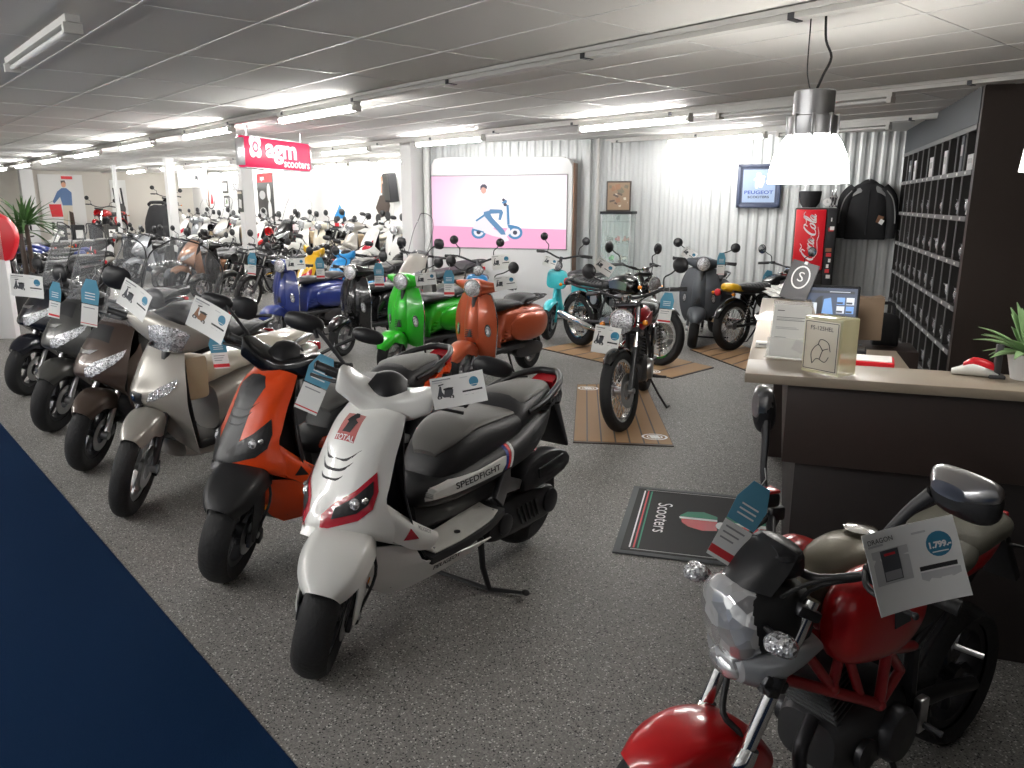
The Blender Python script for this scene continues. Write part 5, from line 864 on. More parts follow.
# pendant lamps
def pendant(x,y,zb,label,glow='shade_lit'):
    root=empty('pendant_lamp',(x,y,zb)); tag(root,label,'lamp','hanging lamps over the counter')
    MB().lathe([(.19,0),(.183,.07),(.168,.13),(.14,.19),(.115,.225),(.115,.222),(.137,.186),(.164,.127),(.178,.07),(.185,0),(.19,0)],(0,0,0),glow,'z',40,cap=False).build('shade',root)
    m=MB(); m.lathe([(.112,.215),(.114,.22),(.114,.31),(.10,.315),(.094,.315),(.094,.425),(.088,.43),(0,.43)],(0,0,0),'alloy','z',32)
    for i in range(8): a=i*pi/4; m.box((.112*math.cos(a),.112*math.sin(a),.265),(.02,.016,.11),'steel',(0,0,a),.003)
    m.build('lamp_holder',root)
    m=MB(); m.tube([(.0,0,.42),(.03,.0,.50),(.06,.02,.58),(.03,.03,.66),(.02,.02,H-zb)],.006,'ink',6,sm=4); m.tube([(-.02,0,.42),(-.04,0,.5),(-.045,0,.58),(-.045,0,H-zb)],.003,'ink',6,sm=3); m.build('cable',root)
    m=MB(); m.ell((0,0,.11),(.05,.05,.07),glow,14,10); m.build('bulb',root)
pendant(.10,4.2,1.745,'hanging lamp with glowing white shade and silver collar over the counter top')
pendant(.87,2.85,1.745,'hanging lamp half out of view whose white shade glows beside the dark brown door','shade_soft')
# ---------------------------------------------------------------- things on walls and ceiling
def T(name,loc,label,cat,group=None,rz=0): o=empty(name,loc,rz); return tag(o,label,cat,group)
def local(m,root):
    I=root.matrix_basis.inverted(); m.v=[tuple(I@Vector(v)) for v in m.v]; return m
def part(name,m,root): return solid(name,local(m,root),root)
# hanging sign
A=pt(243,136.5,8.3); B=pt(310,142.5,9.6); B.z=A.z=(A.z+B.z)/2; hs=.335; u=(B-A); ws=u.length; u.normalize()
root=T('hanging_sign',((A+B)/2-Vector((0,0,hs))),'pink-red hanging light box sign with white lettering','sign'); M=frame((A+B)/2-Vector((0,0,hs/2)),u,(0,0,1))
m=MB(); m.M=M; m.box((0,0,-.05),(ws,hs,.10),'sign_pink',bev=.03); part('light_box',m,root)
m=MB(); m.M=M; 
for y in (hs/2,-hs/2): m.box((0,y,-.05),(ws*.96,.012,.105),'steel',bev=.003)
m.box((-ws/2,0,-.05),(.012,hs*.86,.105),'steel',bev=.003); m.box((ws/2,0,-.05),(.012,hs*.86,.105),'steel',bev=.003)
for x in (-ws*.4,ws*.4): m.tube([(x,hs/2,-.05),(x,hs/2+.12,-.05)],.008,'steel',6)
part('frame',m,root)
m=MB(); z=.003
bm=text_bm('agm',.29,bold=.010,space=.95,wid=1.45); bm.transform(M@Matrix.Translation((ws*.03,hs*.16,z))); m.frombm(bm,'sign_white')
bm=text_bm('scooters',.13,bold=.004,space=1.02,wid=1.25); bm.transform(M@Matrix.Translation((ws*.26,-hs*.28,z))); m.frombm(bm,'sign_white')
m.M=M; cx,cy=-ws*.35,hs*.17
for a in range(4): m.lathe([(0,0),(.062,0)],(cx+.075*math.cos(pi/4+a*pi/2),cy+.075*math.sin(pi/4+a*pi/2),z),'sign_white','z',14)
m.box((cx,cy,z),(.16,.16,.0004),'sign_white'); m.lathe([(.034,0),(.06,0)],(cx,cy,z+.002),'sign_pink','z',20,cap=False); part('lettering',m,root)
# display wall with its picture
mat('scr_white',(.01,.01,.01),.4,emit=(1,.96,.98),es=.62); mat('scr_floor',(.01,.01,.01),.4,emit=srgb(240,170,206),es=.56); mat('scr_blue',(.01,.01,.01),.4,emit=srgb(70,140,190),es=.5); mat('scr_jean',(.01,.01,.01),.4,emit=srgb(96,146,190),es=.5); mat('scr_dark',(.01,.01,.01),.4,emit=srgb(60,60,84),es=.5); mat('scr_skin',(.01,.01,.01),.4,emit=srgb(232,176,160),es=.54); mat('scr_pale',(.01,.01,.01),.4,emit=srgb(240,236,244),es=.54)
sm=mat('scr_back',(.01,.01,.01),.4,emit=(1,1,1),es=.6); nt=sm.node_tree; tc=nt.nodes.new('ShaderNodeTexCoord'); gr=nt.nodes.new('ShaderNodeTexGradient'); gr.gradient_type='SPHERICAL'; mp=nt.nodes.new('ShaderNodeMapping'); mp.inputs['Location'].default_value=(-.15,0,-1.15); mp.inputs['Scale'].default_value=(.62,.62,.8); rp=nt.nodes.new('ShaderNodeValToRGB'); rp.color_ramp.elements[0].color=(*srgb(246,178,214),1); rp.color_ramp.elements[1].color=(1,.93,.96,1); rp.color_ramp.elements[1].position=.6
nt.links.new(tc.outputs['Object'],mp.inputs[0]); nt.links.new(mp.outputs[0],gr.inputs[0]); nt.links.new(gr.outputs[0],rp.inputs[0]); nt.links.new(rp.outputs[0],nt.nodes['Principled BSDF'].inputs['Emission Color'])
root=T('display_wall',(-3.88,10.95,.02),'big white display wall whose pink picture shows a rider on a pale scooter','display screen'); m=MB()
out=[(-1.08,0),(1.06,0),(1.06,2.14),(1.0,2.23),(.9,2.26),(-.95,2.28),(-1.05,2.25),(-1.09,2.17)]
m.prism(out,-.12,.12,'plinth_white',.012); m.build('cabinet',root)
m=MB(); m.box((1.075,.0,1.1),(.012,.2,2.15),'rust_paint',bev=.003); m.build('edge_trim',root)
m=MB(); X0,X1,Z0,Z1=-1.08,.985,.99,2.01; sx=lambda px:X0+(px-130)/540*(X1-X0); sz=lambda py:Z1-(py-222)/298*(Z1-Z0)
def spoly(pts,k,y): m.add([(sx(a),y,sz(b)) for a,b in pts],[tuple(range(len(pts)))],k)
def circ(cx,cy,r,k,y,r2=None): spoly([(cx+r*math.cos(-2*pi*i/18),cy+(r2 or r)*math.sin(-2*pi*i/18)) for i in range(18)],k,y)
m.box(((X0+X1)/2,-.125,(Z0+Z1)/2),(X1-X0+.03,.012,Z1-Z0+.03),'fabric_grey')
spoly([(130,222),(670,222),(670,440),(130,430)],'scr_back',-.134); spoly([(130,430),(670,440),(670,520),(130,520)],'scr_floor',-.134)
y=-.1345
for cx in (323,471): circ(cx,455,30,'scr_blue',y,28); circ(cx,455,20,'scr_pale',y-.0005,18); circ(cx,455,9,'scr_dark',y-.001)
spoly([(300,440),(310,405),(345,380),(375,395),(385,440),(425,462),(440,440),(432,400),(438,350),(450,352),(447,430),(455,455),(430,480),(380,470),(340,455)],'scr_pale',y-.0005)
for o in ([(310,405),(345,380),(348,388),(316,410)],[(418,330),(436,318),(440,330),(422,342)],[(436,340),(446,340),(450,420),(440,420)],[(300,440),(345,452),(345,458),(300,448)],[(440,420),(480,428),(485,440),(445,436)]): spoly(o,'scr_blue',y-.001)
spoly([(345,365),(368,358),(418,360),(424,372),(414,404),(404,402),(408,376),(372,378),(382,396),(428,446),(434,466),(420,470),(366,410),(344,384)],'scr_jean',y-.0015)
spoly([(322,318),(338,300),(352,298),(368,312),(376,350),(368,364),(340,372),(326,350)],'scr_pale',y-.0018); spoly([(366,312),(392,340),(424,334),(424,342),(390,350),(364,328)],'scr_pale',y-.0019)
spoly([(414,464),(434,464),(448,488),(430,494),(416,480)],'scr_pale',y-.002); circ(345,280,11,'scr_skin',y-.002,15); spoly([(332,282),(332,264),(340,256),(352,256),(360,266),(358,276),(346,268),(338,270)],'scr_dark',y-.0025); circ(425,320,6,'scr_dark',y-.003); circ(432,340,7,'scr_dark',y-.003)
m.build('screen',root)
# framed sign on the corrugated wall
root=T('framed_sign',(-.335,11.03,1.59),'framed pale sign with dark blue frame hanging on the corrugated wall','sign'); mat('frame_blue',srgb(62,70,92),.4); mat('sign_pale',srgb(150,168,196),.6)
m=MB()
for c,d in (((0,0,.02),(.55,.05,.045)),((0,0,.535),(.55,.05,.045)),((-.255,0,.2775),(.045,.05,.56)),((.255,0,.2775),(.045,.05,.56))): m.box(c,d,'frame_blue',bev=.006)
m.build('frame',root); m=MB(); m.box((0,.005,.2775),(.50,.02,.51),'frame_blue'); m.box((0,-.007,.2775),(.41,.006,.42),'sign_pale'); m.build('panel',root)
m=MB(); lion=[(-.5,-.95),(-.2,-.95),(-.12,-.55),(.05,-.45),(.15,-.9),(.45,-.9),(.42,-.75),(.3,-.72),(.28,-.3),(.42,-.05),(.6,-.2),(.8,-.1),(.75,.05),(.55,.12),(.4,.2),(.55,.35),(.78,.3),(.85,.45),(.6,.6),(.3,.5),(.28,.75),(.1,.95),(-.2,.95),(-.45,.75),(-.4,.5),(-.25,.4),(-.3,.25),(-.55,.35),(-.75,.2),(-.8,-.02),(-.6,-.02),(-.45,.08),(-.25,-.05),(-.4,-.35),(-.55,-.6)]
bm=bmesh.new(); bm.faces.new([bm.verts.new((x*.085,-.0115,.35+z*.105)) for x,z in lion]); bmesh.ops.triangulate(bm,faces=bm.faces[:]); m.frombm(bm,'sign_white')
MT=lambda z:frame((0,-.012,z),(1,0,0),(0,0,1))
text(m,'PEUGEOT',.062,MT(.195),'blue_ink',wid=1.35,bold=.0012); text(m,'SCOOTERS',.042,MT(.135),'ink',wid=1.3,bold=.001); m.build('lettering',root)
# drinks cooler with script lettering
root=T('drinks_cooler',(.36,10.72,0),'tall drinks cooler with red door and white script lettering','cooler'); m=MB(); m.box((.03,.1,.80),(.50,.5,1.58),'shelf_black',bev=.02); m.build('cabinet',root)
m=MB(); m.box((-.035,-.165,1.20),(.35,.04,.74),'cola_red',bev=.01); m.box((-.035,-.165,.42),(.36,.035,.72),'shelf_black',bev=.01); m.build('door',root)
m=MB(); m.box((.21,-.16,.80),(.11,.04,1.56),'fabric_black',bev=.008)
for i,(z,k,w) in enumerate([(1.33,'label_red',.06),(1.345,'paper',.05),(1.08,'rust_paint',.07),(1.02,'label_red',.06),(.95,'paper',.03),(.88,'paper',.03),(.82,'label_red',.05),(.75,'paper',.05),(1.45,'paper',.014)]): m.box((.21+.012*math.sin(i*2),-.182-.001*i,z),(w,.004,.045),k)
m.build('sticker_strip',root)
m=MB(); MC=frame((-.035,-.187,1.20),(0.02,0,1),(-1,0,.02))
def stroke(pts,w,k='white_ink',mir=None):
    P=cr(pts,5); n=len(P); L=[];Rr=[]
    for i,p in enumerate(P):
        a=Vector(P[max(i-1,0)]); b=Vector(P[min(i+1,n-1)]); t=(b-a).normalized(); d=abs(t.y)*.75+.25; ww=w*d*(.35+.65*math.sin(pi*min(max(i/(n-1),.06),.94)))
        L.append(MC@Vector(((p[0]-t.y*ww)*.84-.012,(p[1]+t.x*ww)*.84-.012,0))); Rr.append(MC@Vector(((p[0]+t.y*ww)*.84-.012,(p[1]-t.x*ww)*.84-.012,0)))
    m.add(L+Rr,[(n+i,n+i+1,i+1,i) for i in range(n-1)],k)
k=.085
def let(x0,pts,w=.014): stroke([(x0+a*k+b*k*.35,b*k-.05) for a,b in pts],w)
C=[(.95,1.25),(1.05,1.75),(.55,1.8),(.05,1.2),(-.15,.4),(.15,-.15),(.7,-.1),(1.1,.3)]
let(-.27,C,.017); let(-.27,[(.5,1.75),(.8,2.1),(1.5,1.9),(1.9,2.2)],.012)
o_=[(.5,.9),(.05,.65),(-.1,.2),(.15,-.08),(.5,.15),(.6,.6),(.4,.9),(.75,.85)]; c_=[(.6,.75),(.4,.92),(.05,.6),(0,.15),(.3,-.1),(.75,.25)]; a_=[(.6,.8),(.3,.92),(0,.5),(.05,.0),(.35,.05),(.6,.8),(.58,.1),(.75,-.05),(1.0,.25)]; l_=[(.1,.2),(.55,1.2),(.6,1.9),(.35,1.85),(.2,.9),(.25,.05),(.5,-.08),(.8,.25)]
let(-.17,o_); let(-.105,c_); let(-.045,a_); let(.035,[(0,.45),(.45,.5)],.012); let(.095,C,.017); let(.185,o_); let(.25,l_); let(.30,a_)
let(-.24,[(0,-.3),(1.2,-.75),(3,-.55),(4.2,-.75),(5.4,-.5)],.012); let(.1,[(.7,1.75),(1.6,1.5),(2.6,2.0),(3.2,1.75)],.012)
m.build('lettering',root)
tag(MB().lathe([(.08,0),(.12,.06),(.135,.16),(.135,.20),(.126,.19),(.11,.07),(.0,.02)],(.30,10.77,1.595),'fabric_black','z',28,cap=False).build('basket'),'round dark basket standing on top of the drinks cooler','basket')
m=MB(); m.lathe([(0,-.02),(.052,-.02),(.056,0),(.05,.012),(.046,.008)],(.50,10.67,1.66),'steel','y',24); m.v=[(x,10.8-y if False else y,z) for x,y,z in m.v]; m.lathe([(.047,-.022),(0,-.022)],(.50,10.67,1.66),'paper','y',20,cap=False)
m.box((.50,10.646,1.672),(.004,.002,.03),'ink'); m.box((.508,10.646,1.66),(.02,.002,.004),'ink'); m.box((.5,10.69,1.602),(.05,.05,.012),'steel'); o=m.build('table_clock'); tag(o,'small round silver clock on the cooler beside the dark basket','clock')
for i,(x,z,s_,lab) in enumerate([(.56,1.60,.07,'small chrome trinket on the cooler close behind the clock'),(.60,1.60,.10,'tall chrome trinket at the outer corner of the cooler top')]):
    m=MB(); m.lathe([(.03,0),(.03,.01),(.01,.03),(.02,.08),(.03,.12),(.012,.15),(0,.15+s_)],(x,10.82,z),'chrome','z',12); tag(m.build('trinket'),lab,'ornament')
# jacket
root=T('jacket',(.99,10.95,1.2),'black motorcycle jacket with grey shoulders hanging on the corrugated wall','jacket'); m=MB()
J=lambda secs,key='fabric_black':m.rings([[(cx+hw*math.copysign(abs(math.cos(a))**.8,math.cos(a)),yd*math.sin(a)-.02,z) for a in [2*pi*i/20 for i in range(20)]] for z,cx,hw,yd in cr(secs,3)],key)
J([(.0,0,.235,.06),(.06,0,.245,.075),(.25,0,.235,.085),(.45,0,.24,.09),(.58,0,.225,.085),(.66,0,.16,.07),(.70,0,.085,.06)]); m.build('body',root)
for sd in (-1,1):
    m=MB(); m.tube([(sd*.16,-.02,.63),(sd*.25,-.02,.52),(sd*.285,-.025,.34),(sd*.295,-.04,.18),(sd*.29,-.06,.02)],[.075,.082,.072,.062,.056],'fabric_black',14,sm=3); m.tube([(sd*.20,-.092,.60),(sd*.275,-.098,.50),(sd*.315,-.09,.34),(sd*.325,-.098,.2)],.008,'fabric_grey',6,sm=3); m.build('sleeve',root)
m=MB(); m.mirrored(lambda:m.surf([[(.02,-.085,.665),(.10,-.085,.645),(.18,-.075,.60)],[(.035,-.108,.60),(.11,-.11,.57),(.17,-.105,.545)]],'fabric_grey',3,3,False,.004)) if False else None
for sd in (-1,1): m.surf([[(sd*.06,-.078,.665),(sd*.11,-.08,.645),(sd*.17,-.078,.60)],[(sd*.09,-.106,.58),(sd*.14,-.108,.56),(sd*.19,-.10,.53)]],'fabric_grey',3,3,False,.004)
m.build('shoulder_patch',root); m=MB(); m.tube([(-.08,-.03,.68),(0,-.07,.70),(.08,-.03,.68),(0,.03,.72),(-.08,-.03,.68)],.028,'fabric_black',8,sm=3); m.build('collar',root)
m=MB(); m.tube([(0,0,.70),(0,0,.77),(.02,.0,.80),(0,.02,.82)],.005,'steel',6,sm=3); m.build('hanger',root); m=MB(); m.box((0,-.11,.33),(.012,.01,.55),'dark_metal'); m.build('zip',root)
m=MB(); m.box((.15,-.112,.25),(.07,.004,.09),'rust_paint',(0,.3,0)); m.box((.17,-.113,.22),(.05,.004,.06),'paper',(0,.5,0)); m.build('label',root)
# glass display case with models, picture on top
root=T('display_case',(-2.15,10.82,.0),'narrow glass display case against the corrugated wall','display case'); m=MB()
for x in (-.2,.2):
    for y in (-.18,.18): m.box((x,y,.765),(.014,.014,1.53),'alloy')
m.box((0,0,1.52),(.44,.40,.035),'fabric_black',bev=.006); m.box((0,0,.06),(.44,.40,.12),'fabric_black',bev=.006); m.build('frame',root)
m=MB(); m.box((0,-.182,.82),(.39,.005,1.38),'glass_pane'); m.box((-.202,0,.82),(.005,.34,1.38),'glass_pane'); m.box((.202,0,.82),(.005,.34,1.38),'glass_pane'); m.build('glass_panel',root)
for z in (1.40,1.10,.84,.55): m=MB(); m.box((0,0,z),(.38,.35,.008),'glass_pane'); m.build('shelf',root)
root=T('picture_board',(-2.15,10.78,1.54),'brown collage picture board standing on the glass display case','picture'); m=MB(); m.box((0,0,.2),(.34,.025,.40),'dark_brown',bev=.006); m.build('frame',root); m=MB(); m.box((0,-.014,.2),(.30,.006,.36),'cardboard'); random.seed(5)
for i in range(16): m.box((random.uniform(-.12,.12),-.018-.0004*i,random.uniform(.06,.34)),(random.uniform(.03,.09),.001,random.uniform(.02,.08)),random.choice(['rust_paint','cream_paint','brown_paint','cardboard','khaki_paint']),(0,random.uniform(-.6,.6),0))
m.build('picture',root)
# posters and signs in the far hall
def qpanel(name,s0,s1,z0,z1,label,cat,q=8.89,th=.012,key='paper'):
    """a board on the rear wall; returns root and a matrix whose x runs to the viewer's right"""
    c=sq((s0+s1)/2,q,(z0+z1)/2); root=T(name,c,label,cat); M=frame(c,(-E1[0],-E1[1],0),(0,0,1)); m=MB(); m.M=M; m.box((0,0,-th/2),(abs(s1-s0),z1-z0,th),key); part('board',m,root); return root,M
def spanel(name,q0,q1,z0,z1,label,cat,s=24.97,th=.012,key='paper'):
    c=sq(s,(q0+q1)/2,(z0+z1)/2); root=T(name,c,label,cat); M=frame(c,(E2[0],E2[1],0),(0,0,1)); m=MB(); m.M=M; m.box((0,0,-th/2),(abs(q1-q0),z1-z0,th),key); part('board',m,root); return root,M
def fig(root,M,polys,name='print'):
    m=MB()
    for i,(k,pts) in enumerate(polys):
        bm=bmesh.new(); bm.faces.new([bm.verts.new((a,b,.003+.0012*i)) for a,b in pts]); bmesh.ops.triangulate(bm,faces=bm.faces[:]); bm.transform(M); m.frombm(bm,k)
    part(name,m,root)
def oval(cx,cy,a,b,n=20): return [(cx+a*math.cos(2*pi*i/n),cy+b*math.sin(2*pi*i/n)) for i in range(n)]
root,M=spanel('poster',4.75,5.85,.85,2.42,'tall white poster of a man in a blue shirt carrying a red bag','poster')
fig(root,M,[('blue_shirt',[(-.12,.32),(.0,.42),(.12,.42),(.24,.30),(.22,-.05),(-.02,-.05),(-.06,.18),(-.22,.0),(-.26,.05)]),('cream_paint',[(-.02,-.05),(.22,-.05),(.2,-.72),(.1,-.72),(.1,-.2),(.04,-.72),(-.06,-.72)]),('skin',oval(.06,.52,.06,.085)),('brown_paint',[(0,.54),(.0,.62),(.1,.63),(.125,.54),(.06,.59)]),('cola_red',[(-.36,-.02),(-.06,-.02),(-.04,-.36),(-.32,-.36)]),('cola_red',[(.02,.66),(.30,.66),(.30,.74),(.02,.74)]),('brown_paint',[(.12,-.2),(.22,-.25),(.24,-.72),(.12,-.72)])])
root,M=spanel('wall_banner',6.55,6.98,.85,2.3,'narrow white wall banner with black slanting stripes','banner')
fig(root,M,[('ink',[(-.16+.1*i,.5),(-.11+.1*i,.5),(-.02+.09*i,-.5),(-.08+.09*i,-.5)]) for i in range(3)]+[('gunmetal_paint',oval(.05,-.1,.1,.16))])
root,M=qpanel('hanging_sign',18.7,20.3,2.02,2.42,'long white hanging sign with black letters by the white pillar','sign',q=6.9,th=.12,key='sign_white'); m=MB(); bm=text_bm('SYM',.3,bold=.006); bm.transform(M@Matrix.Translation((.3,0,.004))); m.frombm(bm,'ink'); part('lettering',m,root)
root,M=qpanel('round_emblem',23.1,24.0,1.45,2.2,'white wall panel with a round ring emblem and orange figures','wall sign'); fig(root,M,[('ink',oval(0,0,.36,.36,28)),('paper',oval(0,0,.325,.325,28)),('rust_paint',[(-.2,-.25),(-.08,-.3),(-.06,.22),(-.2,.26)]),('cola_red',[(0,-.2),(.22,-.2),(.2,.05),(.08,.1)]),('skin',oval(.11,.14,.055,.065))])
for i,(s,z,k,lab) in enumerate([(22.4,2.09,'paper','small grey framed print high on the white far wall'),(22.35,1.68,'leaf_pale','small green framed print low on the white far wall')]):
    root,M=qpanel('framed_print',s-.2,s+.2,z-.17,z+.17,lab,'picture',key='gunmetal_paint'); fig(root,M,[('paper',[(-.14,-.11),(.14,-.11),(.14,.11),(-.14,.11)]),(k,oval(0,0,.06,.07))])
root=T('wall_lettering',sq(20.8,8.88,2.07),'row of pale grey capital letters on the white far wall','wall lettering'); M=frame(sq(20.8,8.885,2.07),(-E1[0],-E1[1],0),(0,0,1)); m=MB(); bm=text_bm('SCOOTERCYCLEN',.27,bold=.003,wid=.9); bm.transform(M); m.frombm(bm,'grey_ink'); part('letters',m,root)
root,M=qpanel('hanging_banner',17.15,17.98,1.15,2.31,'dark roll banner with red head and scooter photographs beside the white pillar','banner',q=7.9,key='gunmetal_paint'); fig(root,M,[('cola_red',[(-.41,.38),(.41,.38),(.41,.58),(-.41,.58)]),('pale_ink',oval(-.15,.1,.16,.1)),('paper',oval(.2,.15,.1,.2)),('pale_ink',oval(-.15,-.3,.2,.12)),('paper',oval(.22,-.25,.1,.22)),('grey_ink',oval(.0,-.48,.3,.08))]); m=MB(); bm=text_bm('agm',.13,bold=.004); bm.transform(M@Matrix.Translation((-.1,.48,.012))); m.frombm(bm,'sign_white'); part('lettering',m,root)
root,M=qpanel('poster',13.75,14.5,1.2,2.3,'white poster of a woman in a dark jacket riding a brown scooter','poster'); fig(root,M,[('cream_paint',[(-.1,.2),(.3,.35),(.34,.5),(-.05,.5)]),('brown_paint',[(-.28,-.2),(-.1,.05),(.2,.08),(.28,-.15),(.2,-.35),(-.1,-.4)]),('ink',oval(-.2,-.42,.1,.1)),('ink',oval(.18,-.36,.1,.1)),('skin',[(-.06,.1),(.04,.1),(.06,.3),(-.02,.32)]),('gunmetal_paint',[(.0,.28),(.1,.3),(.26,.12),(.22,.06),(.1,.16),(.08,.05),(.0,.05)]),('skin',oval(0,.38,.045,.06)),('brown_paint',[(-.05,.38),(-.04,.46),(.05,.46),(.055,.36),(.02,.43)])])
root,M=qpanel('poster',15.55,16.3,1.1,1.72,'small white poster of a pale blue scooter low on the far wall','poster'); fig(root,M,[('sky_paint',[(-.25,-.05),(-.1,.1),(0,.22),(.1,.12),(.25,.05),(.2,-.1),(-.2,-.1)]),('ink',oval(-.2,-.14,.09,.09)),('ink',oval(.2,-.14,.09,.09)),('cola_red',[(-.25,-.28),(.2,-.28),(.2,-.2),(-.25,-.2)])])
root=T('wall_speaker',sq(13.55,8.7,1.65),'slim black speaker leaning out from the white far wall','speaker'); m=MB(); m.M=frame(sq(13.55,8.72,1.95),(-E1[0],-E1[1],0),(0,0,1)); m.box((0,0,0),(.22,.56,.2),'fabric_black',(.12,0,-.03),.015); part('case',m,root); m=MB(); m.M=frame(sq(13.55,8.72,1.95),(-E1[0],-E1[1],0),(0,0,1)); m.box((0,0,.10),(.19,.5,.012),'gunmetal_paint',(.12,0,-.03)); part('grille',m,root)
root,M=qpanel('small_poster',13.12,13.32,1.50,1.86,'small dark poster fixed to the side of the white pillar','poster',q=5.49,th=.01,key='gunmetal_paint'); fig(root,M,[('paper',[(-.06,-.1),(.05,-.12),(.06,.02),(-.04,.04)]),('cream_paint',[(-.09,.12),(.09,.12),(.09,.16),(-.09,.16)])])
# ---------------------------------------------------------------- sales counter and what lies on it
ZC=1.05
root=T('sales_counter',(.5,3.2,0),'dark brown L-shaped sales counter with pale wood-look top','counter')
m=MB(); m.box((1.65,3.01,ZC-.0175),(3.48,.28,.035),'counter_top',bev=.004); part('worktop',m,root)
m=MB(); m.box((.06,4.22,ZC-.0175),(.30,2.14,.035),'counter_top',bev=.004); part('worktop',m,root)
m=MB(); m.box((1.695,2.95,.87),(3.27,.03,.325),'counter_body',bev=.003); m.box((.075,4.15,.87),(.03,2.25,.325),'counter_body',bev=.003); part('upper_panel',m,root)
m=MB(); m.box((1.72,3.03,.35),(3.22,.03,.70),'counter_base',bev=.003); m.box((.125,4.15,.35),(.03,2.2,.70),'counter_base',bev=.003); m.box((.12,5.24,.5),(.2,.03,1.0),'counter_body'); part('lower_panel',m,root)
m=MB(); m.box((.68,3.55,.74),(1.0,.85,.03),'counter_top',bev=.003); m.box((.46,4.6,.74),(.53,1.3,.03),'counter_top',bev=.003); m.box((1.1,3.55,.36),(.03,.8,.72),'counter_body'); m.box((.5,5.22,.36),(.5,.03,.72),'counter_body'); part('desk_top',m,root)
def thing1(name,m,label,cat,group=None): o=solid(name,m); return tag(o,label,cat,group)
def rootm(name,loc,label,cat,rz=0): r=T(name,loc,label,cat,None,rz); return r
# acrylic leaflet holder with papers
c=at(786,360,ZC); root=rootm('leaflet_holder',(c.x,c.y+.02,ZC),'clear acrylic leaflet holder with white papers on the counter','leaflet holder',R(-12))
tiltM=Matrix.Rotation(R(-14),4,'X')@Matrix.Scale(.88,4)
m=MB(); m.M=tiltM; m.box((0,.004,.13),(.17,.004,.26),'clear_plastic'); m.box((0,-.03,.045),(.17,.003,.09),'clear_plastic'); m.box((-.084,-.013,.045),(.003,.034,.09),'clear_plastic'); m.box((.084,-.013,.045),(.003,.034,.09),'clear_plastic'); m.box((0,-.012,.002),(.17,.036,.003),'clear_plastic'); m.M=None; m.box((0,.05,.002),(.17,.12,.004),'clear_plastic'); m.build('stand',root)
m=MB(); m.M=tiltM
for i in range(3): m.box((.004*i,-.006-.003*i,.125),(.155,.0015,.235-.01*i),'paper')
for z,w,k in [(.215,.03,'ink'),(.185,.12,'grey_ink'),(.178,.11,'pale_ink'),(.172,.12,'grey_ink'),(.14,.09,'pale_ink'),(.134,.1,'pale_ink'),(.095,.05,'grey_ink')]: m.box((-.06+w/2,-.0135,z),(w,.0006,.003),k)
m.box((.05,-.0135,.06),(.05,.0006,.05),'pale_ink',(0,.4,0)); m.build('paper_sheet',root)
# acrylic block with a print
c=at(816,376,ZC); root=rootm('acrylic_holder',(c.x+.01,c.y+.02,ZC),'thick yellowed acrylic stand with a line-drawn print on the counter front','acrylic stand',R(-38))
mat('acrylic_yellow',srgb(236,230,190),.1,alpha=.62,coat=1); mat('acrylic_edge',srgb(228,222,176),.25)
m=MB(); m.box((0,.05,.105),(.155,.10,.205),'acrylic_yellow',bev=.006); m.box((0,.05,.203),(.15,.09,.008),'acrylic_edge',bev=.003); m.build('block',root)
m=MB(); m.box((0,-.003,.105),(.14,.003,.18),'cream_paint',bev=.001)
for a,b,w,h_ in [(0,.19,.13,.002),(0,.02,.13,.002),(-.065,.105,.002,.17),(.065,.105,.002,.17)]: m.box((a,-.0052,b),(w,.0008,h_),'ink')
text(m,'FS-125HEL',.021,frame((0,-.0056,.168),(1,0,0),(0,0,1)),'ink')
for s_ in ([(-.03,.04),(-.01,.06),(.02,.05),(.035,.07)],[(-.03,.04),(-.035,.08),(-.01,.11),(.01,.09)],[(-.01,.11),(.0,.13),(.03,.12),(.04,.09)],[(.0,.06),(.01,.09),(.03,.1)]): m.tube([(a,-.0055,b) for a,b in s_],.0012,'ink',5,sm=4)
m.build('print',root)
# monitor
mat('monitor_on',(.1,.1,.12),.3,emit=srgb(70,84,104),es=.5); mat('monitor_bar',(.1,.1,.1),.3,emit=srgb(32,36,44),es=.5); mat('monitor_light',(.6,.6,.6),.3,emit=srgb(190,200,214),es=.5); mat('monitor_blue',(.2,.3,.5),.3,emit=srgb(104,146,196),es=.5)
c=pt(827,305,4.95); root=rootm('computer_monitor',(c.x+.02,c.y,.755),'black computer monitor showing pictures on the counter desk','monitor',R(-4)); zc=c.z-.755
m=MB(); m.box((0,0,zc),(.335,.03,.25),'fabric_black',bev=.006); m.build('bezel',root)
m=MB(); m.box((0,-.016,zc),(.305,.003,.22),'monitor_on'); m.box((0,-.018,zc+.085),(.272,.002,.018),'monitor_bar'); m.box((.05,-.0195,zc+.087),(.12,.001,.004),'monitor_light')
m.surf([[(-.10,-.0195,zc-.08),(-.05,-.0195,zc-.085)],[(-.09,-.0195,zc+.03),(-.05,-.0195,zc+.04)],[(-.06,-.0195,zc+.06),(-.04,-.0195,zc+.06)]],'monitor_bar',2,2); m.surf([[(-.05,-.0195,zc-.06),(.02,-.0195,zc-.06)],[(-.04,-.0195,zc+.04),(.0,-.0195,zc+.05)]],'monitor_blue',2,2); m.box((-.105,-.0192,zc-.03),(.05,.0008,.09),'monitor_light')
for i in range(2):
    for j in range(2): m.box((.06+.055*i,-.0195,zc+.03-.055*j),(.046,.001,.046),'monitor_light' if (i+j)%2 else 'monitor_blue'); m.box((.055+.055*i,-.0205,zc+.018-.055*j),(.034,.001,.012),'monitor_bar')
m.build('screen',root); m=MB(); m.box((0,.03,zc/2),(.06,.03,zc),'fabric_black',bev=.005); m.box((0,.02,.006),(.2,.16,.012),'fabric_black',bev=.004); m.build('stand',root)
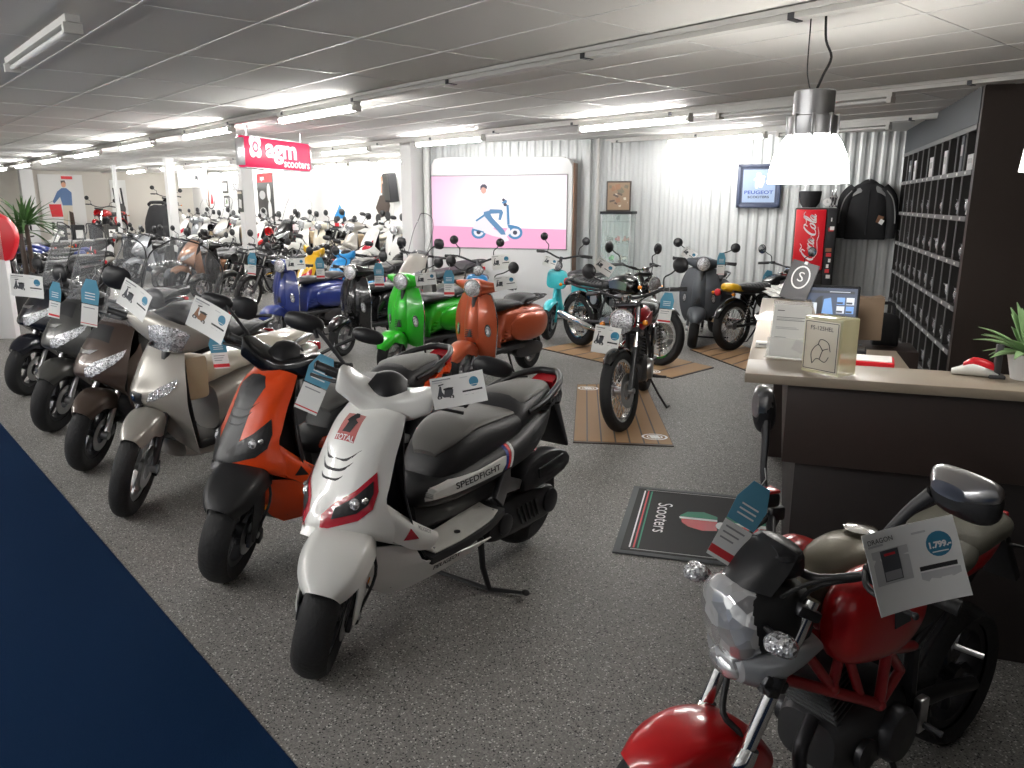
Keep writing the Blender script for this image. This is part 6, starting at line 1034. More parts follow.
# small pen cup in front of the screen
c=pt(816,316,4.75); m=MB(); m.lathe([(.03,0),(.034,.10),(.031,.10),(.028,.006),(0,.006)],(c.x,c.y,.756),'fabric_black','z',16); tag(m.build('pen_cup'),'black pen cup standing in front of the monitor','pen cup')
for i,(dx,dz,k,kl) in enumerate([(.012,.19,'pale_ink','pale grey'),(-.01,.17,'ink','black'),(.0,.2,'steel','steel')]):
    m=MB(); m.tube([(c.x+dx*.3,c.y+.006*i,.765),(c.x+dx,c.y+.01*i,.765+dz)],.004,k,6); tag(m.build('pen'),'%s pen standing in the black pen cup before the monitor'%kl,'pen')
# grey board with white oval emblem and the plastic bag before it
c=at(792,300,ZC); root=rootm('display_board',(c.x,c.y,ZC),'grey leaning board with a white oval emblem on the counter end','board',R(-10)); bM=Matrix.Rotation(R(-16),4,'X')@Matrix.Rotation(R(14),4,'Y')
m=MB(); m.M=bM; m.box((0,0,.125),(.17,.015,.25),'grey_plastic',bev=.004); m.build('board',root); m=MB(); m.M=bM
m.rings([[(a*math.cos(t),-.0095,.15+b_*math.sin(t)) for t in [2*pi*i/24 for i in range(24)]] for a,b_ in ((.056,.075),(.047,.065))],'white_ink',False,False); text(m,'S',.09,frame((0,-.0095,.15),(1,0,0),(0,0,1)),'white_ink'); m.box((0,-.0095,.245),(.02,.001,.02),'white_ink'); m.build('emblem',root)
mat('plastic_wrap',(.82,.82,.80),.25,bump=('noise',30,.9)); random.seed(3)
def crumple(name,c,r,label,cat,key='plastic_wrap',seed=1):
    random.seed(seed); bm=bmesh.new(); bmesh.ops.create_icosphere(bm,subdivisions=4,radius=1)
    ph=[random.uniform(0,6) for _ in range(6)]
    for v in bm.verts:
        n=v.co.normalized(); k=1+.22*math.sin(5*n.x+ph[0])*math.cos(4*n.y+ph[1])+.14*math.sin(11*n.z+9*n.x+ph[2])+.09*math.sin(17*n.y+ph[3]-13*n.x)
        v.co=Vector((n.x*r[0]*k,n.y*r[1]*k,max(n.z*r[2]*k,-r[2]*.6)+r[2]*.6))
    bm.transform(Matrix.Translation(c)); m=MB(); m.frombm(bm,key); return tag(m.build(name,ang=20),label,cat)
c=at(783,296,ZC); crumple('plastic_bag',(c.x,c.y-.02,ZC+.001),(.105,.07,.045),'crumpled white plastic wrapping lying below the grey emblem board','plastic bag')
c=at(765,345,ZC); m=MB(); m.box((c.x-.0,c.y-.05,ZC+.012),(.075,.05,.022),'paper',bev=.003); m.box((c.x,c.y-.0755,ZC+.014),(.05,.001,.006),'grey_ink'); tag(m.build('small_box'),'tiny white box beside the leaflet holder at the counter edge','box')
c=at(768,318,ZC)
for i,(dx,dy,rz,lab) in enumerate([(0,0,.1,'white sheet of paper flat on the counter beside the leaflet holder'),(.03,.16,-.2,'white brochure lying on the counter between leaflet holder and grey board')]):
    m=MB(); m.box((0,0,.0015+.001*i),(.13,.19,.002),'paper'); m.box((-.01,.05,.003+.001*i),(.08,.01,.0006),'pale_ink'); o=m.build('paper_sheet'); o.location=(c.x+dx,c.y+dy,ZC); o.rotation_euler=(0,0,rz); tag(o,lab,'paper')
# red trays, black tray
c=at(862,372,.76); c=Vector((.42,3.42,.757))
for i,(lab,k) in enumerate([('red-edged binder lying open on the desk behind the counter front','cola_red'),('second red binder lying under the open one on the desk','label_red')]):
    m=MB(); z=.757+.05*(1-i); y=4.42+.03*i; m.box((.47,y,z+.02),(.27,.20,.045),k,(0,0,-.1),.006); m.box((.47,y,z+.044),(.245,.175,.004),'paper',(0,0,-.1)); tag(m.build('binder'),lab,'binder')
c=pt(846,345,4.45); m=MB(); m.box((c.x,c.y,.80),(.22,.14,.08),'fabric_black',(0,0,-.1),.01); m.box((c.x,c.y,.842),(.2,.12,.01),'gunmetal_paint',(0,0,-.1),.003); tag(m.build('card_terminal'),'flat black device on the desk in front of the cardboard box','device')
c=pt(848,340,4.5); m=MB(); m.tube([(c.x-.06,c.y-.03,.853),(c.x+.07,c.y-.05,.858)],.006,'ink',8); tag(m.build('pen'),'black pen lying on the flat black device','pen')
# cardboard box, black bag, yellow box, clear bag
c=pt(865,340,5.25); root=rootm('cardboard_box',(c.x,c.y,.756),'upright grey-brown cardboard box beside the monitor','box',R(6)); m=MB(); hh=pt(864,296,5.25).z-.756; m.box((0,0,hh/2),(.17,.13,hh),'cardboard',bev=.004); m.build('carton',root); m=MB(); m.box((.05,0,hh+.002),(.07,.13,.003),'cardboard',(0,-.15,0)); m.box((-.05,0,hh+.002),(.07,.13,.003),'cardboard',(0,.1,0)); m.build('flap',root)
m=MB(); c=pt(886,318,5.6); m.loft([(-.08,.0,.22,.07,3),(-.04,0,.24,.08,3),(.06,0,.23,.08,3),(.09,0,.2,.06,3)],'fabric_black',16,3); m.tube([(-.05,0,.23),(-.04,0,.30),(.04,0,.30),(.05,0,.22)],.012,'fabric_black',8,sm=3); o=m.build('shoulder_bag'); o.location=(c.x,c.y,c.z-.2); tag(o,'black bag with a loop handle beside the cardboard box','bag')
m=MB(); m.box((c.x+.0,c.y,(c.z-.2)/2-.002),(.42,.42,c.z-.208),'counter_body',bev=.005); o=m.build('low_cabinet'); tag(o,'low dark cabinet under the black bag','cabinet')
c=at(884,338,0); root=rootm('yellow_box',(c.x-.02,c.y+.1,0),'small yellow box on the floor by the shelf wall','box'); m=MB(); m.box((0,0,.055),(.26,.2,.11),'yellow_paint',bev=.004); m.build('carton',root); m=MB(); m.box((0,0,.112),(.24,.05,.003),'cardboard'); m.build('tape',root)
mat('clear_wrap',(.45,.5,.52),.12,alpha=.5,coat=1,bump=('noise',25,1)); c=at(918,376,0); crumple('clear_plastic_bag',(1.10,c.y+.55,.001),(.2,.18,.13),'crumpled clear plastic bag on the floor against the shelf wall','plastic bag','clear_wrap',4)
# right end of the counter: shoe, stick, plant
c=at(986,383,ZC); m=MB(); m.loft([(-.06,0,.02,.02,2.4),(-.03,0,.035,.028,2.4),(.02,0,.05,.028,2.4),(.06,0,.03,.026,2.4),(.085,0,.02,.014,2.2)],'white_paint',16,3); root=rootm('toy_shoe',(c.x,c.y+.12,ZC),'little white and red shoe on the counter near the plant','shoe',R(170)); m.build('sole',root); m=MB(); m.loft([(-.05,.02,.045,.018,2.4),(-.02,.02,.06,.022,2.4),(.02,.03,.065,.02,2.4),(.05,.02,.045,.014,2.2)],'cola_red',14,3); m.build('upper',root)
c=at(1003,384,ZC); m=MB(); m.box((c.x,c.y+.1,ZC+.06),(.022,.02,.12),'grey_plastic',bev=.003); m.box((c.x,c.y+.1,ZC+.006),(.05,.05,.012),'grey_plastic',bev=.003); tag(m.build('card_stand'),'slim grey upright stand on the counter beside the plant pot','stand')
def plant(root,base,n,L,w,key,seed,up=.6,trunk=0):
    random.seed(seed)
    for i in range(n):
        a=random.uniform(0,2*pi); el=random.uniform(.15,1.25); l=L*random.uniform(.65,1); m=MB(); P=[]
        for k in range(6):
            t=k/5; r=l*t*math.cos(el)*(1); z=l*t*math.sin(el)-.5*l*t*t*(1.1-el*.6); P.append(Vector((base[0]+r*math.cos(a),base[1]+r*math.sin(a),base[2]+z)))
        sd=Vector((-math.sin(a),math.cos(a),0)); ww=[.35,.9,1,.85,.5,.04]
        g=[[tuple(p-sd*w*q),tuple(p-Vector((0,0,w*q*.35))),tuple(p+sd*w*q)] for p,q in zip(P,ww)]
        m.surf(g,key,2,2,False,.0015); m.build('leaf',root)
c=at(1030,386,ZC); root=rootm('potted_plant',(c.x+.02,c.y+.12,ZC),'pale-leaved plant in a white pot at the counter end','plant'); m=MB(); m.lathe([(.05,0),(.07,.09),(.066,.09),(.06,.07),(0,.07)],(0,0,0),'plinth_white','z',24); m.build('pot',root); plant(root,(0,0,.08),26,.24,.02,'leaf_pale',2)
# ---------------------------------------------------------------- cubby shelf
root=T('cubby_shelf',(1.6,9.08,0),'wall-high black cubby shelf full of helmets next to the hanging jacket','shelf'); ZS=[.10,.46,.82,1.18,1.54,1.90,2.24]; YD=[7.11+.363*i for i in range(12)]
m=MB(); m.box((1.87,9.1,1.26),(.02,4.02,2.52),'shelf_black'); m.box((1.62,7.10,1.26),(.5,.03,2.52),'dark_brown'); m.box((1.62,11.085,1.26),(.5,.03,2.52),'shelf_black'); part('carcass',m,root)
m=MB(); m.box((1.38,9.1,2.385),(.03,4.0,.27),'matt_grey_paint'); part('header',m,root); m=MB(); m.box((1.42,9.1,.05),(.03,4.0,.10),'shelf_black'); part('plinth',m,root)
for z in ZS: m=MB(); m.box((1.61,9.1,z-.012),(.48,3.98,.024),'shelf_black'); m.box((1.367,9.1,z-.014),(.008,3.98,.04),'shelf_edge'); part('shelf_board',m,root)
random.seed(11)
for z in ZS[1:6]:
    for y in YD[:-1]:
        m=MB(); m.box((1.3615,y+.18+random.uniform(-.05,.05),z-.014),(.003,.05,.022),'paper'); part('price_label',m,root)
for y in YD[1:-1]: m=MB(); m.box((1.61,y,1.17),(.46,.018,2.14),'shelf_black'); m.box((1.374,y,1.17),(.006,.02,2.14),'shelf_edge'); part('divider',m,root)
hel=[]
def helmet_parts(key):
    m=MB(); bm=bmesh.new(); bmesh.ops.create_uvsphere(bm,u_segments=18,v_segments=12,radius=1)
    for v in bm.verts:
        x,y,z=v.co; 
        if z<-.55: z=-.55-.1*(z+.55)
        v.co=(x*.145+(-.02 if z<-.3 else 0),y*.12,z*.135+.085)
    m.frombm(bm,key); shell=m.mesh('shell'); v=MB(); v.surf([[(-.150+.012*(1-abs(t)),.09*t*1.05,.14) if True else 0 for t in (-1,-.5,0,.5,1)],[(-.158+.045*abs(t)**2,.108*t,.09) for t in (-1,-.5,0,.5,1)],[(-.150+.05*abs(t)**2,.104*t,.05) for t in (-1,-.5,0,.5,1)]],'lens',3,3,False,.004); return shell,v.mesh('visor')
HM={k:helmet_parts(k) for k in ('black_paint','matt_grey_paint','white_paint','silver_paint','red_paint')}
names={'black_paint':'black','matt_grey_paint':'grey','white_paint':'white','silver_paint':'silver','red_paint':'red'}
rown=['bottom','second lowest','third lowest','fourth','second highest','top']
def cub(r,c): return (1.56,YD[c]+.181,ZS[r]+.001)
from collections import Counter
ORDC=['first','second','third','fourth','fifth','sixth','seventh','eighth','ninth','tenth','eleventh']
for r in range(6):
    for c in range(11):
        u=random.random()
        if r==5:
            if c in (0,1,3,5,8,9):
                m=MB(); w=[.10,.05,.04,0,.08][c%5] if c%5!=3 else .06; hh=[.20,.30,.26,.22,.24][c%5] if c else .13; x,y,z=cub(r,c); kk='plinth_white' if c in (0,3,5,8) else 'matt_grey_paint'
                m.box((1.48,y,z+hh/2),(.2,max(w,.05)*2,hh),kk,bev=.003); m.box((1.379,y,z+hh*.6),(.002,max(w,.05)*1.4,hh*.3),'pale_ink'); tag(m.build('small_box'),'%s box in the %s cubby from the dark door, top shelf row'%('white' if kk=='plinth_white' else 'grey',ORDC[c]),'box','boxes in the cubby shelf')
            continue
        if u<.26: continue
        k=random.choice(['black_paint','black_paint','black_paint','matt_grey_paint','matt_grey_paint','silver_paint','white_paint'])
        if (r,c)==(1,1) : k='white_paint'
        h_=empty('helmet',cub(r,c),random.uniform(-.25,.25)); h_.location.x-=.02
        for nm,me in zip(('shell','visor'),HM[k]): o=bpy.data.objects.new(nm,me); COL.objects.link(o); o.parent=h_
        tag(h_,'%s helmet in the %s cubby from the dark door, %s row of the shelf'%(names[k],ORDC[c],rown[r]),'helmet','helmets in the cubby shelf')
# ---------------------------------------------------------------- floor mats
def wood_mat(name,pts,label,rz_text):
    """pts: ground corners in order; planked mat"""
    root=empty(name,((pts[0][0]+pts[2][0])/2,(pts[0][1]+pts[2][1])/2,0)); tag(root,label,'floor mat','plank-patterned display mats')
    A,B,C,D=[Vector((*p,0)) for p in pts]   # A-B front edge, D-C back edge
    m=MB(); o=root.location; m.add([tuple(p-o+Vector((0,0,z))) for z in (.0,.008) for p in (A,B,C,D)],[(3,2,1,0),(4,5,6,7),(0,1,5,4),(1,2,6,5),(2,3,7,6),(3,0,4,7)],'dark_brown'); m.build('backing',root)
    m=MB(); n=7
    for i in range(n):
        a,b=(i+.06)/n,(i+.94)/n; ins=.015
        P=[A.lerp(B,a).lerp(D.lerp(C,a),ins),A.lerp(B,b).lerp(D.lerp(C,b),ins),A.lerp(B,b).lerp(D.lerp(C,b),1-ins),A.lerp(B,a).lerp(D.lerp(C,a),1-ins)]
        m.add([tuple(p-o+Vector((0,0,z))) for z in (.008,.0105) for p in P],[(4,5,6,7),(0,1,5,4),(1,2,6,5),(2,3,7,6),(3,0,4,7)],'wood_mat')
    m.build('plank_print',root)
    m=MB()
    for u,v in ((.84,.10),(.16,.9)):
        c=A.lerp(B,u).lerp(D.lerp(C,u),v)-o; ex=(B-A).normalized(); ey=(D-A).normalized(); L=.075
        for r0,r1 in ((1,.82),(.62,.5)):
            m.rings([[tuple(c+ex*L*1.25*rr*math.cos(t)+ey*L*rr*math.sin(t)+Vector((0,0,.0112))) for t in [2*pi*i/20 for i in range(20)]] for rr in (r0,r1)],'white_ink',False,False)
        for k in (-.3,0,.3): m.box(tuple(c+ex*L*k+Vector((0,0,.0114))),(.02,.07,.0006),'white_ink',(0,0,.5))
    m.build('emblem',root); return root
G=lambda x,y:tuple(at(x,y)[:2])
wood_mat('floor_mat',[G(573,443),G(674,447),G(645,384),G(577,385)],'plank-patterned mat under the front wheel of the red-tanked motorcycle',0)
wood_mat('floor_mat',[G(541,349),G(672,379),G(714,368),G(596,339)],'plank-patterned mat under the black motorcycle seen from its side',0)
wood_mat('floor_mat',[G(690,350),G(770,380),G(800,366),G(728,341)],'plank-patterned mat under the yellow-tailed motorcycle',0)
A,B,C,D=[Vector((*p,0)) for p in (G(612,553),G(634,487),G(770,500),G(765,578))]
Dx=A+(C-B); o=(A+C)/2; root=T('floor_mat',tuple(o),'black rubber mat with scooters lettering and a green, white and red scooter','floor mat'); ex=(Dx-A).normalized(); ey=(B-A); Ly=ey.length; ey.normalize(); Lx=(C-B).length
M=Matrix(((ex.x,ey.x,0,o.x),(ex.y,ey.y,0,o.y),(0,0,1,0),(0,0,0,1)))
m=MB(); m.M=M; m.box((0,0,.004),(Lx,Ly,.008),'mat_edge',bev=.002); part('border',m,root); m=MB(); m.M=M; m.box((0,0,.006),(Lx-.07,Ly-.07,.007),'mat_black'); part('pad',m,root)
m=MB(); m.M=M; zt=.0102
for k,d in (('white_ink',.055),('label_red',.075),('stripe_green',.095)):
    m.box((-Lx/2+d+.02,0,zt),(.008,Ly-.14,.0008),k); m.box((Lx/2-d-.02,0,zt),(.008,Ly-.14,.0008),k)
for y in (1,-1): m.box((0,y*(Ly/2-.055),zt),(Lx-.16,.006,.0008),'pale_ink')
sc_=lambda pts,k,z=0:m.add([(a*.72+.10,b*.85+.0,zt+z) for a,b in pts],[tuple(range(len(pts)))],k)
sc_([(-.26,.02),(.0,.02),(.0,.12),(-.10,.18),(-.22,.16),(-.27,.09)],'stripe_green'); sc_([(-.27,.04),(.0,.04),(.0,.07),(-.275,.07)],'white_ink',.0004); sc_([(-.26,.04),(.0,.04),(.0,-.10),(-.10,-.12),(-.2,-.08),(-.25,-.02)],'label_red',.0002)
sc_([(.06,.14),(.34,.13),(.34,.05),(.08,.05)],'stripe_green'); sc_([(.08,.05),(.34,.05),(.34,.0),(.07,.0)],'white_ink',.0002); sc_([(.07,.0),(.34,.0),(.34,-.08),(.12,-.08)],'label_red'); sc_(oval(.03,-.02,.04,.06),'white_ink',.0006)
m.M=None; text(m,'Scooters',.115,M@Matrix.Translation((-Lx/2+.20,.02,zt+.001))@Matrix.Rotation(-pi/2,4,'Z'),'white_ink'); m.M=M; part('print',m,root)
# ---------------------------------------------------------------- left edge: totem with red emblem, palm
root=T('display_totem',tuple(at(2,338)),'white display totem with red rounded emblem beside the palm plant','totem',None,R(25)); dd=(at(4,338)-Vector((0,0,HC))).dot(FW)
m=MB(); c=pt(-2,290,dd); w=pt(11,290,dd)-pt(-21,290,dd); top=pt(0,228,dd).z; m.box((0,0,top/2-.02),(w.length,.12,top),'plinth_white',bev=.01); m.build('panel',root)
m=MB(); w2=w.length/2; m.prism([(w2*.3,top+.17),(w2+.03,top+.15),(w2+.13,top+.02),(w2+.15,top-.12),(w2+.10,top-.27),(w2+.02,top-.38),(w2*.3,top-.32)],-.06,.06,'cola_red',.012,3); m.build('emblem',root)
c=at(6,322); root=T('palm_plant',(c.x,c.y+.4,0),'green palm with long pointed leaves behind the white totem','plant'); m=MB(); m.lathe([(.15,0),(.19,.34),(.18,.34),(.17,.30),(0,.30)],(0,0,0),'pot_dark','z',28); m.build('pot',root)
m=MB(); m.tube([(0,0,.3),(.02,.01,.7),(0,.02,1.22)],[.05,.04,.035],'brown_paint',10,sm=4); m.tube([(.05,0,.3),(.12,.03,.7),(.16,.0,1.35)],[.04,.035,.03],'brown_paint',10,sm=4); m.build('trunk',root); plant(root,(0,.02,1.22),34,.8,.022,'leaf',3); plant(root,(.16,0,1.35),34,.75,.022,'leaf',8)
# ---------------------------------------------------------------- vehicles
Q=1.0
SP=sport_proto(); RT_=retro_proto(); CT=city_proto(); TR=tourer_proto(); CL=classic_proto(); MO=moped_proto(); NK=naked_proto()
def hd(deg): return R(deg)
ROWA='scooters lined up along the blue carpet'
SP.spawn((-1.295,2.783,0),hd(-106.0),'white sport scooter with red-framed headlights at the near end of the front row','scooter',ROWA,steer=R(36),scale=.975)
SP.spawn((-2.07,3.25,0),hd(-106),'orange and black sport scooter between the white one and the silver one','scooter',ROWA,{'white_paint':'orange_paint','fender_paint':'matt_black_paint','cowl_paint':'black_paint','nose_paint':'black_plastic','tail_paint':'orange_paint','red_trim':'matt_black_paint','badge_patch':'black_plastic','white_ink':'black_plastic','blue_ink':'black_plastic','label_red':'black_plastic'},R(34),.97)
CT.spawn((-3.17,3.74,0),hd(-99),'silver big-wheeled scooter with headlight on the handlebar in the front row','scooter',ROWA,{},R(38),.98)
TR.spawn((-3.92,4.2,0),hd(-103),'dark brown touring scooter beside the silver one','scooter',ROWA,{},R(36),.92,skip=())
TR.spawn((-4.84,4.8,0),hd(-104),'dark grey touring scooter, fifth of the front row from the white one','scooter',ROWA,{'brown_paint':'gunmetal_paint'},R(34),.96)
TR.spawn((-5.98,5.55,0),hd(-108),'blue-black touring scooter at the carpet end of the front row next to the totem','scooter',ROWA,{'brown_paint':'ink_paint'},R(32),.95)
NK.spawn((.265,2.063,0),hd(-126.6),'red and khaki motorcycle with red trellis frame in front of the counter','motorcycle',None,{},R(-17.6),.85)
ROWB='retro scooters of the second row'
for loc,col,lab in [((-2.50,6.86,0),'copper_paint','copper-orange retro scooter, nearest the aisle in the second row'),((-3.37,7.18,0),'green_paint','bright green retro scooter beside the copper-orange one'),((-4.37,7.94,0),'black_paint','glossy black retro scooter between the green and the blue one'),((-5.62,8.43,0),'blue_paint','dark blue retro scooter beyond the black one in the second row')]:
    RT_.spawn(loc,hd(-103),lab,'scooter',ROWB,{'body_paint':col},R(9),.95)
CL.spawn((-1.06,6.18,0),hd(-88),'motorcycle with red tank facing the aisle on a plank-patterned mat','motorcycle',None,{'tank_paint':'red_paint','tank_stripe':'red_paint'},R(-14),1.0)
CL.spawn((-1.66,8.43,0),hd(-39.5),'black classic motorcycle seen from its side behind the red-tanked one','motorcycle',None,{},R(8),1.02)
RT_.spawn((-.82,9.75,0),hd(-97),'matt dark grey retro scooter standing alone before the corrugated wall','scooter',None,{'body_paint':'matt_grey_paint','chrome':'dark_metal'},R(12),1.0)
CL.spawn((-.08,9.60,0),hd(52),'classic motorcycle with yellow tail hump beyond the counter','motorcycle',None,{'hump_paint':'yellow_paint'},R(0),.95,opts=('left',))
MO.spawn((-2.50,9.72,0),hd(-104),'turquoise electric moped before the display wall','moped',None,{},R(14),1.0)
MO.spawn((-3.45,8.75,0),hd(-70),'sky blue electric moped behind the copper-orange scooter','moped',None,{'turquoise_paint':'sky_paint'},R(10),1.0)
# price cards and tags on the near machines
card(sheetM((459,390),2.78,roll=12,yaw=-6,pitch=-18),'price card on the handlebar of the white sport scooter',.195,.112)
card(sheetM((913,565),1.36,roll=11,yaw=4,pitch=-22),'large price card with blue disc hanging on the red motorcycle',.172,.142,rich='DRAGON')
hang_tag(sheetM((741,523),1.80,roll=-34,yaw=10,pitch=-20),'white and blue hang tag on the red motorcycle',w=.075,h=.20)
card(sheetM((210,320),3.35,roll=-24,yaw=-16,pitch=-10),'price card on the silver scooter in front of its visor',.20,.14,pic='rust_paint')
card(sheetM((136,300),3.75,roll=-28,yaw=-20,pitch=-10),'price card tilted on the dark brown scooter',.19,.14)
card(sheetM((28,286),5.0,roll=-6),'price card on the blue-black scooter by the totem',.21,.145)
hang_tag(sheetM((316,384),3.2,roll=-24,pitch=-8),'hang tag between the orange and the white sport scooter',w=.10,h=.25)
hang_tag(sheetM((90,303),4.2,roll=-12),'hang tag on the windscreen of the dark brown scooter',w=.09,h=.26)
hang_tag(sheetM((55,300),4.6,roll=-14),'hang tag on the dark grey touring scooter',w=.065,h=.22)
hang_tag(sheetM((219,352),3.6,roll=4),'hang tag below the tan box of the silver scooter',w=.075,h=.16)
card(sheetM((505,283),5.9,roll=8),'price card on the seat side of the copper-orange scooter',.17,.105)
card(sheetM((426,279),6.35,roll=6),'price card between the green and the copper-orange scooter',.17,.10)
hang_tag(sheetM((449,283),5.75),'hang tag on the left grip of the copper-orange scooter',w=.075,h=.19)
hang_tag(sheetM((379,275),6.25),'hang tag on the green scooter',w=.075,h=.19)
hang_tag(sheetM((320,268),7.0),'hang tag on the black retro scooter',w=.075,h=.19)
hang_tag(sheetM((252,264),7.55,roll=-8),'hang tag on the dark blue retro scooter',w=.08,h=.22)
card(sheetM((296,264),7.7,roll=4),'price card between the dark blue and the black retro scooter',.19,.11)
card(sheetM((606,340),5.6,roll=-10,pitch=-6),'price card in a clear sleeve beside the red-tanked motorcycle',.19,.20)
hang_tag(sheetM((666,308),5.5,roll=-6),'hang tag on the handlebar of the red-tanked motorcycle',w=.09,h=.22)
card(sheetM((604,267),7.9,roll=-32),'price card tilted on the black classic motorcycle',.20,.13)
hang_tag(sheetM((721,264),9.0),'hang tag on the matt grey retro scooter',w=.09,h=.26)
card(sheetM((689,254),9.1,roll=-35),'price card on the matt grey retro scooter',.17,.12)
hang_tag(sheetM((766,282),9.2,roll=-12),'hang tag on the yellow-tailed motorcycle',w=.10,h=.28)
card(sheetM((550,262),9.4,roll=-20),'price card on the turquoise moped',.16,.12)
card(sheetM((501,262),8.4,roll=6),'price card on the sky blue moped',.2,.16)
# models in the display case
for i,(x,z,k,lab) in enumerate([(-.12,1.108,'black_paint','black'),(0,1.108,'red_paint','red'),(.12,1.108,'copper_paint','orange'),(-.08,.848,'green_paint','green'),(.07,.848,'cream_paint','cream'),(.0,1.408,'matt_grey_paint','grey')]):
    r=RT_.spawn((-2.15+x,10.80,z),hd(-60 if i%2 else -120),'%s model scooter on a glass shelf of the display case'%lab,'model scooter','model scooters in the display case',{'body_paint':k},0,.10 if i<5 else .075,skip=('lettering','louvre','trim_strip','lens','disc','brake_disc','side_vent','grille','mirror','centre_stand'))
    r.name='model_scooter'
# the crowded rows behind, built more simply
Q=.55
RF=retro_proto(); TF=tourer_proto(); CF=city_proto(); LF=classic_proto(); SF=sport_proto()
SK=('lens','brake_disc','lettering','louvre','side_marking','badge','mirror_glass','side_reflector','speedometer','fuel_cap','centre_stand','side_stand','side_vent','grille','trim_strip','foot_plate','headlight_rim','tank_panel','turn_signal','rear_shock','footrest','front_trim')
COLN={'black_paint':'black','matt_black_paint':'matt black','gunmetal_paint':'dark grey','matt_grey_paint':'grey','pale_grey_paint':'pale grey','silver_paint':'silver','white_paint':'white','cream_paint':'cream','blue_paint':'blue','sky_paint':'light blue','red_paint':'red','deep_red_paint':'dark red','yellow_paint':'yellow','rust_paint':'bronze','orange_paint':'orange','brown_paint':'brown','ink_paint':'blue-black'}
KIND={'r':(RF,'body_paint','retro scooter','scooter'),'t':(TF,'brown_paint','touring scooter','scooter'),'c':(CF,'silver_paint','big-wheeled scooter','scooter'),'m':(LF,'black_paint','motorcycle','motorcycle'),'s':(SF,'white_paint','sport scooter','scooter')}
random.seed(21)
ORDN=['first','second','third','fourth','fifth','sixth','seventh','eighth','ninth','tenth','eleventh','twelfth','thirteenth','fourteenth','fifteenth','sixteenth','seventeenth','eighteenth','nineteenth','twentieth']
cardn=Counter()
def row(name,spec,s0,ds,q,deg,z=0,cards=.6,jit=.025,start='the aisle'):
    """a row of machines along the building; spec: list of 'kind:colour'"""
    cnt=Counter()
    for i,sp in enumerate(spec):
        if sp=='-': continue
        k,c=sp.split(':'); P,key,kn,cat=KIND[k]; c+='_paint'; cnt[k,c]+=1; n=cnt[k,c]
        s=s0+ds*i+random.uniform(-jit,jit); qq=q+random.uniform(-jit,jit); st=R(random.uniform(8,32)); loc=sq(s,qq,z); dg=deg+random.uniform(-2.5,2.5)
        tot=sum(1 for w in spec if w==sp); lab='%s %s in %s'%(COLN[c],kn,name)
        if tot>1: lab='%s %s in %s, %s of its kind from %s'%(COLN[c],kn,name,ORDN[n-1],start)
        P.spawn(loc,R(dg),lab,cat,'vehicles in '+name,{key:c,'tank_paint':c,'hump_paint':c,'fender_paint':c,'cowl_paint':c,'nose_paint':c},st,.97,skip=SK+(('windscreen',) if random.random()<.5 else ()))
        if random.random()<cards:
            h=Vector((math.cos(R(dg)),math.sin(R(dg)),0)); l=Vector((-h.y,h.x,0)); p=Vector(loc)+h*.30+l*random.uniform(-.3,.3)+Vector((0,0,random.uniform(.90,1.02)))
            M=frame(p,(-E1[0]*.9-.2,-E1[1]*.9,random.uniform(-.4,.4)),(0,0,1)); cardn[name]+=1
            card(M,'price card on the %s%s %s of %s'%(ORDN[n-1]+' ' if tot>1 else '',COLN[c],kn,name),.2,.14,'price cards in '+name,simple=True)
row('the second row',['m:black','m:gunmetal','-','r:black','t:rust','r:matt_grey','r:gunmetal','-','t:pale_grey','r:matt_grey','r:black','r:silver'],11.75,.70,5.5,-114)
m=MB(); obox(m,10.5,22.35,6.95,8.86,.0005,.28,'plinth_white'); structure('trim_9',m)
row('the raised far row',['t:black','r:white','s:white','c:silver','m:black','r:cream','c:white','t:black','m:red','s:white','r:black','c:white','t:silver','m:black','c:white','r:pale_grey','s:white'],10.95,.68,7.86,-116,z=.285,cards=.85)
def lone(k,c,s,q,z,deg,lab,st=15):
    P,key,kn,cat=KIND[k]; P.spawn(sq(s,q,z),R(deg),lab,cat,None,{k_:c+'_paint' for k_ in (key,'tank_paint','hump_paint','fender_paint','cowl_paint','nose_paint')},R(st),.97,skip=SK)
lone('s','yellow',10.6,5.75,0,-112,'yellow sport scooter in front of the white wall column')
lone('s','sky',9.75,5.75,0,-110,'light blue sport scooter close to the white wall column')
lone('t','silver',8.75,6.35,0,-112,'silver touring scooter behind the bright green one')
lone('m','blue',16.6,3.0,0,-150,'blue motorcycle before the cream wall, closest to the palm'); lone('m','blue',17.8,3.35,0,-150,'blue motorcycle before the cream wall, beyond its twin near the palm'); lone('m','black',15.2,2.75,0,-140,'black motorcycle nearest the palm among those at the cream wall')
lone('t','black',14.1,2.6,0,-130,'black touring scooter close behind the palm leaves'); lone('m','gunmetal',20.15,3.5,0,-120,'dark grey motorcycle under the far cream wall'); lone('s','white',21.0,4.6,0,-120,'white sport scooter under the poster of the man in the blue shirt')
lone('t','pale_grey',19.0,2.9,0,-140,'pale grey touring scooter under the far cream wall')
m=MB(); obox(m,23.2,24.9,5.6,6.7,0,.62,'plinth_white'); tag(solid('display_plinth',m),'white plinth before the cream wall carrying a red motorcycle','plinth')
lone('m','red',24.0,6.15,.62,-75,'red motorcycle on the white plinth under the tall poster')
m=MB(); obox(m,22.7,24.2,7.35,8.0,0,.9,'plinth_white'); tag(solid('display_plinth',m),'tall white plinth behind the white pillar carrying a black motorcycle','plinth')
lone('m','black',23.4,7.65,.90,-60,'black motorcycle raised on the tall white plinth behind the white pillar')
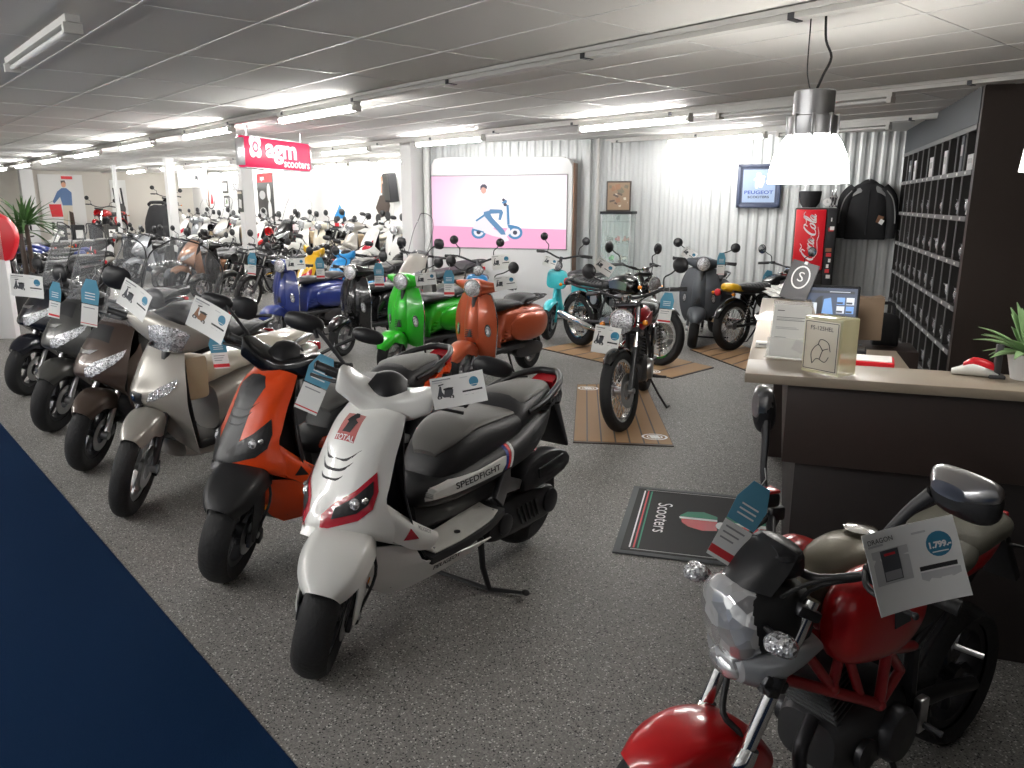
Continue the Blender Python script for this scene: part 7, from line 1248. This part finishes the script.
# table with black and white fronted boxes
root=T('display_table',sq(21.9,4.75),'low white table with black panels under the poster','table'); m=MB(); obox(m,21.6,22.2,4.2,5.9,.72,.76,'plinth_white'); part('table_top',m,root)
for q in (4.25,5.8): m=MB(); obox(m,21.65,22.15,q,q+.05,0,.72,'plinth_white'); part('leg',m,root)
for i,q in enumerate((4.35,4.75,5.15,5.5)):
    m=MB(); obox(m,21.7,21.95,q,q+.26,.76,1.12,'fabric_black' if i!=3 else 'gunmetal_paint'); obox(m,21.69,21.7,q+.05,q+.21,.8,1.0,'paper' if i%2 else 'fabric_black'); tag(solid('display_box',m),['first','second','third','fourth'][i]+' dark display box from the palm on the white table','box','boxes on the white table')
# tall black boxed machine by the white pillar
m=MB(); m.M=Matrix.Translation(sq(20.3,6.35)); m.loft([(-.26,.0,1.38,.22,3),(-.13,0,1.60,.27,3),(.15,0,1.62,.27,3),(.28,0,1.4,.22,3)],'fabric_black',18,3); m.tube([(-.4,.15,1.6),(-.2,.0,1.66),(.2,0,1.66),(.4,-.15,1.6)],.04,'fabric_black',8,sm=3); tag(solid('covered_display',m),'tall thing under a black cover standing behind the white pillar','covered display')
# low step under the aisle bikes' neighbours
def setcam():
    cd=bpy.data.cameras.new('camera'); cam=bpy.data.objects.new('camera',cd); COL.objects.link(cam); SC.camera=cam
    cd.sensor_width=36; cd.lens=36*F/1024; cd.clip_start=.05; cd.clip_end=200
    cam.location=(0,0,HC); cam.rotation_euler=(pi/2-PIT,0,YAW)
setcam()
w=bpy.data.worlds.new('world'); SC.world=w; w.use_nodes=True; bg=w.node_tree.nodes['Background']; bg.inputs[0].default_value=(1,.97,.93,1); bg.inputs[1].default_value=WORLD
vs=SC.view_settings; vs.view_transform='Standard'; vs.look='None'; vs.gamma=1; vs.exposure=EXPO; vs.use_curve_mapping=False
SC.cycles.use_denoising=True; SC.cycles.max_bounces=7; SC.cycles.diffuse_bounces=4; SC.cycles.transparent_max_bounces=12; SC.cycles.caustics_reflective=False; SC.cycles.caustics_refractive=False; SC.cycles.sample_clamp_indirect=6
bpy.context.view_layer.update()
